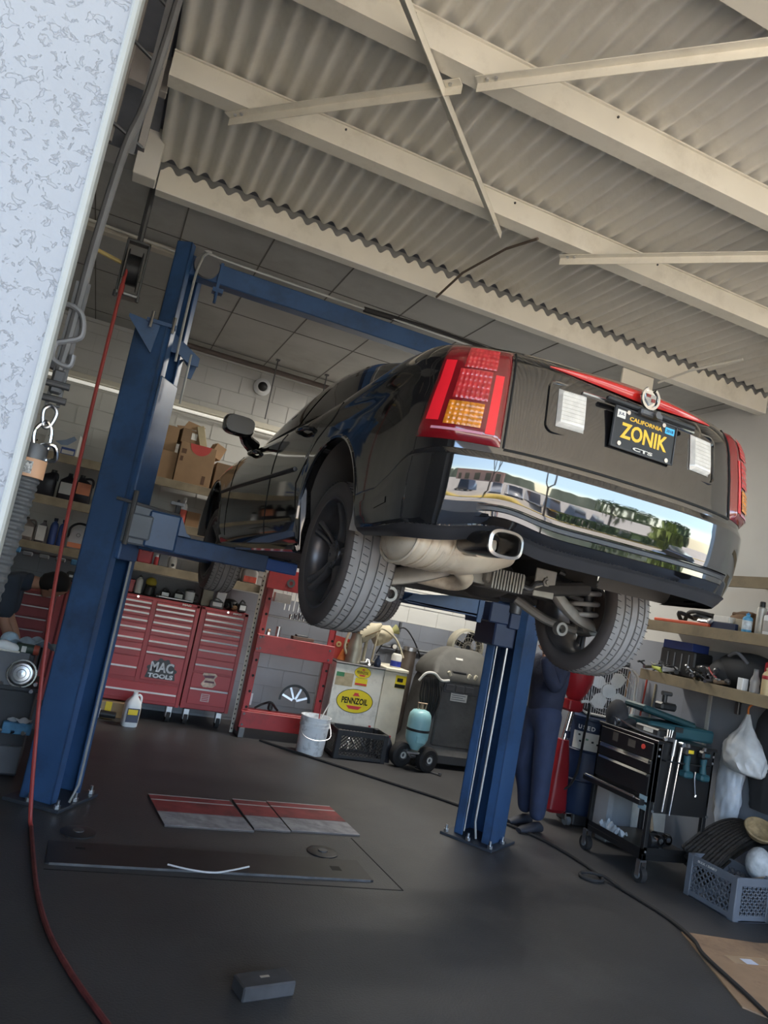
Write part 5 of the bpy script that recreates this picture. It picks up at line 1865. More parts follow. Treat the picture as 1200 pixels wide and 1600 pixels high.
g.box(-.12, -.08, .165, .10, .10, .185, .003)
g.tube([(-.09, 0, .19), (-.03, 0, .12), (.03, 0, .12)], .012, 6)
g.cyl((-.17, .10, .13), (.15, -.05, .13), .012, n=8)
g.build('frame', M_steel, ct)
def cart_wheel(x, y, a):
    M = Matrix.Translation((x, y, .125)) @ Matrix.Rotation(a, 4, 'Z') @ Matrix.Rotation(radians(90), 4, 'X')
    w = MB().lathe([(.055, -.045), (.10, -.05), (.122, -.035), (.126, 0), (.122, .035), (.10, .05), (.055, .045)], 32, M).build('tyre', M_rubber, ct)
    MB().lathe([(0, -.02), (.03, -.03), (.056, -.04), (.056, .04), (.03, .03), (0, .02)], 24, M).build('wheel_hub', M_dsteel, w)
    MB().lathe([(.02, .038), (.034, .042), (.034, .05), (.02, .05)], 18, M).build('hub_ring', M_label, w)
cart_wheel(-.12, .06, .25)
cart_wheel(.13, -.05, .25)
fn = thing('round_fan', 'dusty round fan with dark grille standing behind the grey machine', 'fan', (4.32, 7.95, 1.28))
Mq = Matrix.Rotation(radians(90), 4, 'X')
MB().lathe([(.19, -.09), (.215, -.08), (.22, 0), (.215, .06), (.19, .07), (.185, .0)], 40, Mq).build('shroud', mat('fan_beige', (.30, .28, .22), .6), fn)
g = MB()
for k in range(18):
    a = 2 * pi * k / 18
    g.tube([(.03 * cos(a), -.06, .03 * sin(a)), (.19 * cos(a), -.06, .19 * sin(a))], .003, 4)
for r in (.07, .12, .17):
    g.tube([(r * cos(2 * pi * k / 28), -.062, r * sin(2 * pi * k / 28)) for k in range(28)], .003, 4, True)
g.build('grille', mat('grille_tan', (.26, .24, .2), .6), fn)
g = MB()
g.lathe([(0, -.03), (.05, -.03), (.05, .05), (0, .05)], 20, Mq)
for k in range(4):
    g.box(.04, -.06, -.006, .17, .06, .006, .003, Matrix.Rotation(k * pi / 2 + .3, 4, 'Y') @ Matrix.Rotation(.4, 4, 'X'))
g.build('blades', M_black, fn)
MB().cyl((0, .05, -.2), (0, .05, -1.28), .03, n=12).build('stand', M_dsteel, fn)
b = MB()
b.tube(catmull([(3.35, 8.33, 1.0), (3.45, 8.3, 1.22), (3.62, 8.3, 1.36), (3.78, 8.3, 1.25), (3.92, 8.3, 1.05)], 6), .009, 8)
tag(b.build('hanging_hose', M_black), 'thin black hose looped over a hook on the grey wall', 'hose')
b = MB()
b.box(3.60, 8.36, 1.30, 3.625, 8.40, 1.42)
tag(b.build('wall_hook', M_dsteel), 'hook on the grey wall holding the looped hose', 'hook')
b = MB()
b.cyl((3.4, 8.365, 1.1), (4.4, 8.365, 1.13), .015, n=8)
tag(b.build('wall_pipe', M_grey), 'thin grey pipe along the wall behind the grey machine', 'pipe')
t = thing('pressure_gauge', 'small dark gauge on the wall pipe beside the looped hose', 'gauge', (3.56, 8.32, 1.12))
MB().lathe([(0, -.02), (.035, -.02), (.035, .02), (0, .02)], 20, Mq).build('case', M_black, t)
MB().lathe([(0, .021), (.028, .021), (.028, .022), (0, .022)], 20, Mq).build('dial', M_label, t)
# ================================================================ right wall shelves
m_shr = mat('shelf_wood_brown', (.235, .185, .115), .7, var=.2, scale=5, dirt=(.10, .08, .06), dscale=4, damt=.4)
for z, y1, lab in ((1.485, 5.28, 'lower wooden shelf on the right wall full of tools'), (1.92, 5.4, 'upper wooden shelf on the right wall with spray cans'), (2.345, 4.5, 'top wooden shelf at the right image edge behind the bumper corner')):
    t = thing('wall_shelf', lab, 'shelf', (4.62, 0, z))
    MB().box(0, 2.9, -.088, .022, y1, 0, .002).build('front_rail', m_shr, t)
    MB().box(.022, 2.9, -.022, .44, y1, -.002).build('board', m_shr, t)
ZL, ZU = 1.485, 1.92
# upper shelf things
can('spray_bottle', 'blue and white bottle with thin nozzle on the upper right shelf', 'bottle', (4.70, 4.29, ZU), .036, .155, mat('bottle_sky', (.10, .36, .62), .4), mat('cap_blue', (.03, .25, .55), .4), mat('label_white', (.55, .62, .68), .5, var=.3, scale=30), 'round')
can('spray_can', 'tall silver spray can with black cap on the upper right shelf', 'can', (4.72, 4.19, ZU), .034, .25, mat('can_silver', (.50, .49, .45), .4, .3), M_black)
can('spray_can', 'short white spray can with purple cap on the upper right shelf', 'can', (4.70, 4.105, ZU), .032, .18, M_white, mat('cap_purple', (.12, .06, .09), .5), mat('label_grey', (.40, .38, .36), .6))
can('spray_can', 'white spray can at the right image edge on the upper shelf', 'can', (4.70, 4.03, ZU), .033, .19, M_label, M_white)
carton('parts_box', 'white printed carton lying on the upper right shelf', (4.75, 4.53, ZU + .055), .14, .16, .05, M_label, rz=0, tape=False)
carton('parts_box', 'dark navy carton under the white printed carton', (4.75, 4.50, ZU), .15, .24, .054, M_navy, tape=False)
carton('parts_box', 'small plain beige carton beside the blue bottle', (4.76, 4.38, ZU), .10, .08, .10, mat('box_beige', (.42, .37, .28), .7), tape=False)
carton('parts_box', 'white carton leaning behind the tall silver can', (4.85, 4.10, ZU), .08, .3, .22, M_label, cat='box', tape=False)
t = thing('tool_pouch', 'brown leather tool pouch on the upper right shelf behind the cartons', 'pouch', (4.86, 4.45, ZU))
MB().ball((0, 0, .09), (.08, .16, .09)).build('body', mat('leather_brown', (.16, .09, .045), .8), t)
MB().box(-.06, -.1, .13, .02, .1, .16, .01).build('flap', mat('leather_dark', (.10, .055, .03), .8), t)
t = thing('orange_lever', 'long orange lever bar lying on the upper right shelf', 'bar', (4.67, 4.95, ZU))
MB().box(-.015, -.32, .002, .02, .30, .03, .006).build('bar', mat('bar_orange', (.55, .09, .04), .5), t)
MB().cyl((0, -.30, .045), (.0, -.2, .045), .012, n=8).build('pin', M_steel, t)
def heap(name, label, cat, x, y, z, parts):
    t = thing(name, label, cat, (x, y, z))
    for nm, m, fn_ in parts:
        g = MB()
        fn_(g)
        g.build(nm, m, t)
    return t
heap('power_cable', 'tangle of black cable on the upper right shelf', 'cable', 4.78, 4.86, ZU + .03, [('cable', M_black, lambda g: g.tube(catmull([(.0, -.2, .0), (.05, -.1, .05), (-.04, 0, .06), (.06, .1, .04), (-.03, .2, .07), (.08, .25, .0), (0, .1, .09), (.03, -.12, .08)], 6), .018, 8)), ('plug', M_grey, lambda g: g.box(-.03, -.26, -.015, .03, -.2, .03, .008))])
heap('drill_motor', 'black motor part with silver end on the upper right shelf', 'motor', 4.72, 4.66, ZU + .04, [('body', M_black, lambda g: g.cyl((0, -.08, .0), (0, .08, .0), .04, n=16)), ('end_cap', M_steel, lambda g: g.lathe([(0, 0), (.028, 0), (.024, .014), (0, .02)], 16, Matrix.Translation((-.04, -.03, .01)) @ Matrix.Rotation(radians(-90), 4, 'Y')))])
# lower shelf things
carton('parts_box', 'long dark blue box with white sticker on the lower right shelf', (4.82, 5.0, ZL + .22), .18, .34, .07, mat('box_blue', (.02, .04, .17), .5), tape=False)
t = thing('storage_bin', 'black bin with pale ribs on the lower right shelf', 'bin', (4.82, 4.98, ZL))
MB().box(-.10, -.2, 0, .1, .2, .22, .012).build('shell', M_black, t)
for k in range(4):
    MB().box(-.104, -.14 + .08 * k, .04, -.099, -.13 + .08 * k, .19).build('rib', M_grey, t)
m_kn = mat('ratchet_steel', (.30, .30, .31), .35, .85)
for k, (y, lab) in enumerate(((5.16, 'pale wrench at the left end of the lower right shelf'), (5.05, 'chrome socket wrench beside the black bin'), (4.72, 'bright adjustable wrench at the front of the lower right shelf'), (4.62, 'dark steel wrench leaning on the lower right shelf'), (4.55, 'chrome ring wrench before the black heap on the shelf'))):
    t = thing('wrench', lab, 'wrench', (4.69, y, ZL + .03), .5 + k)
    g = MB()
    g.box(-.09, -.009, 0, .08, .009, .012, .003, Matrix.Rotation(-.35 - .15 * k, 4, 'Y'))
    g.build('shank', m_kn, t)
    MB().lathe([(.012, 0), (.026, 0), (.026, .014), (.012, .014)], 16, Matrix.Rotation(-.35 - .15 * k, 4, 'Y') @ Matrix.Translation((.09, 0, 0))).build('ring_end', m_kn, t)
t = thing('power_tool', 'black impact tool lying on the lower right shelf', 'tool', (4.78, 4.72, ZL))
MB().cyl((-.0, -.12, .09), (.0, .10, .09), .05, .045, n=18).build('body', M_black, t)
MB().box(-.025, .02, 0, .025, .08, .07, .012).build('grip', M_grey, t)
MB().cyl((0, -.16, .09), (0, -.12, .09), .02, n=12).build('anvil', M_steel, t)
t = thing('black_bag', 'big black soft bag heaped on the lower right shelf', 'bag', (4.85, 4.36, ZL))
g = MB()
g.ball((0, 0, .14), (.15, .30, .15), 20, 12)
g.ball((-.03, .16, .10), (.13, .16, .12))
g.build('body', mat('nylon_black', (.03, .032, .036), .7, var=.2), t, smooth=80)
MB().tube(catmull([(-.12, -.1, .20), (-.15, -.02, .27), (-.13, .08, .24)], 5), .014, 8).build('strap', mat('strap_grey', (.12, .12, .13), .6), t)
t = thing('pliers', 'red handled pliers lying on the lower right shelf', 'pliers', (4.68, 4.50, ZL + .02), 1.2)
MB().tube(catmull([(0, 0, .03), (.06, .01, .06), (.14, .0, .10)], 4), .008, 8).build('handle', M_red, t)
MB().tube(catmull([(0, 0, .03), (.05, -.02, .04), (.12, -.03, .06)], 4), .008, 8).build('handle', M_red, t)
MB().cbox((-.03, 0, .02), (.07, .03, .02), .006).build('jaw', m_kn, t)
t = thing('hose_clamp', 'steel ring clamp standing at the shelf front', 'clamp', (4.66, 4.56, ZL + .032))
MB().lathe([(.026, -.008), (.031, -.008), (.031, .008), (.026, .008), (.026, -.008)], 24, Matrix.Rotation(radians(80), 4, 'Y')).build('ring', m_kn, t)
MB().cbox((0, 0, .034), (.02, .014, .01), .002).build('screw', M_steel, t)
for k, (nm, lab, x, y, z, m_) in enumerate((
        ('socket_adapter', 'pale bent fitting at the far left of the lower right shelf', 4.66, 5.22, .02, 'ratchet_steel'), ('cable_bundle', 'black cable bundle in front of the black bin', 4.70, 4.93, .03, 'black_plastic'),
        ('screwdriver', 'yellow green handled screwdriver at the shelf front edge', 4.645, 5.10, .02, None), ('valve_body', 'dull grey valve body behind the bright adjustable wrench', 4.76, 4.80, .04, 'grey_plastic'),
        ('spark_lead', 'loose black lead lying between wrench and power tool', 4.70, 4.66, .03, 'black_plastic'), ('bearing', 'small bright bearing in front of the power tool', 4.655, 4.69, .015, 'chrome'),
        ('bracket', 'dark steel bracket left of the big black bag', 4.75, 4.60, .03, 'dark_steel'), ('cloth_roll', 'dull brown cloth roll at the front of the lower shelf', 4.67, 4.43, .02, None),
        ('plastic_bag_small', 'crumpled clear plastic wrap among the wrenches', 4.68, 5.00, .03, None), ('pipe_nipple', 'steel pipe nipple before the red pliers', 4.65, 4.52, .012, 'ratchet_steel'))):
    mm = MATS[m_] if m_ else mat('misc_%d' % k, ((.42, .48, .08), (.16, .11, .07), (.45, .45, .46))[k % 3 if k != 2 else 0], .6)
    t = thing(nm.replace('_small', '_scrap'), lab, nm.split('_')[-1] if 'small' not in nm else 'wrap', (x, y, ZL + z), .7 * k)
    MB().cyl((-.06, 0, .0), (.06, .01, .012), .016 + .004 * (k % 3), .012, n=10).build('body', mm, t)
    MB().cbox((.05, .0, .02), (.045, .04, .035), .01, (.3 * k, .2, 0)).build('head', M_dsteel if k % 2 else mm, t)
    MB().tube(catmull([(-.05, 0, .01), (-.09, .03, .04), (-.06, .08, .03), (.0, .07, .05)], 4), .007, 6).build('tail', M_black if k != 2 else M_dsteel, t)
carton('spark_plug_box', 'small blue and white box on the lower right shelf', (4.68, 4.24, ZL), .06, .05, .09, M_white, tape=False)
t = thing('glass_bottle', 'clear ribbed plastic bottle lying beside the blue and white box', 'bottle', (4.70, 4.15, ZL))
MB().lathe([(0, 0), (.035, 0), (.037, .02), (.033, .05), (.037, .08), (.033, .1), (.02, .13), (.018, .16), (0, .16)], 20).build('body', mat('clear_plastic', (.62, .62, .64), .15, var=.1, trans=.6), t)
MB().cyl((0, 0, .158), (0, 0, .175), .018, n=12).build('cap', M_grey, t)
can('glue_bottle', 'tan glue bottle with red top band at the right end of the lower shelf', 'bottle', (4.68, 4.03, ZL), .036, .21, mat('bottle_tan', (.56, .43, .24), .5), mat('cap_tan', (.60, .50, .30), .5), mat('band_tan', (.52, .40, .22), .5), 'round')
MB().lathe([(.0365, .115), (.0372, .116), (.0372, .14), (.0365, .141)], 20).build('red_band', M_red, bpy.data.objects['glue_bottle'])
t = thing('bench_vise', 'red vise body at the right image edge on the lower shelf', 'vise', (4.80, 3.98, ZL))
MB().box(-.06, -.12, 0, .08, .10, .15, .012).build('body', M_red, t)
MB().box(-.09, -.10, .15, .10, .12, .24, .01).build('jaw', mat('vise_red', (.40, .02, .03), .4), t)
for k in range(4):
    t = thing('wood_rod', ('thin brown wooden rod leaning behind the fan', 'orange rod leaning behind the fan', 'red rod leaning at right of the fan', 'pale rod leaning nearest the fan')[k], 'rod', (4.93 + .02 * k, 5.86 - .10 * k, 0))
    MB().cyl((0, 0, 0), (.06, -.02, 1.42 - .02 * k), .009, n=8).build('rod', mat('rod_%d' % k, ((.25, .15, .07), (.45, .17, .05), (.5, .07, .05), (.42, .36, .25))[k], .6), t)
# pegboard post and a small lever on the wall
t = thing('wall_panel', 'flat grey access panel with pale edge on the right wall', 'panel', (5.045, 5.02, 1.0))
MB().box(0, -.12, .1, .012, .16, .44, .002).build('panel', mat('panel_grey', (.19, .20, .23), .6), t)
MB().box(-.004, -.155, -.05, .012, -.12, .47, .002).build('pale_edge', mat('panel_edge', (.40, .40, .38), .6), t)
t = thing('wall_hook', 'dark hook under the lower right shelf', 'hook', (5.03, 4.56, 1.38))
MB().box(-.03, -.02, -.10, .0, .02, 0.0, .004).build('blade', M_dsteel, t)
MB().cyl((0, 0, 0), (.028, 0, .06), .006, n=6).build('nail', M_steel, t)

# ================================================================ black tool cart
kt = thing('tool_cart', 'black rolling tool cart with chrome drawer pulls', 'tool cart', (4.08, 4.36, 0))
m_ck = mat('cart_black', (.012, .012, .013), .35, var=.05)
cw, cl = .55, .66
for x in (0, cw - .035):
    for y in (0, cl - .035):
        g = MB()
        g.box(x, y, .16, x + .035, y + .035, 1.0, .003)
        g.build('corner_post', m_ck, kt)
        c = MB()
        c.cyl((x - .005, y + .02, .055), (x + .04, y + .02, .055), .055, n=24)
        cs = c.build('caster', M_rubber, kt)
        c = MB()
        c.cyl((x - .008, y + .02, .055), (x + .043, y + .02, .055), .028, n=18)
        c.build('caster_hub', M_grey, cs)
        c = MB()
        c.box(x - .012, y + .0, .05, x - .007, y + .04, .15)
        c.box(x + .042, y + .0, .05, x + .047, y + .04, .15)
        c.box(x - .012, y, .145, x + .047, y + .04, .16)
        c.build('caster_fork', M_steel, cs)
MB().box(.0, .0, .57, cw, cl, 1.0, .004).build('drawer_case', m_ck, kt)
MB().box(-.012, -.012, .985, cw + .012, cl + .012, 1.01, .004).build('top_rim', m_ck, kt)
MB().box(0, 0, .16, cw, cl, .20, .003).build('bottom_tray', m_ck, kt)
MB().box(0, 0, .20, .006, cl, .235).build('tray_lip', m_ck, kt)
MB().box(0, 0, .20, cw, .006, .25).build('tray_lip', m_ck, kt)
MB().box(-.06, .04, .53, .02, cl + .05, .57, .004).build('pull_out_shelf', m_ck, kt)
for z0, z1 in ((.865, .98), (.765, .855), (.60, .755)):
    d = MB().box(-.014, .03, z0, .0, cl - .03, z1, .003).build('drawer', m_ck, kt)
    if z0 < .86:
        g = MB()
        g.prism([(-.030, z1 - .012), (-.013, z1 - .02), (-.010, z1), (-.022, z1 + .004)], .05, cl - .06, 'xz')
        g.build('pull_rail', M_chrome, d)
g = MB()
g.prism([(-.030, .83), (-.013, .822), (-.010, .842), (-.022, .846)], .05, cl - .06, 'xz')
g.build('pull_rail', M_chrome, kt)
MB().box(-.066, .10, .565, -.055, cl + .02, .582, .002).build('pull_rail', M_chrome, kt)
MB().cyl((-.022, .13, .935), (-.012, .13, .935), .018, n=20).build('red_button', mat('button_red', (.75, .08, .06), .4), kt)
MB().box(-.0155, .22, .90, -.013, .30, .955).build('sticker', mat('sticker_brown', (.10, .085, .07), .5), kt)
MB().box(-.0155, .42, .90, -.013, .48, .965).build('sticker', mat('sticker_brown', (.10, .085, .07), .5), kt)
for zz in (.62, .68):
    MB().box(-.0155, .02, zz - .12, -.013, .10, zz - .08).build('blue_sticker', mat('cyl_pale', (.30, .42, .48), .4), kt)
MB().box(.03, -.014, .50, cw - .03, -.004, 1.0, .003).build('side_panel', m_ck, kt)
for z in (.22, .51, .90, .95):
    for x in (.017, cw - .017):
        MB().lathe([(0, 0), (.011, 0), (.009, .006), (0, .007)], 12, face(x, -.014 if .4 < z < .6 else -.001, z)).build('rivet', M_steel, kt)
MB().box(.035, -.06, .875, cw - .08, -.016, .885).build('drill_rack', m_ck, kt)
# drills hanging in the rack
m_teal = mat('tool_teal', (.018, .075, .095), .5)
def drill(x, y, z, label):
    t = thing('cordless_drill', label, 'drill', (x, y, z))
    MB().cbox((0, 0, .075), (.075, .065, .06), .014).build('motor_housing', M_black, t)
    MB().cbox((0, -.034, .08), (.05, .004, .025), .001, (0, 0, 0)).build('badge', M_yellow if 'left' in label else m_teal, t)
    MB().tube([(0, 0, .06), (.005, 0, -.02), (.01, 0, -.06)], [.026, .022, .026], 12).build('grip', m_teal, t)
    MB().cbox((.01, -.005, -.085), (.085, .075, .05), .012).build('battery', m_teal, t)
    MB().cyl((0, 0, .105), (0, 0, .13), .02, .012, n=14).build('chuck', M_dsteel, t)
    return t
drill(4.31, 4.308, .895, 'left teal cordless drill with yellow badge on the cart side')
drill(4.47, 4.308, .885, 'right teal cordless drill on the cart side')
t = thing('torque_wrench', 'long chrome ratchet wrench hanging upright on the cart side', 'wrench', (4.235, 4.325, .50))
MB().cyl((0, 0, 0), (.025, 0, .43), .007, n=10).build('shaft', M_chrome, t)
MB().cyl((.022, 0, .38), (.03, 0, .50), .013, n=12).build('handle', M_chrome, t)
MB().cyl((.03, -.02, .51), (.03, .015, .51), .02, n=14).build('head', M_chrome, t)
t = thing('breaker_bar', 'thin chrome bar hanging left of the ratchet wrench', 'bar', (4.165, 4.325, .52))
MB().cyl((0, 0, 0), (.03, 0, .50), .006, n=8).build('shaft', M_chrome, t)
MB().cyl((.024, 0, .40), (.032, 0, .52), .012, n=10).build('grip', M_steel, t)
t = thing('hook_tool', 'short bent chrome tool hanging below the right drill', 'tool', (4.43, 4.325, .70))
MB().tube(catmull([(-.005, 0, .13), (0, 0, .06), (.025, 0, -.04)], 4), .006, 8).build('shaft', M_chrome, t)
MB().cyl((.022, 0, -.05), (.028, 0, -.035), .009, n=8).build('tip', M_chrome, t)
# on the cart
t = thing('tool_case', 'teal hard case lying open on the black cart', 'case', (4.42, 4.78, 1.012), -.12)
MB().box(-.18, -.17, 0, .42, .14, .10, .015).build('case_base', m_teal, t)
MB().cbox((.02, .0, .15), (.50, .28, .05), .015, (0, .16, 0)).build('case_lid', mat('teal_dark', (.012, .05, .062), .5), t)
MB().box(.05, -.178, .05, .12, -.168, .09).build('latch', M_black, t)
t = thing('impact_driver', 'black driver tool standing on the teal case', 'tool', (4.45, 4.74, 1.205))
MB().cbox((0, 0, .03), (.16, .1, .06), .015).build('body', M_black, t)
MB().cyl((-.02, 0, .06), (-.02, 0, .12), .02, n=12).build('neck', M_black, t)
MB().cyl((-.05, 0, .13), (.04, 0, .13), .018, n=12).build('head', M_dsteel, t)
t = thing('steel_cup', 'silver cup shaped part at left on the black cart', 'part', (4.12, 4.88, 1.012))
MB().lathe([(0, 0), (.035, 0), (.038, .07), (.033, .07), (.03, .01), (0, .01)], 20, Matrix.Translation((0, 0, .04)) @ Matrix.Rotation(radians(70), 4, 'Y') @ Matrix.Translation((0, 0, -.03))).build('cup', M_steel, t)
MB().cyl((-.02, 0, 0), (-.02, 0, .04), .014, n=10).build('foot', M_dsteel, t)
t = thing('work_jacket', 'dark cloth heap on the left of the black cart', 'cloth', (4.17, 4.93, 1.012))
MB().ball((-.02, .0, .07), (.08, .10, .13), 16, 10).build('heap', mat('cloth_dark', (.035, .035, .04), .9, var=.3), t, smooth=80)
MB().ball((.05, -.08, .03), (.09, .06, .045)).build('sleeve', MATS['cloth_dark'], t)
t = thing('steel_rule', 'long bent steel strip lying along the black cart edge', 'strip', (4.10, 4.70, 1.013))
MB().tube(catmull([(.0, .16, .06), (.0, 0, .03), (.02, -.18, .012), (.05, -.32, .012)], 5), .006, 8, flat=2).build('strip', M_steel, t)
MB().cyl((.05, -.33, .012), (.055, -.30, .012), .012, n=10).build('end_fitting', M_chrome, t)
t = thing('black_case', 'flat black case behind the steel strip on the cart', 'case', (4.22, 4.60, 1.012))
MB().box(-.08, -.16, 0, .10, .10, .07, .012).build('shell', M_black, t)
MB().box(-.083, -.10, .03, -.078, .0, .055).build('white_tag', M_label, t)
t = thing('drill_bit_set', 'silver bits and holder on the front edge of the cart', 'bits', (4.20, 4.40, 1.012))
MB().box(-.03, -.025, 0, .04, .02, .03, .004).build('holder', M_dsteel, t)
for k in range(3):
    MB().cyl((-.015 + .02 * k, 0, .03), (-.015 + .024 * k, 0, .085), .005, n=8).build('bit', M_chrome, t)
# bottom tray
for k, (x, y, lab) in enumerate(((4.27, 4.48, 'dark air tool with silver rings on the cart bottom tray'), (4.38, 4.52, 'black grinder on the cart bottom tray'))):
    t = thing('air_tool', lab, 'tool', (x, y, .20))
    MB().cyl((-.06, 0, .07), (.07, 0, .07), .055, .045, n=18).build('body', M_black, t)
    MB().lathe([(.02, -.02), (.035, -.02), (.035, .02), (.02, .02)], 16, Matrix.Translation((0, -.06, .09)) @ Matrix.Rotation(radians(90), 4, 'X')).build('ring', M_chrome, t)
    MB().box(-.02, -.02, 0, .02, .02, .05, .006).build('foot', M_dsteel, t)
t = thing('shop_rag', 'pale crumpled rag on the left of the cart bottom tray', 'rag', (4.14, 4.80, .202))
g = MB()
g.grid(lambda u, v: Vector((-.02 + .10 * u, -.11 + .22 * v, .03 + .035 * sin(9 * u + 3 * v) * cos(8 * v + 2 * u) + .02 * sin(20 * v))), 14, 20, .004)
g.build('cloth', mat('rag_pale', (.40, .45, .50), .9, var=.25, scale=18), t, smooth=80)
t = thing('drop_light', 'brown corded lamp leaning on the cart bottom tray', 'lamp', (4.40, 4.62, .202))
MB().cyl((0, 0, .02), (-.08, 0, .28), .018, n=12).build('handle', mat('lamp_brown', (.22, .16, .1), .6), t)
MB().tube(catmull([(0, 0, .02), (.1, -.03, .012), (.13, .05, .012)], 4), .006, 6).build('cord', M_black, t)
# ================================================================ oil corner behind the cart
m_drum = mat('drum_navy', (.018, .035, .085), .4, var=.12)
t = thing('oil_drum', 'navy used oil drum with white notice', 'drum', (4.55, 5.74, 0))
MB().lathe([(0, .10), (.19, .10), (.195, .12), (.195, .38), (.203, .39), (.195, .40), (.195, .64), (.203, .65), (.195, .66), (.195, .92), (.203, .93), (.20, .95), (.18, .945), (0, .94)], 36).build('shell', m_drum, t)
MB().box(-.13, -.13, 0, .13, .13, .10, .01).build('stand', M_dsteel, t)
Ms = Matrix.Rotation(radians(-33), 4, 'Z')
g = MB()
g.grid(lambda u, v: Vector((.1975 * sin(-.85 + 1.5 * u - .55), -.1975 * cos(-.85 + 1.5 * u - .55), .665 + .155 * v)), 14, 3)
sg_ = g.build('notice', M_label, t)
for k, (u0, z, w_, m_) in enumerate(((.2, .79, .02, M_black), (.45, .76, .025, mat('print_green', (.15, .30, .2), .5)), (.62, .745, .02, M_black), (.25, .735, .02, M_black), (.78, .73, .022, M_black))):
    a = -.85 + 1.5 * u0 - .55
    MB().cbox((.199 * sin(a), -.199 * cos(a), z), (w_, .002, .016), 0, (0, 0, a)).build('notice_print', m_, sg_)
def curved_text(body, par, r, a0, z, size, m):
    n = len(body)
    for i, c in enumerate(body):
        if c == ' ':
            continue
        a = a0 + i * size * .80 / r
        M = Matrix.Translation((r * sin(a), -r * cos(a), z)) @ Matrix.Rotation(a, 4, 'Z') @ Matrix.Rotation(radians(90), 4, 'X')
        text('lettering', c, size, m, par, M, .0006, .0015)
curved_text('USED OIL', t, .1985, -1.12, .86, .05, M_white)
fan = thing('box_fan', 'white box fan with wire grille standing on the used oil drum', 'fan', (4.74, 5.80, .955), -.55)
m_fw = mat('fan_white', (.80, .80, .79), .5)
g = MB()
P = rpoly(.50, .50, .10, 6, 0, .25)
outer = [Vector((x, -.06, z)) for x, z in P]
g.rings([[Vector((x, -.06, z)) for x, z in P], [Vector((x, .06, z)) for x, z in P], [Vector((x * .95, .06, (z - .25) * .95 + .25)) for x, z in P], [Vector((x * .95, -.06, (z - .25) * .95 + .25)) for x, z in P], [Vector((x, -.06, z)) for x, z in P]], False, False)
g.build('frame', m_fw, fan)
g = MB()
for k in range(22):
    x = -.22 + .44 * k / 21
    h = .235 if abs(x) < .15 else .20
    g.tube([(x, -.065, .25 - h), (x, -.065, .25 + h)], .0028, 4)
for r in (.08, .16, .21):
    g.tube([(r * cos(2 * pi * k / 28), -.066, .25 + r * sin(2 * pi * k / 28)) for k in range(28)], .0028, 4, True)
g.build('grille', m_fw, fan)
g = MB()
g.lathe([(0, -.03), (.055, -.03), (.065, .0), (.065, .04), (0, .04)], 24, Matrix.Translation((0, 0, .25)) @ Matrix.Rotation(radians(90), 4, 'X'))
g.build('hub', m_fw, fan)
for k in range(4):
    g = MB()
    R = Matrix.Translation((0, 0, .25)) @ Matrix.Rotation(k * pi / 2 + .5, 4, 'Y')
    g.prism([(.04, -.03), (.10, -.075), (.19, -.07), (.205, .0), (.17, .06), (.08, .045)], -.004, .004, 'xz', R @ Matrix.Rotation(.35, 4, 'X'))
    g.build('blade', m_fw, fan)
t = thing('dark_backing', 'added dark sheet standing in for shade behind the white box fan', 'board', (4.95, 5.98, 0), -.4)
MB().box(-.30, 0, 0, .12, .02, 1.5, .004).build('board', mat('backing_shade', (.05, .05, .055), .7), t)  # added dark sheet, gives the shaded gap seen between the fan blades
MB().box(-.30, -.004, 1.47, .12, .024, 1.5, .002).build('edge', M_grey, t)
od = thing('oil_drainer', 'red wheeled oil drainer with white hose behind the mechanic', 'oil drainer', (4.27, 5.70, 0))
m_od = mat('drainer_red', (.27, .014, .02), .35, var=.06)
g = MB()
R = []
for z, w_, d_ in ((.09, .16, .16), (.12, .20, .20), (.5, .15, .16), (.72, .10, .11)):
    R.append([Vector((x - .03, y, z)) for x, y in rpoly(w_, d_, .04)])
g.rings(R)
g.build('tank', m_od, od)
MB().cyl((-.02, 0, .70), (.02, 0, .98), .03, n=16).build('chrome_tube', M_chrome, od)
MB().lathe([(0, .74), (.036, .74), (.036, .80), (0, .80)], 18).build('collar', M_navy, od)
g = MB()
R = []
for z, w_, d_ in ((.98, .14, .14), (1.0, .17, .17), (1.08, .17, .17)):
    R.append([Vector((x + .0, y, z)) for x, y in rpoly(w_, d_, .03)])
g.rings(R)
g.build('bowl_base', m_od, od)
g = MB()
g.lathe([(.05, 1.06), (.11, 1.16), (.145, 1.26), (.15, 1.40), (.14, 1.40), (.10, 1.2), (.0, 1.1)], 28, Matrix.Translation((.06, .05, 0)))
g.build('bowl', m_od, od)
MB().tube(catmull([(.05, -.09, 1.08), (.09, -.10, 1.09), (.11, -.12, 1.04), (.10, -.12, .8), (.09, -.12, .5), (.05, -.10, .35), (0, -.08, .30)], 6), .011, 8).build('hose', M_black, od)
MB().tube(catmull([(.03, -.10, 1.08), (.085, -.105, 1.093), (.12, -.105, 1.05), (.123, -.105, .95)], 6), .013, 8).build('hose_end', M_white, od)
c = MB()
c.cyl((.05, -.10, .045), (.09, -.10, .045), .042, n=20)
cs = c.build('caster', M_grey, od)
MB().box(.04, -.12, .045, .10, -.08, .11, .004).build('caster_fork', M_chrome, cs)
MB().cyl((-.12, .08, .045), (-.08, .08, .045), .042, n=20).build('caster', M_grey, od)
t = thing('parts_sink', 'dull grey metal tub behind the cart legs', 'tub', (4.60, 5.25, 0), .1)
MB().box(-.22, -.10, .08, .12, .16, .47, .03).build('tub', mat('tub_grey', (.25, .26, .28), .5, var=.1), t)
MB().box(-.15, -.03, 0, .05, .1, .08, .01).build('foot', M_grey, t)
t = thing('leaning_board', 'white board leaning behind the cart bottom tray', 'board', (4.72, 5.12, 0))
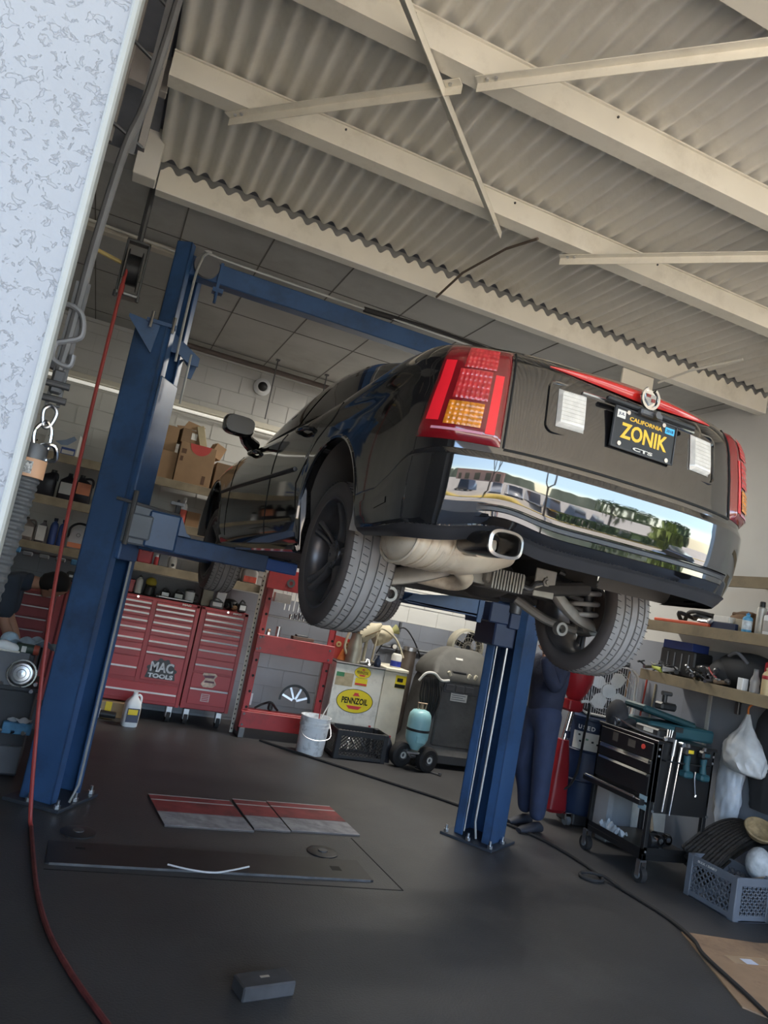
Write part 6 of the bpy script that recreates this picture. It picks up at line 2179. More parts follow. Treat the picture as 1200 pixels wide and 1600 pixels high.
MB().box(-.08, .0, 0, .28, .02, .42, .004, Matrix.Rotation(-.06, 4, 'X')).build('board', mat('board_cream', (.72, .71, .66), .6), t)
MB().box(-.08, -.006, .40, .28, .026, .43, .003, Matrix.Rotation(-.06, 4, 'X')).build('edge', M_label, t)
# ================================================================ bags, mats and the grey crate
m_bag = mat('bag_plastic', (.56, .57, .58), .35, var=.15, scale=9, bump=.35, bscale=14)
def sack(name, label, loc, zs_, m):
    t = thing(name, label, 'bag', loc)
    g = MB()
    R = []
    seed = loc[1] * 7.3
    cv = catmull([(z, rx, 0) for z, rx, ry, oy in zs_], 5)
    cw_ = catmull([(ry, oy, 0) for z, rx, ry, oy in zs_], 5)
    for p_, q_ in zip(cv, cw_):
        z, rx, ry, oy = p_.x, max(p_.y, .004), max(q_.x, .004), q_.y
        ring = []
        for k in range(48):
            a = 2 * pi * k / 48
            v = Vector((cos(a) * 2.2, sin(a) * 2.2, z * 9 + seed))
            f = 1 + .16 * mnoise.noise(v) + .10 * mnoise.noise(v * 2.7) + .05 * abs(mnoise.noise(v * 6))
            ring.append(Vector((rx * f * cos(a), oy + ry * f * sin(a), z)))
        R.append(ring)
    g.rings(R)
    g.build('sack', m, t, smooth=50)
    return t
t = sack('plastic_bag', 'full white plastic bag hung on the right wall', (4.90, 4.35, 0), [(.86, .03, .10, -.06), (.88, .09, .15, -.05), (.95, .125, .17, -.01), (1.03, .12, .165, .0), (1.10, .10, .13, .0), (1.17, .06, .08, .0), (1.24, .03, .04, .0), (1.31, .012, .015, .0)], m_bag)
MB().tube(catmull([(0, 0, 1.30), (.02, .02, 1.36), (.08, .02, 1.40), (.14, .02, 1.40)], 4), .008, 6).build('tie', M_orange, t)
t = sack('plastic_bag', 'long hanging white plastic bag below the full one', (4.97, 4.50, 0), [(.36, .02, .03, .0), (.42, .05, .07, .0), (.55, .06, .10, .0), (.7, .065, .11, .0), (.85, .06, .11, .0), (.97, .04, .08, .02), (1.03, .02, .04, .03)], mat('bag_blueish', (.48, .52, .58), .35, var=.12, scale=9, bump=.35, bscale=12))
MB().cyl((0, .03, 1.02), (.08, .03, 1.06), .006, n=6).build('string', M_label, t)
t = sack('hanging_coat', 'dark coat hung on the wall behind the plastic bags', (5.01, 4.22, 0), [(.62, .02, .10, 0), (.8, .03, .14, 0), (1.0, .035, .15, 0), (1.25, .03, .13, 0), (1.38, .015, .06, 0)], mat('coat_black', (.03, .03, .033), .9))
t['category'] = 'coat'
MB().box(-.01, -.02, 1.36, .04, .02, 1.42, .004).build('hook', M_dsteel, t)
t = sack('cloth_bag', 'grey cloth bag hanging low behind the long plastic bag', (5.0, 4.58, 0), [(.42, .02, .03, 0), (.5, .04, .07, 0), (.65, .04, .07, 0), (.85, .02, .03, 0)], mat('cloth_grey', (.20, .20, .20), .9))
MB().cyl((0, 0, .84), (.05, 0, .9), .006, n=6).build('string', M_grey, t)
gcr = milk_crate('milk_crate', 'grey milk crate with diamond lattice at the right on the floor', (4.54, 4.01, 0), 0.0, .34, .44, .285, mat('crate_grey', (.135, .15, .18), .5, var=.1), 6, .009)
text('lettering', 'BULK / DAIRY', .03, M_label, gcr, face(-.171, .04, .258, '-x'), .0006, .0006, width=.17, height=.016)
t = thing('rubber_mats', 'stack of dark ribbed rubber mats leaning over the grey crate', 'mats', (4.78, 4.27, 0))
for k in range(3):
    g = MB()
    def fn(u, v, k=k):
        return Vector((-.30 + .56 * v - .02 * k, .14 - .26 * u - .02 * k + .0, .30 + .05 * k + .14 * sin(2.2 * v) - .12 * (1 - v) - .10 * u * (1 - v) + .006 * sin(60 * u + k) * (1 if k == 2 else .4)))
    g.grid(fn, 44, 24, .012)
    g.build('mat', mat('mat_brown', (.028, .023, .020), .85, var=.3, scale=20, bump=.5, bscale=60), t, smooth=80)
MB().box(-.08, -.05, 0, .22, .12, .12, .02).build('lower_roll', mat('mat_brown', (.028, .023, .020), .85), t)
t = thing('woven_basket', 'tan woven basket on the rubber mats', 'basket', (4.86, 4.10, .47), rot=(.5, -.3, 0))
MB().lathe([(0, 0), (.05, 0), (.085, .03), (.10, .07), (.108, .072), (.105, .08), (.095, .078), (.078, .035), (0, .012)], 28).build('basket', mat('straw', (.30, .22, .12), .85, var=.3, scale=30), t)
MB().tube([(.106 * cos(2 * pi * k / 28), .106 * sin(2 * pi * k / 28), .078) for k in range(28)], .008, 6, True).build('rim', mat('straw', (.30, .22, .12), .85), t)
t = thing('shop_rag', 'grey white rag bundle at the right end of the grey crate', 'rag', (4.70, 3.93, .24))
MB().ball((0, 0, .10), (.09, .08, .11), 18, 12).build('bundle', mat('rag_grey', (.42, .44, .46), .9, var=.3, scale=14, bump=.6, bscale=22), t, smooth=80)
MB().ball((.02, -.03, .0), (.07, .06, .06)).build('under_fold', mat('rag_tan', (.36, .28, .2), .9), t)
t = jug('white_jug', 'white jug cut off at the right image edge beside the grey crate', 'jug', (4.69, 3.60, 0), .16, .13, .26, M_white, M_blue, mat('label_pale_blue', (.35, .48, .60), .5), neck=.1)
t = thing('battery_pack', 'black and yellow battery pack at the right edge near the bags', 'battery', (4.94, 3.92, .52))
MB().box(-.05, -.05, 0, .05, .05, .12, .01).build('case', M_black, t)
MB().box(-.053, -.053, .03, .053, .053, .06, .004).build('yellow_band', M_yellow, t)
MB().box(-.08, -.06, -.52, .08, .06, 0.0, .01).build('stand', mat('stand_dark', (.05, .055, .06), .7), t)
# ================================================================ left corner: bench, brake lathe, hoses
m_bench = mat('bench_dark', (.05, .055, .065), .6, var=.15)
m_plate = mat('lathe_grey', (.115, .125, .145), .5, var=.12)
bl = thing('brake_lathe', 'dark grey machine with bright round dial plate left of the lift post', 'machine', (-.45, 5.55, 0))
MB().box(-.5, 0, 0, .30, .5, .56, .01).build('cabinet', m_bench, bl)
MB().box(-.5, -.02, .56, .32, .5, .585, .004).build('table', m_bench, bl)
MB().cbox((-.05, .03, .69), (.52, .03, .24), .006, (-.12, 0, 0)).build('face_plate', m_plate, bl)
MB().box(-.32, .05, .585, .24, .4, .80, .01).build('housing', m_bench, bl)
Md = face(.20 + 0.0, .0, .672)
Md = Matrix.Translation((.185, .005, .67)) @ Matrix.Rotation(radians(83), 4, 'X')
g = MB()
g.lathe([(0, .0), (.075, .0), (.08, .012), (.068, .028), (.055, .03), (.05, .02), (.03, .022), (.026, .04), (0, .042)], 36, Md)
dsc = g.build('dial', M_steel, bl)
MB().lathe([(.084, .0), (.094, .0), (.094, .01), (.084, .01)], 36, Md).build('outer_ring', M_chrome, bl)
for x, z in ((.08, .60), (.06, .555), (.285, .62), (.27, .57)):
    MB().cyl((x, -.05, z), (x, -.01, z), .013, n=12).build('knob', M_chrome, bl)
MB().box(-.5, -.03, .27, .30, .0, .285).build('tray', m_bench, bl)
MB().box(-.5, -.03, .02, .30, -.0, .20, .006).build('lower_door', m_plate, bl)
t = thing('rag_box', 'pale blue paper towel box on the lower tray of the grey machine', 'box', (-.21, 5.535, .286), 0)
MB().box(-.09, -.05, 0, .09, .0, .075, .006).build('box_body', mat('towel_blue', (.08, .24, .42), .6, var=.3, scale=14), t)
g = MB()
g.grid(lambda u, v: Vector((-.07 + .15 * u, -.045 + .05 * v, .078 + .02 * sin(7 * u) * cos(5 * v) + .012)), 12, 6, .004)
g.build('paper_towel', mat('towel_white', (.5, .52, .55), .9), t, smooth=80)
for k, (x, lab) in enumerate(((-.30, 'bright chrome fitting at left on the lower machine tray'), (-.22, 'chrome nut on the lower machine tray under the blue box'), (-.15, 'small steel fitting near the red hose on the machine tray'))):
    t = thing('fitting', lab, 'fitting', (x, 5.50, .2855), .5 * k)
    MB().cyl((-.03, 0, .016), (.02, 0, .016), .015, n=10).build('body', M_chrome, t)
    MB().cyl((.02, 0, .016), (.04, 0, .016), .009, n=8).build('stem', M_steel, t)
m_tow = mat('towel_pale', (.34, .42, .50), .9, var=.3, scale=16)
t = thing('paper_towels', 'crumpled pale blue towels on the machine top', 'towels', (-.30, 5.72, .80))
g = MB()
g.grid(lambda u, v: Vector((-.12 + .36 * u, -.06 + .12 * v, .02 + .03 * sin(11 * u + 2 * v) * cos(6 * v) + .05 * sin(3.1 * u))), 26, 12, .005)
g.build('towel', m_tow, t, smooth=80)
MB().ball((-.10, 0, .06), (.06, .05, .055)).build('crumple', mat('towel_light', (.35, .47, .58), .9, bump=.5, bscale=30), t, smooth=80)
t = thing('dark_can', 'dark green and red can lying on the machine top', 'can', (-.27, 5.60, .83))
MB().cyl((-.07, 0, 0), (.04, 0, 0), .034, n=20).build('body', mat('can_green', (.03, .055, .045), .5), t)
MB().cyl((.04, 0, 0), (.075, 0, 0), .034, n=20).build('red_end', mat('can_red', (.40, .08, .05), .5), t)
MB().cbox((-.02, -.034, 0), (.03, .004, .04)).build('label', M_label, t)
t = thing('shoe', 'white sports shoe on the machine top', 'shoe', (-.39, 5.58, .80))
g = MB()
g.tube(catmull([(-.07, 0, .03), (-.03, 0, .04), (.03, 0, .03), (.07, 0, .02)], 4), [.02, .03, .032, .032, .033, .033, .03, .028, .03, .028, .026, .022, .015], 12)
g.build('upper', M_white, t)
MB().box(-.09, -.03, 0, .08, .03, .012, .005).build('sole', M_label, t)
# red tool chest and locker behind the bench
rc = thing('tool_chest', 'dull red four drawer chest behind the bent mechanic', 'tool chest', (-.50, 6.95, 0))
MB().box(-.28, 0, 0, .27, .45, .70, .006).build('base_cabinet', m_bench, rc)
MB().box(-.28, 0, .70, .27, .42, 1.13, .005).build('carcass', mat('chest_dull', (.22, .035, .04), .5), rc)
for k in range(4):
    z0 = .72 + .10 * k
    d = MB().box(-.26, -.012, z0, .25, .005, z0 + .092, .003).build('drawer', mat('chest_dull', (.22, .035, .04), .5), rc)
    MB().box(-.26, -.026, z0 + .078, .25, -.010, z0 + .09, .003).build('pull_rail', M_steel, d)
rl = thing('red_locker', 'red steel locker standing next to the blue post', 'locker', (-.175, 6.9, 0))
MB().box(-.035, 0, .25, .015, .4, 1.26, .004).build('front_stile', mat('locker_red', (.34, .055, .06), .45), rl)
MB().box(.03, .01, .25, .18, .4, 1.26, .004).build('door', mat('locker_red', (.34, .055, .06), .45), rl)
MB().box(.012, .02, .25, .033, .4, 1.25).build('gap', mat('locker_dark', (.12, .012, .015), .6), rl)
MB().box(-.03, .02, 0, .17, .38, .25, .004).build('plinth', m_bench, rl)
MB().cyl((.06, -.006, 1.2), (.06, .01, 1.2), .012, n=12).build('lock', M_dsteel, rl)
t = thing('work_lamp', 'dark clamp lamp with white spot on the red locker', 'lamp', (-.12, 6.98, 1.261))
MB().box(-.06, -.05, 0, .12, .08, .09, .015).build('body', M_black, t)
MB().cbox((-.02, -.052, .05), (.03, .005, .02)).build('white_spot', M_white, t)
MB().ball((.09, .0, .08), (.05, .05, .05)).build('red_cap', mat('cap_dark_red', (.12, .02, .03), .5), t)
b = MB()
b.cyl((-.95, 7.4, 1.46), (.05, 7.4, 1.44), .02, n=10)
t = thing('hanging_rail', 'dark rail with hung tools below the lower shelf at left', 'rail', (0, 0, 0))
b.build('rail', M_dsteel, t)
for x, z in ((-.64, 1.44), (-.15, 1.42)):
    MB().cbox((x, 7.37, z), (.06, .03, .05), .008).build('blue_clip', mat('clip_blue', (.06, .22, .42), .4), t)
for k in range(3):
    MB().cbox((-.55 + .14 * k, 7.37, 1.42), (.09, .03, .04), .01).build('hanger', M_grey, t)
MB().cyl((-.9, 7.4, 1.46), (-.9, 7.76, 1.46), .015, n=8).build('arm', M_dsteel, t)
# hose reel
rr_ = thing('hose_reel', 'black hose reel hung under the ceiling left of the post', 'hose reel', (-.185, 5.0, 3.40))
MX = Matrix.Rotation(radians(90), 4, 'Y')
MB().lathe([(0, -.045), (.13, -.045), (.13, -.04), (.10, -.038), (.10, .038), (.13, .04), (.13, .045), (0, .045)], 32, MX).build('drum', M_black, rr_)
g = MB()
g.box(-.075, -.03, -.17, -.06, .03, .20, .004)
g.box(.06, -.03, -.17, .075, .03, .20, .004)
g.box(-.075, -.03, .18, .075, .03, .20, .004)
g.build('bracket', M_dsteel, rr_)
MB().box(-.07, -.05, -.19, .07, .05, -.165, .006).build('roller_guide', M_steel, rr_)
for x, y in ((-.07, -.04), (.07, -.04)):
    MB().cyl((x, y, -.21), (x, y, -.17), .012, n=8).build('roller_bolt', M_dsteel, rr_)
MB().cyl((-.075, 0, .03), (-.24, -.03, .05), .014, n=8).build('yellow_inlet', mat('inlet_yellow', (.55, .42, .16), .5), rr_)
MB().cyl((0, 0, .20), (0, 0, .58), .02, n=8).build('hanger', M_dsteel, rr_)
t = thing('air_hose', 'thin red hose dropping from the reel and trailing over the floor', 'hose', (0, 0, 0))
m_hose = mat('hose_red', (.33, .045, .04), .5, var=.1)
MB().tube(catmull([(-.215, 4.93, 3.44), (-.22, 4.90, 3.2), (-.215, 4.86, 2.4), (-.19, 4.82, 1.6), (-.13, 4.75, .9), (-.05, 4.68, .35), (.0, 4.66, .06), (.02, 4.60, .012)], 8), .0115, 8).build('hose', m_hose, t)
MB().tube(catmull([(.02, 4.60, .012), (.06, 4.2, .012), (.11, 3.77, .012), (.18, 3.4, .012), (.28, 3.08, .012), (.39, 2.8, .012), (.55, 2.4, .012)], 8), .0115, 8).build('floor_run', mat('hose_grimy', (.13, .028, .028), .7, var=.3, scale=20), t)
MB().cyl((-.219, 4.912, 3.26), (-.219, 4.908, 3.20), .016, n=12).build('stop_ball', m_hose, t)
# hanging exhaust hose by the jamb
m_ribh = mat('hose_ribbed', (.075, .077, .08), .6, var=.1)
ex = thing('exhaust_hose', 'ribbed grey exhaust hose hanging by the stucco jamb', 'hose', (-.256, 2.62, 0))
path = catmull([(0, 0, 1.83), (-.012, 0, 1.6), (-.03, 0, 1.3), (-.05, 0, .9), (-.08, .02, .4), (-.12, .1, .08), (-.3, .3, .06), (-.7, .6, .06)], 40)
g = MB()
g.tube(path, [.044 + .0022 * (1 if (i // 2) % 2 else -1) for i in range(len(path))], 18)
g.build('ribbed_hose', m_ribh, ex, smooth=20)
MB().lathe([(0, 1.83), (.045, 1.83), (.046, 1.87), (.042, 1.885), (0, 1.885)], 24).build('cuff', M_dsteel, ex)
MB().lathe([(.048, 1.775), (.051, 1.776), (.051, 1.835), (.048, 1.836)], 24).build('orange_label', mat('label_peach', (.60, .34, .20), .5), ex)
g = MB()
g.grid(lambda u, v: Vector((.0518 * sin(-.9 + 1.2 * u), -.0518 * cos(-.9 + 1.2 * u), 1.785 + .04 * v)), 8, 2)
g.build('barcode', mat('barcode_grey', (.35, .35, .34), .5, var=.9, scale=120), ex)
cb_ = thing('snap_hook', 'chrome snap hook and links holding the exhaust hose', 'hook', (-.245, 2.62, 1.88))
g = MB()
g.tube(catmull([(-.012, 0, .0), (-.02, 0, .05), (.005, 0, .085), (.028, 0, .06), (.03, 0, .0), (.005, 0, -.012)], 5, True), .007, 8, True)
g.build('snap_hook', M_chrome, cb_)
g = MB()
g.tube(catmull([(.01, -.02, .0), (.05, -.02, .01), (.06, .0, -.03), (.02, .0, -.035)], 5, True), .008, 8, True)
g.build('link', M_chrome, cb_)
g = MB()
g.tube(catmull([(.0, 0, .07), (-.01, 0, .12), (.01, 0, .14), (.03, 0, .12), (.02, 0, .075)], 5, True), .007, 8, True)
g.build('shackle', M_steel, cb_)
hs = thing('hoist_strap', 'dark steel hoist bars running up beside the stucco jamb', 'hoist', (-.235, 2.62, 0))
m_hst = mat('hoist_dark', (.13, .128, .13), .6, .2, var=.2)
g = MB()
g.box(-.022, -.005, 2.02, -.010, .005, 2.45, 0)
g.box(.012, -.005, 2.02, .024, .005, 2.45, 0)
g.build('link_bar', m_hst, hs)
for z in (2.04, 2.09):
    MB().cyl((-.04, -.02, z), (.04, -.02, z), .012, n=10).build('link_pin', M_dsteel, hs)
MB().box(-.018, -.022, 2.06, .018, .002, 2.14, .006).build('block', M_dsteel, hs)
MB().tube(catmull([(-.005, 0, 2.14), (.0, 0, 2.3), (.004, 0, 2.6), (.02, 0, 2.95), (.05, .02, 3.2), (.08, .02, 3.9)], 6), .015, 8).build('rope', m_hst, hs)
MB().box(.03, .02, 2.95, .05, .028, 3.95).build('flat_bar', m_hst, hs)
MB().box(-.055, .08, 3.0, -.035, .10, 3.95).build('flat_bar', mat('hoist_brown', (.20, .18, .165), .7), hs)
MB().box(.045, .16, 3.06, .07, .19, 3.95).build('flat_bar', mat('hoist_brown', (.20, .18, .165), .7), hs)
for z in (3.06, 3.38, 3.6):
    MB().cyl((-.05, .06, z), (.06, .16, z), .007, n=8).build('cross_bolt', M_dsteel, hs)
MB().tube(catmull([(-.06, 0, 2.33), (-.03, -.01, 2.36), (.02, -.01, 2.34), (.035, -.01, 2.27), (-.005, -.01, 2.24), (-.035, -.01, 2.22), (-.03, -.01, 2.17), (.02, -.01, 2.16), (.025, -.01, 2.2)], 5), .010, 8).build('s_hook', mat('hook_grey', (.22, .22, .23), .5, .4), hs)
MB().cyl((-.07, .0, 2.16), (-.02, 0, 2.15), .014, n=8).build('cross_pin', M_dsteel, hs)
MB().cbox((-.06, 0, 2.10), (.05, .03, .05), .01).build('brown_knot', mat('knot_brown', (.20, .13, .11), .8), hs)
b = MB()
b.box(-1.4, 3.80, 3.92, -.19, 3.86, 4.12, .004)
tag(b.build('cross_beam', mat('beam_taupe', (.34, .31, .28), .7)), 'short taupe cross beam behind the hoist bars at upper left', 'roof beam')
b = MB()
b.box(-.30, 4.62, 3.98, -.17, 4.72, 4.12)
# ================================================================ on the floor
m_fp = mat('floor_plate', (.024, .024, .027), .45, .3, var=.2)
t = thing('floor_plate', 'long dark steel cover plate in the floor between the posts', 'plate', (.12, 4.13, 0))
MB().box(0, 0, .0, 1.80, .30, .009, .002).build('plate', m_fp, t)
MB().box(0.02, -.004, .0, 1.78, .002, .012).build('bright_edge', mat('edge_worn', (.10, .10, .105), .5, .3, var=.4, scale=10), t)
MB().box(.14, .2, .0088, .19, .225, .0098).build('slot', M_seam, t)
MB().box(1.58, .12, .0088, 1.64, .18, .0098).build('slot', M_seam, t)
for k, (x, y, lab) in enumerate(((.27, 4.60, 'round floor cover left of the long plate'), (1.73, 4.55, 'round floor cover at the right end of the long plate'))):
    t = thing('floor_cover', lab, 'cover', (x, y, 0))
    MB().lathe([(0, 0), (.10, 0), (.10, .006), (.085, .010), (0, .010)], 30).build('lid', m_fp, t)
    MB().lathe([(0, .0101), (.03, .0101), (.03, .016), (0, .016)], 16).build('knob', M_dsteel, t)
m_bred = mat('board_red', (.27, .045, .048), .65, var=.3, scale=8, dirt=(.06, .04, .04), dscale=5, damt=.6)
m_bwht = mat('board_white', (.33, .32, .33), .7, var=.35, scale=9, dirt=(.07, .07, .07), dscale=5, damt=.7)
def board(loc, w, d, skew, rz, label):
    t = thing('painted_board', label, 'board', loc, rz, 'painted boards on the floor')
    def quad(v0, v1, z0, z1, nm, m):
        g = MB()
        g.prism([(skew * v0, d * v0), (w + skew * v0, d * v0), (w + skew * v1, d * v1), (skew * v1, d * v1)], z0, z1, 'xy')
        return g.build(nm, m, t)
    quad(0, 1, 0, .010, 'board', mat('board_core', (.10, .085, .08), .8))
    quad(0.0, .42, .010, .0115, 'white_band', m_bwht)
    quad(.44, .80, .010, .0115, 'red_band', m_bred)
    quad(.80, .83, .010, .0118, 'white_line', mat('line_white', (.48, .47, .47), .7, var=.2))
    quad(.83, .975, .010, .0115, 'red_band', m_bred)
    quad(.975, 1, .010, .0118, 'white_line', mat('line_white', (.48, .47, .47), .7))
board((.77, 4.80, 0), .57, .60, -.05, 0.02, 'left red and white painted board lying on the floor')
board((1.35, 4.86, 0), .25, .60, -.04, .0, 'narrow middle red and white painted board on the floor')
board((1.61, 4.88, 0), .50, .60, -.02, .03, 'right red and white painted board lying on the floor')
b = MB()
b.tube(catmull([(.73, 4.17, .018), (.85, 4.12, .016), (.97, 4.10, .016), (1.08, 4.14, .02), (1.18, 4.19, .024)], 6), .005, 6)
tag(b.build('bent_wire', mat('wire_white', (.6, .6, .6), .4)), 'bright bent wire lying on the edge of the floor plate', 'wire')
t = thing('rubber_block', 'dark rectangular lift block alone on the near floor', 'block', (1.0, 2.985, 0), .22)
MB().box(-.115, -.055, 0, .115, .055, .058, .006).build('block', mat('block_rubber', (.05, .05, .053), .7, var=.3, scale=10), t)
MB().box(.10, -.03, .03, .1165, .02, .05).build('worn_corner', mat('worn_tan', (.33, .29, .24), .8), t)
MB().box(-.02, .0, .0575, .02, .015, .0585).build('worn_spot', mat('worn_tan', (.33, .29, .24), .8), t)
b = MB()
b.tube(catmull([(1.95, 7.5, .012), (2.2, 7.2, .012), (2.9, 6.42, .012), (3.33, 5.93, .012), (3.7, 5.3, .012), (3.8, 4.85, .012), (3.78, 4.4, .012), (3.66, 4.32, .013), (3.60, 4.4, .014), (3.68, 4.46, .018), (3.78, 4.38, .026), (3.80, 4.2, .014), (3.82, 3.81, .012), (3.74, 3.5, .020), (3.63, 3.30, .022), (3.52, 2.9, .020), (3.4, 2.5, .012)], 8), .0115, 8)
tag(b.build('floor_cable', M_rubber), 'black cable looping across the floor over the cardboard', 'cable')
t = thing('cardboard_sheet', 'flat brown cardboard sheet at the bottom right floor', 'cardboard', (3.77, 3.62, 0))
g = MB()
g.prism([(0, 0), (-.36, -.78), (-.27, -.90), (.8, -.90), (.95, -.1), (.5, -.12)], 0, .007, 'xy')
g.build('sheet', mat('sheet_brown', (.30, .20, .125), .8, var=.12, dirt=(.12, .075, .055), dscale=3, damt=.7), t)
MB().box(.16, -.36, .0072, .24, -.30, .0085, 0, Matrix.Rotation(-.1, 4, 'Z')).build('shipping_label', mat('label_lilac', (.5, .55, .68), .6), t)
MB().box(.08, -.36, .0071, .36, -.27, .0078, 0, Matrix.Rotation(-.1, 4, 'Z')).build('tape_strip', mat('tape_tan', (.38, .27, .17), .4), t)
MB().box(-.02, -.78, .0071, -.015, -.1, .0076, 0, Matrix.Rotation(-.3, 4, 'Z')).build('fold_line', mat('fold_dark', (.16, .10, .06), .8), t)
t = thing('steel_bar', 'dark steel bar lying on the floor by the grey machine', 'bar', (3.63, 7.0, 0), -.95)
MB().box(-.15, -.02, 0, .15, .02, .018, .003).build('bar', M_dsteel, t)
MB().cyl((.14, 0, .018), (.14, 0, .03), .02, n=10).build('head', M_dsteel, t)
# ================================================================ people
def skin(name, joints, edges, m, parent=None, levels=2, root=None):
    """one continuous skinned surface over a joint skeleton: joints = {name: (pos, radius or (rx, ry))}"""
    names = list(joints)
    idx = {n: i for i, n in enumerate(names)}
    me = bpy.data.meshes.new(name)
    me.from_pydata([joints[n][0] for n in names], [(idx[a], idx[b]) for a, b in edges], [])
    o = bpy.data.objects.new(name, me)
    COL.objects.link(o)
    o.modifiers.new('skin', 'SKIN')
    sv = me.skin_vertices[0].data if me.skin_vertices else None
    if sv is None:
        bpy.context.view_layer.objects.active = o
        me.attributes.new
    sv = me.skin_vertices[0].data
    for n, i in idx.items():
        r = joints[n][1]
        sv[i].radius = (r, r) if not isinstance(r, tuple) else r
        sv[i].use_root = (n == (root or names[0]))
    s = o.modifiers.new('sub', 'SUBSURF')
    s.levels = levels
    s.render_levels = levels
    bpy.context.view_layer.update()
    dg = bpy.context.evaluated_depsgraph_get()
    nm = bpy.data.meshes.new_from_object(o.evaluated_get(dg))
    o.modifiers.clear()
    o.data = nm
    bpy.data.meshes.remove(me)
    nm.name = name
    nm.materials.clear()
    nm.materials.append(m)
    for p in nm.polygons:
        p.use_smooth = True
    if parent is not None:
        o.parent = parent
    return o
m_skin = mat('skin', (.42, .22, .145), .55, var=.05)
m_navycl = mat('work_navy', (.018, .023, .048), .85, var=.25, scale=7, bump=.5, bscale=9)
m_tee = mat('tee_dark', (.035, .045, .065), .9, var=.12, scale=6)
m_hair = mat('hair_black', (.012, .011, .011), .7)
m_shoe = mat('shoe_dark', (.025, .028, .04), .6)
def V3(*a):
    return Vector(a)
def hand(J, E, wrist, name, fwd, side, curl):
    """palm, four unequal fingers and a thumb leaving the side of the palm"""
    fwd, side = fwd.normalized(), side.normalized()
    nrm = fwd.cross(side)
    w = J[wrist][0]
    J[name + 'palm'] = (w + fwd * .05, (.026, .016))
    E.append((wrist, name + 'palm'))
    for k, (s, l) in enumerate(((.03, .068), (.010, .078), (-.010, .072), (-.028, .055))):
        a, b_, c = name + 'k%d' % k, name + 'm%d' % k, name + 't%d' % k
        J[a] = (w + fwd * .095 + side * s, .0095)
        d1 = (fwd * cos(curl * .5) + nrm * sin(curl * .5))
        d2 = (fwd * cos(curl) + nrm * sin(curl))
        J[b_] = (J[a][0] + d1 * l * .55, .0085)
        J[c] = (J[b_][0] + d2 * l * .5, .007)
        E += [(name + 'palm', a), (a, b_), (b_, c)]
    J[name + 'h0'] = (w + fwd * .045 + side * .038, .010)
    J[name + 'h1'] = (w + fwd * .080 + side * .058 + nrm * .012, .0085)
    E += [(name + 'palm', name + 'h0'), (name + 'h0', name + 'h1')]
def head(t, c, look, upv, nm='head', mask=False, hair=True):
    """returns the frame used to hang face parts; built as part of the body mesh joints by caller"""
    look = look.normalized()
    sd = look.cross(upv).normalized()
    upn = sd.cross(look).normalized()
    M = Matrix((sd, look, upn)).transposed().to_4x4()
    M.translation = c
    return M
def head_mesh(g, M):
    R = []
    prof = [(-.115, .028, .03, .045), (-.10, .042, .05, .035), (-.07, .056, .070, .018), (-.035, .066, .084, .008), (0, .072, .094, 0), (.04, .074, .098, -.004), (.075, .066, .088, -.008), (.10, .045, .060, -.010), (.112, .018, .025, -.012)]
    for z, rx, ry, oy in prof:
        ring = []
        for k in range(28):
            a = 2 * pi * k / 28
            x, y = rx * cos(a), oy + ry * sin(a)
            if sin(a) > .8 and -.05 < z < .02:
                y += .018 * (sin(a) - .8) / .2 * (1 - abs(z + .02) / .05)
            ring.append(M @ Vector((x, y, z)))
        R.append(ring)
    g.rings(R)
    return g
def face_parts(t, M):
    for s in (-1, 1):
        g = MB()
        g.ball((0, 0, 0), (.012, .024, .032), 12, 8, M @ Matrix.Translation((s * .073, -.01, -.005)))
        g.build('ear', m_skin, t)
        g = MB()
        g.ball((0, 0, 0), (.012, .006, .008), 12, 8, M @ Matrix.Translation((s * .03, .084, .012)))
        g.build('eye', M_white, t)
    g = MB()
    g.ball((0, 0, 0), (.013, .02, .024), 12, 8, M @ Matrix.Translation((0, .095, -.022)))
    g.build('nose', m_skin, t)
    g = MB()
    g.ball((0, 0, 0), (.024, .008, .007), 12, 8, M @ Matrix.Translation((0, .082, -.062)))
    g.build('mouth', mat('lip', (.30, .11, .09), .5), t)

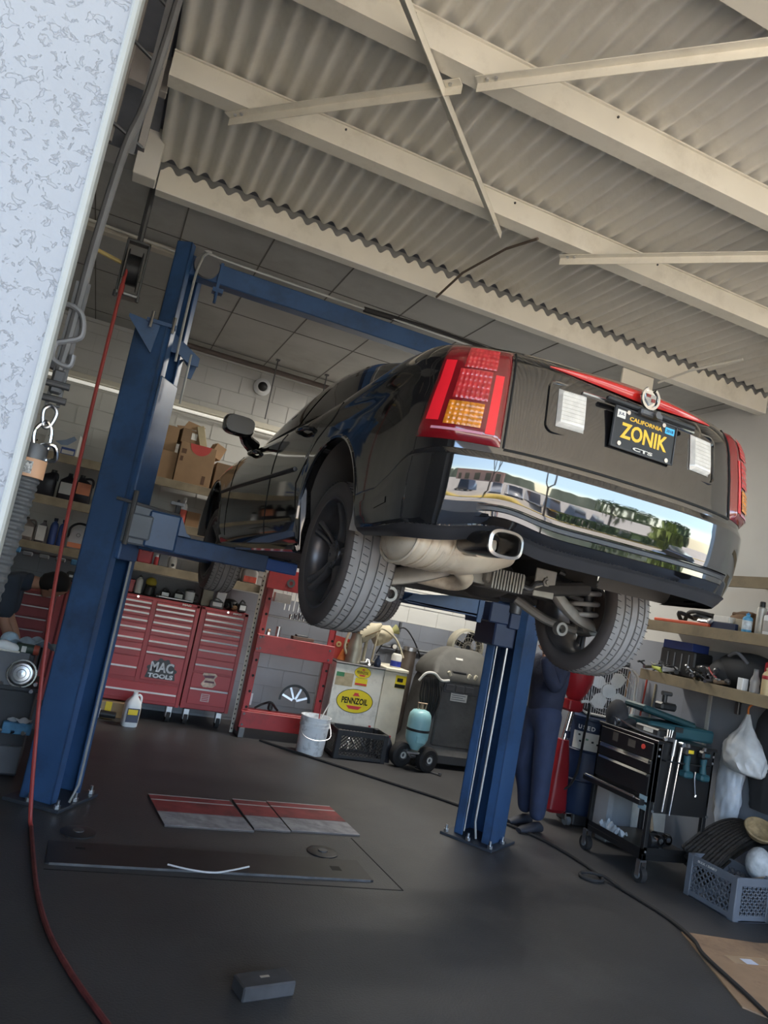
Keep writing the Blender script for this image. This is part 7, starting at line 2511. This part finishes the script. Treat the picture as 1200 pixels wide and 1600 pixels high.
def person(label, J, E, cl_top, cl_leg, m_top, m_leg, headM, hairpoly, capy=None):
    t = thing('person', label, 'person', tuple(J['pelvis'][0].xy) + (0,))
    off_ = Vector((J['pelvis'][0].x, J['pelvis'][0].y, 0))
    cov = set(cl_top) | set(cl_leg)
    JB = {n: (p_, (tuple(r * .72 for r in R_) if isinstance(R_, tuple) else R_ * .78) if n in cov and n not in ('neck0', 'neck1', 'wri_l', 'wri_r', 'ankle_l', 'ankle_r') else R_) for n, (p_, R_) in J.items()}
    body = skin('body', JB, E, m_skin, None, 2, 'pelvis')
    g = MB()
    g.bm.from_mesh(body.data)
    head_mesh(g, headM)
    g.bm.to_mesh(body.data)
    g.bm.free()
    for p in body.data.polygons:
        p.use_smooth = True
    def cloth(nm, names, grow, m):
        JJ = {n: (J[n][0], tuple(r + grow for r in J[n][1]) if isinstance(J[n][1], tuple) else J[n][1] + grow) for n in names}
        EE = [(a, b) for a, b in E if a in JJ and b in JJ]
        return skin(nm, JJ, EE, m, None, 2, 'pelvis' if 'pelvis' in JJ else names[0])
    parts = [body, cloth('shirt', cl_top, .022, m_top), cloth('trousers', cl_leg, .026, m_leg)]
    for o in parts:
        o.data.transform(Matrix.Translation(-off_))
        o.parent = t
    n0 = len(t.children)
    face_parts(t, headM)
    g = MB()
    R = []
    for z, rx, ry, oy in ((-.09, .052, .04, -.045), (-.05, .070, .065, -.050), (0, .082, .085, -.030), (.04, .082, .090, -.022), (.08, .074, .090, -.016), (.11, .050, .062, -.016), (.125, .015, .02, -.016)):
        R.append([headM @ Vector((rx * cos(2 * pi * k / 24), oy + ry * sin(2 * pi * k / 24), z)) for k in range(24)])
    g.rings(R)
    g.build('hair', m_hair, t)
    return t, off_
def settle(t, off_):
    for c in t.children:
        if c.name.split('.')[0] in ('ear', 'eye', 'nose', 'mouth', 'hair', 'shoe', 'belt', 'mask_strap'):
            c.data.transform(Matrix.Translation(-off_))
def shoes(t, J, d):
    for s in ('l', 'r'):
        a = J['ankle_' + s][0]
        g = MB()
        q = d.normalized()
        R = []
        sd = Vector((-q.y, q.x, 0))
        for k, (f, w_, h) in enumerate(((-.075, .030, .06), (-.04, .040, .085), (.02, .044, .08), (.08, .048, .062), (.14, .046, .05), (.19, .03, .035))):
            ring = []
            for j in range(16):
                an = 2 * pi * j / 16
                ring.append(Vector((a.x, a.y, .004)) + q * f + sd * (w_ * cos(an)) + Vector((0, 0, h * .5 + h * .5 * sin(an))))
            R.append(ring)
        g.rings(R)
        g.build('shoe', m_shoe, t)

# mechanic standing behind the right post, facing the post, hands raised to the arm
J = {}
px, py = 3.80, 5.42
J['pelvis'] = (V3(px, py, .94), (.135, .12))
J['waist'] = (V3(px - .005, py, 1.08), (.13, .11))
J['chest'] = (V3(px - .02, py, 1.27), (.155, .125))
J['neck0'] = (V3(px - .03, py, 1.43), (.07, .06))
J['neck1'] = (V3(px - .045, py, 1.50), .052)
J['skull'] = (V3(px - .05, py, 1.57), .05)
E = [('pelvis', 'waist'), ('waist', 'chest'), ('chest', 'neck0'), ('neck0', 'neck1'), ('neck1', 'skull')]
for s, sg in (('l', -1), ('r', 1)):
    hy = py + sg * .085
    J['hip_' + s] = (V3(px - .005, hy, .88), .085)
    J['knee_' + s] = (V3(px + .0 + (.0 if s == 'l' else -.06), hy + sg * .02, .50), .062)
    J['calf_' + s] = (V3(px + .015, hy + sg * .02, .32), .056)
    J['ankle_' + s] = (V3(px + .02 if s == 'l' else px + .05, hy + sg * .02, .09), .040)
    E += [('pelvis', 'hip_' + s), ('hip_' + s, 'knee_' + s), ('knee_' + s, 'calf_' + s), ('calf_' + s, 'ankle_' + s)]
    J['sho_' + s] = (V3(px - .03, py + sg * .175, 1.385), .062)
    J['elb_' + s] = (V3(px - .12, py + sg * .24, 1.16) if s == 'r' else V3(px - .10, py - .25, 1.18), .045)
    J['fore_' + s] = (V3(px - .17, py + sg * .22, 1.30), .040)
    J['wri_' + s] = (V3(px - .20, py + sg * .17, 1.44), .027)
    E += [('chest', 'sho_' + s), ('sho_' + s, 'elb_' + s), ('elb_' + s, 'fore_' + s), ('fore_' + s, 'wri_' + s)]
    hand(J, E, 'wri_' + s, 'h' + s, V3(-.15, -sg * .1, 1), V3(-.3, -sg, 0), -.7)
hm = head(None, V3(px - .06, py, 1.635), V3(-1, -.25, .25), V3(0, 0, 1))
pa, off_ = person('mechanic in dark navy workwear standing behind the right lift post', J, E,
                  ['pelvis', 'waist', 'chest', 'neck0', 'hip_l', 'hip_r', 'sho_l', 'sho_r', 'elb_l', 'elb_r', 'fore_l', 'fore_r', 'wri_l', 'wri_r'],
                  ['waist', 'pelvis', 'hip_l', 'hip_r', 'knee_l', 'knee_r', 'calf_l', 'calf_r', 'ankle_l', 'ankle_r'], m_navycl, mat('work_blue', (.024, .035, .078), .85, var=.2, scale=6, bump=.5, bscale=9), hm, None)
shoes(pa, J, V3(-1, -.25, 0))
settle(pa, off_)
# mechanic bending over the bench at the left
J = {}
bx, by = -.97, 6.42
J['pelvis'] = (V3(bx, by, .93), (.14, .125))
J['waist'] = (V3(bx + .11, by, 1.05), (.135, .12))
J['chest'] = (V3(bx + .33, by - .02, 1.17), (.19, .16))
J['neck0'] = (V3(bx + .53, by - .02, 1.235), (.07, .06))
J['neck1'] = (V3(bx + .60, by - .02, 1.235), .055)
J['skull'] = (V3(bx + .66, by - .02, 1.23), .05)
E = [('pelvis', 'waist'), ('waist', 'chest'), ('chest', 'neck0'), ('neck0', 'neck1'), ('neck1', 'skull')]
for s, sg in (('l', 1), ('r', -1)):
    J['hip_' + s] = (V3(bx + .0, by + sg * .10, .87), .088)
    J['knee_' + s] = (V3(bx + .03, by + sg * .12, .49), .064)
    J['calf_' + s] = (V3(bx, by + sg * .12, .31), .057)
    J['ankle_' + s] = (V3(bx - .02, by + sg * .12, .09), .04)
    E += [('pelvis', 'hip_' + s), ('hip_' + s, 'knee_' + s), ('knee_' + s, 'calf_' + s), ('calf_' + s, 'ankle_' + s)]
    J['sho_' + s] = (V3(bx + .44, by + sg * .18, 1.21), .068)
    J['elb_' + s] = (V3(bx + .46, by + sg * .21, .93), .047)
    J['fore_' + s] = (V3(bx + .52, by + sg * .18, .82), .042)
    J['wri_' + s] = (V3(bx + .58, by + sg * .14, .72), .027)
    E += [('chest', 'sho_' + s), ('sho_' + s, 'elb_' + s), ('elb_' + s, 'fore_' + s), ('fore_' + s, 'wri_' + s)]
    hand(J, E, 'wri_' + s, 'h' + s, V3(.7, -sg * .2, -.7), V3(.1, -sg, .0), .6)
hm = head(None, V3(bx + .74, by - .02, 1.24), V3(.45, .55, -.7), V3(.80, -.25, .45))
pb_, off_ = person('mechanic in dark shirt bending over the bench at left edge', J, E,
                   ['pelvis', 'waist', 'chest', 'neck0', 'neck1', 'hip_l', 'hip_r', 'sho_l', 'sho_r', 'elb_l', 'elb_r'],
                   ['waist', 'pelvis', 'hip_l', 'hip_r', 'knee_l', 'knee_r', 'calf_l', 'calf_r', 'ankle_l', 'ankle_r'], m_tee, mat('trouser_black', (.018, .019, .024), .9), hm, None)
g = MB()
g.tube(catmull([hm @ V3(-.078, -.02, .02), hm @ V3(-.075, .04, -.03), hm @ V3(-.05, .08, -.06)], 4), .004, 6)
g.build('mask_strap', M_black, pb_)
shoes(pb_, J, V3(1, 0, 0))
settle(pb_, off_)
# ================================================================ the lot outside, seen mirrored in the bumper
m_asph = mat('asphalt', (0.42, 0.37, 0.31), 0.85, var=0.15, scale=0.4, dirt=(0.25, 0.23, 0.21), dscale=0.3, damt=0.6)
struct(MB().box(-150, -220, -0.3, 150, -0.2, -0.03).build('ground', m_asph))
b = MB()
b.box(-30, -8.9, -0.03, 40, -8.6, 0.1, 0.02)
struct(b.build('trim_6', mat('curb_yellow', (0.75, 0.50, 0.06), 0.7)))
m_grass = mat('verge_green', (0.06, 0.12, 0.025), 0.9, var=0.3, scale=3)
b = MB()
rings = []
for k in range(90):
    x = -220 + 5.2 * k
    h = 12 + 7 * sin(k * .21) + 4 * sin(k * .53 + 1) + 2 * sin(k * 1.3)
    rings.append([Vector((x, -200, -1)), Vector((x, -212, h * .6)), Vector((x, -225, h)), Vector((x, -250, -1))])
b.rings(rings, True, True, closed=True)
tag(struct(b.build('hills', mat('hill_green', (0.10, 0.115, 0.07), 0.95, var=0.3, scale=0.06), smooth=60)), 'low green hills on the horizon', 'hills')

def parked_car(loc, rz, colr, nm, label):
    t = thing('parked_car', label, 'car', loc, rz, 'cars parked in the lot')
    m = mat('paint_' + nm, colr, 0.2, var=0, coat=0.8)
    g = MB()
    prof = [(-2.2, .45), (-2.25, .75), (-1.4, .95), (-.7, 1.0), (1.5, 1.0), (2.15, .92), (2.25, .6), (2.2, .35), (-2.1, .30)]
    g.prism(prof, -.88, .88, 'xz')
    bmesh.ops.bevel(g.bm, geom=g.bm.edges[:], offset=.08, segments=2, affect='EDGES')
    g.build('body', m, t)
    g = MB()
    R = []
    for x0, z, hw in ((0, .96, .80), (1, 1.22, .70), (2, 1.44, .6)):
        xs_ = {0: (-1.0, 1.75), 1: (-.6, 1.45), 2: (-.15, 1.0)}[x0]
        R.append([Vector((xs_[0], -hw, z)), Vector((xs_[1], -hw, z)), Vector((xs_[1], hw, z)), Vector((xs_[0], hw, z))])
    g.rings(R)
    g.build('cabin_glass', M_tint, t)
    g = MB()
    g.box(-.2, -.62, 1.42, 1.05, .62, 1.47, .03)
    g.build('roof', m, t)
    for wx in (-1.4, 1.35):
        for wy in (-.8, .8):
            g = MB()
            g.lathe([(0, -.1), (.2, -.1), (.32, -.1), (.33, -.06), (.33, .06), (.32, .1), (.2, .1), (0, .1)], 20, Matrix.Translation((wx, wy, .33)) @ Matrix.Rotation(radians(90), 4, 'X'))
            g.build('wheel', M_rubber, t)
    return t
for (x, y, rz, c, n, lab) in ((-6.5, -12.5, .2, (.03, .035, .05), 'dark', 'dark sedan parked in front of the pink building'),
                              (-1.0, -13, 1.4, (.7, .7, .7), 'white', 'white car parked nearest the bare leaning trunk'),
                              (1.6, -13, 1.45, (.45, .46, .47), 'silver', 'silver car parked beside the white car'),
                              (4.2, -13, 1.5, (.62, .64, .66), 'pale', 'pale grey car parked behind the bare tree'),
                              (6.9, -13, 1.5, (.55, .30, .02), 'taxi', 'yellow orange car in the parked row'),
                              (9.7, -13, 1.5, (.3, .32, .35), 'grey', 'grey car at the right of the parked row'),
                              (12.6, -13, 1.5, (.66, .67, .68), 'lastwhite', 'white car at the far right end of the parked row'),
                              (8.6, -1.9, -.3, (.75, .75, .75), 'bright', 'white car parked close by the pale blue building')):
    parked_car((x, y, -.03), rz, c, n, lab)
t = thing('pink_building', 'low pink building beyond the parked cars', 'building', (-16, -46, -.03))
MB().box(-13, -5, 0, 13, 5, 5).build('wall', mat('pink_wall', (.62, .36, .27), .8), t)
MB().box(-13.4, -5.4, 5, 13.4, 5.4, 5.6).build('roof', mat('roof_tile', (.34, .13, .08), .8), t)
for k in range(5):
    MB().box(-11 + 5 * k, 5.0, 1.2, -8.5 + 5 * k, 5.05, 3.2).build('window', M_tint, t)

def limb(g, p, d, r, n, rng):
    q = p + d * (.9 + .5 * rng.random()) * (r * 14 + .25)
    g.tube([p, (p + q) / 2 + Vector((rng.uniform(-.05, .05),) * 3), q], [r, r * .85, r * .66], 6)
    if n > 0:
        for k in range(2 if n > 1 else 3):
            e = Vector((rng.uniform(-1, 1), rng.uniform(-1, 1), rng.uniform(-.1, .9)))
            limb(g, q, (d * .9 + e * .75).normalized(), r * .66, n - 1, rng)
rng = random.Random(3)
t = thing('bare_tree', 'leafless branching tree standing in the lot', 'tree', (4.6, -8.2, -.03))
g = MB()
limb(g, Vector((0, 0, 0)), Vector((.05, 0, 1)), .15, 7, rng)
g.build('trunk_and_branches', mat('bark', (.11, .085, .065), .9), t, smooth=60)
t = thing('bare_tree', 'thin bare leaning trunk at the edge of the lot', 'tree', (-1.6, -9.0, -.03))
g = MB()
limb(g, Vector((0, 0, 0)), Vector((.12, 0, 1)), .12, 5, rng)
g.build('trunk_and_branches', MATS['bark'], t, smooth=60)
def leafy(loc, R, label, col, n):
    t = thing('leafy_tree', label, 'tree', loc)
    g = MB()
    g.tube([(0, 0, 0), (.1, 0, R * .9), (0, .1, R * 1.3)], [.14, .11, .07], 8)
    g.build('trunk', MATS['bark'], t)
    g = MB()
    r2 = random.Random(n)
    for k in range(900):
        v = Vector((r2.gauss(0, 1), r2.gauss(0, 1), r2.gauss(0, 1)))
        v = v.normalized() * (R * r2.random() ** .35)
        c = Vector((v.x, v.y, v.z * .75 + R * 1.35))
        s = .16 * r2.uniform(.7, 1.4)
        a, e = Vector((r2.gauss(0, 1), r2.gauss(0, 1), r2.gauss(0, 1))).normalized(), Vector((r2.gauss(0, 1), r2.gauss(0, 1), r2.gauss(0, 1))).normalized()
        vs = [g.bm.verts.new(c + a * s), g.bm.verts.new(c + e * s), g.bm.verts.new(c - a * s), g.bm.verts.new(c - e * s)]
        try:
            g.bm.faces.new(vs)
        except ValueError:
            pass
    g.build('foliage', mat('leaf_' + str(n), col, .7, var=.4, scale=2), t, smooth=0, fixn=False)
leafy((10.6, -4.6, -.03), 1.3, 'bright green leafy tree near the side wall', (.22, .28, .03), 1)
leafy((13.6, -6.4, -.03), 1.7, 'dark green leafy tree behind the bright one', (.05, .11, .02), 2)
leafy((15.5, -14, -.03), 2.4, 'large green tree far behind the hedge', (.09, .14, .03), 4)
t = thing('hedge', 'clipped green hedge beside the lot', 'hedge', (10.8, -9.2, -.03))
g = MB()
r2 = random.Random(9)
for k in range(1500):
    c = Vector((r2.uniform(-4.5, 5), r2.uniform(-.5, .5), r2.uniform(.05, 1.1)))
    a, e = Vector((r2.gauss(0, 1), r2.gauss(0, 1), r2.gauss(0, 1))).normalized(), Vector((r2.gauss(0, 1), r2.gauss(0, 1), r2.gauss(0, 1))).normalized()
    s = .12
    g.bm.faces.new([g.bm.verts.new(c + a * s), g.bm.verts.new(c + e * s), g.bm.verts.new(c - a * s), g.bm.verts.new(c - e * s)])
g.build('foliage', mat('leaf_9', (.06, .13, .02), .7, var=.4, scale=2), t, smooth=0, fixn=False)

t = thing('neighbour_building', 'plain pale blue grey building beyond the parked white car', 'building', (19, 1.0, -.03))
MB().box(-4, -3.2, 0, 4, 6, 5.5).build('wall', mat('neighbour_wall', (.36, .42, .46), .8), t)
MB().box(-4.2, -3.4, 5.5, 4.2, 6.2, 5.8).build('parapet', M_label, t)
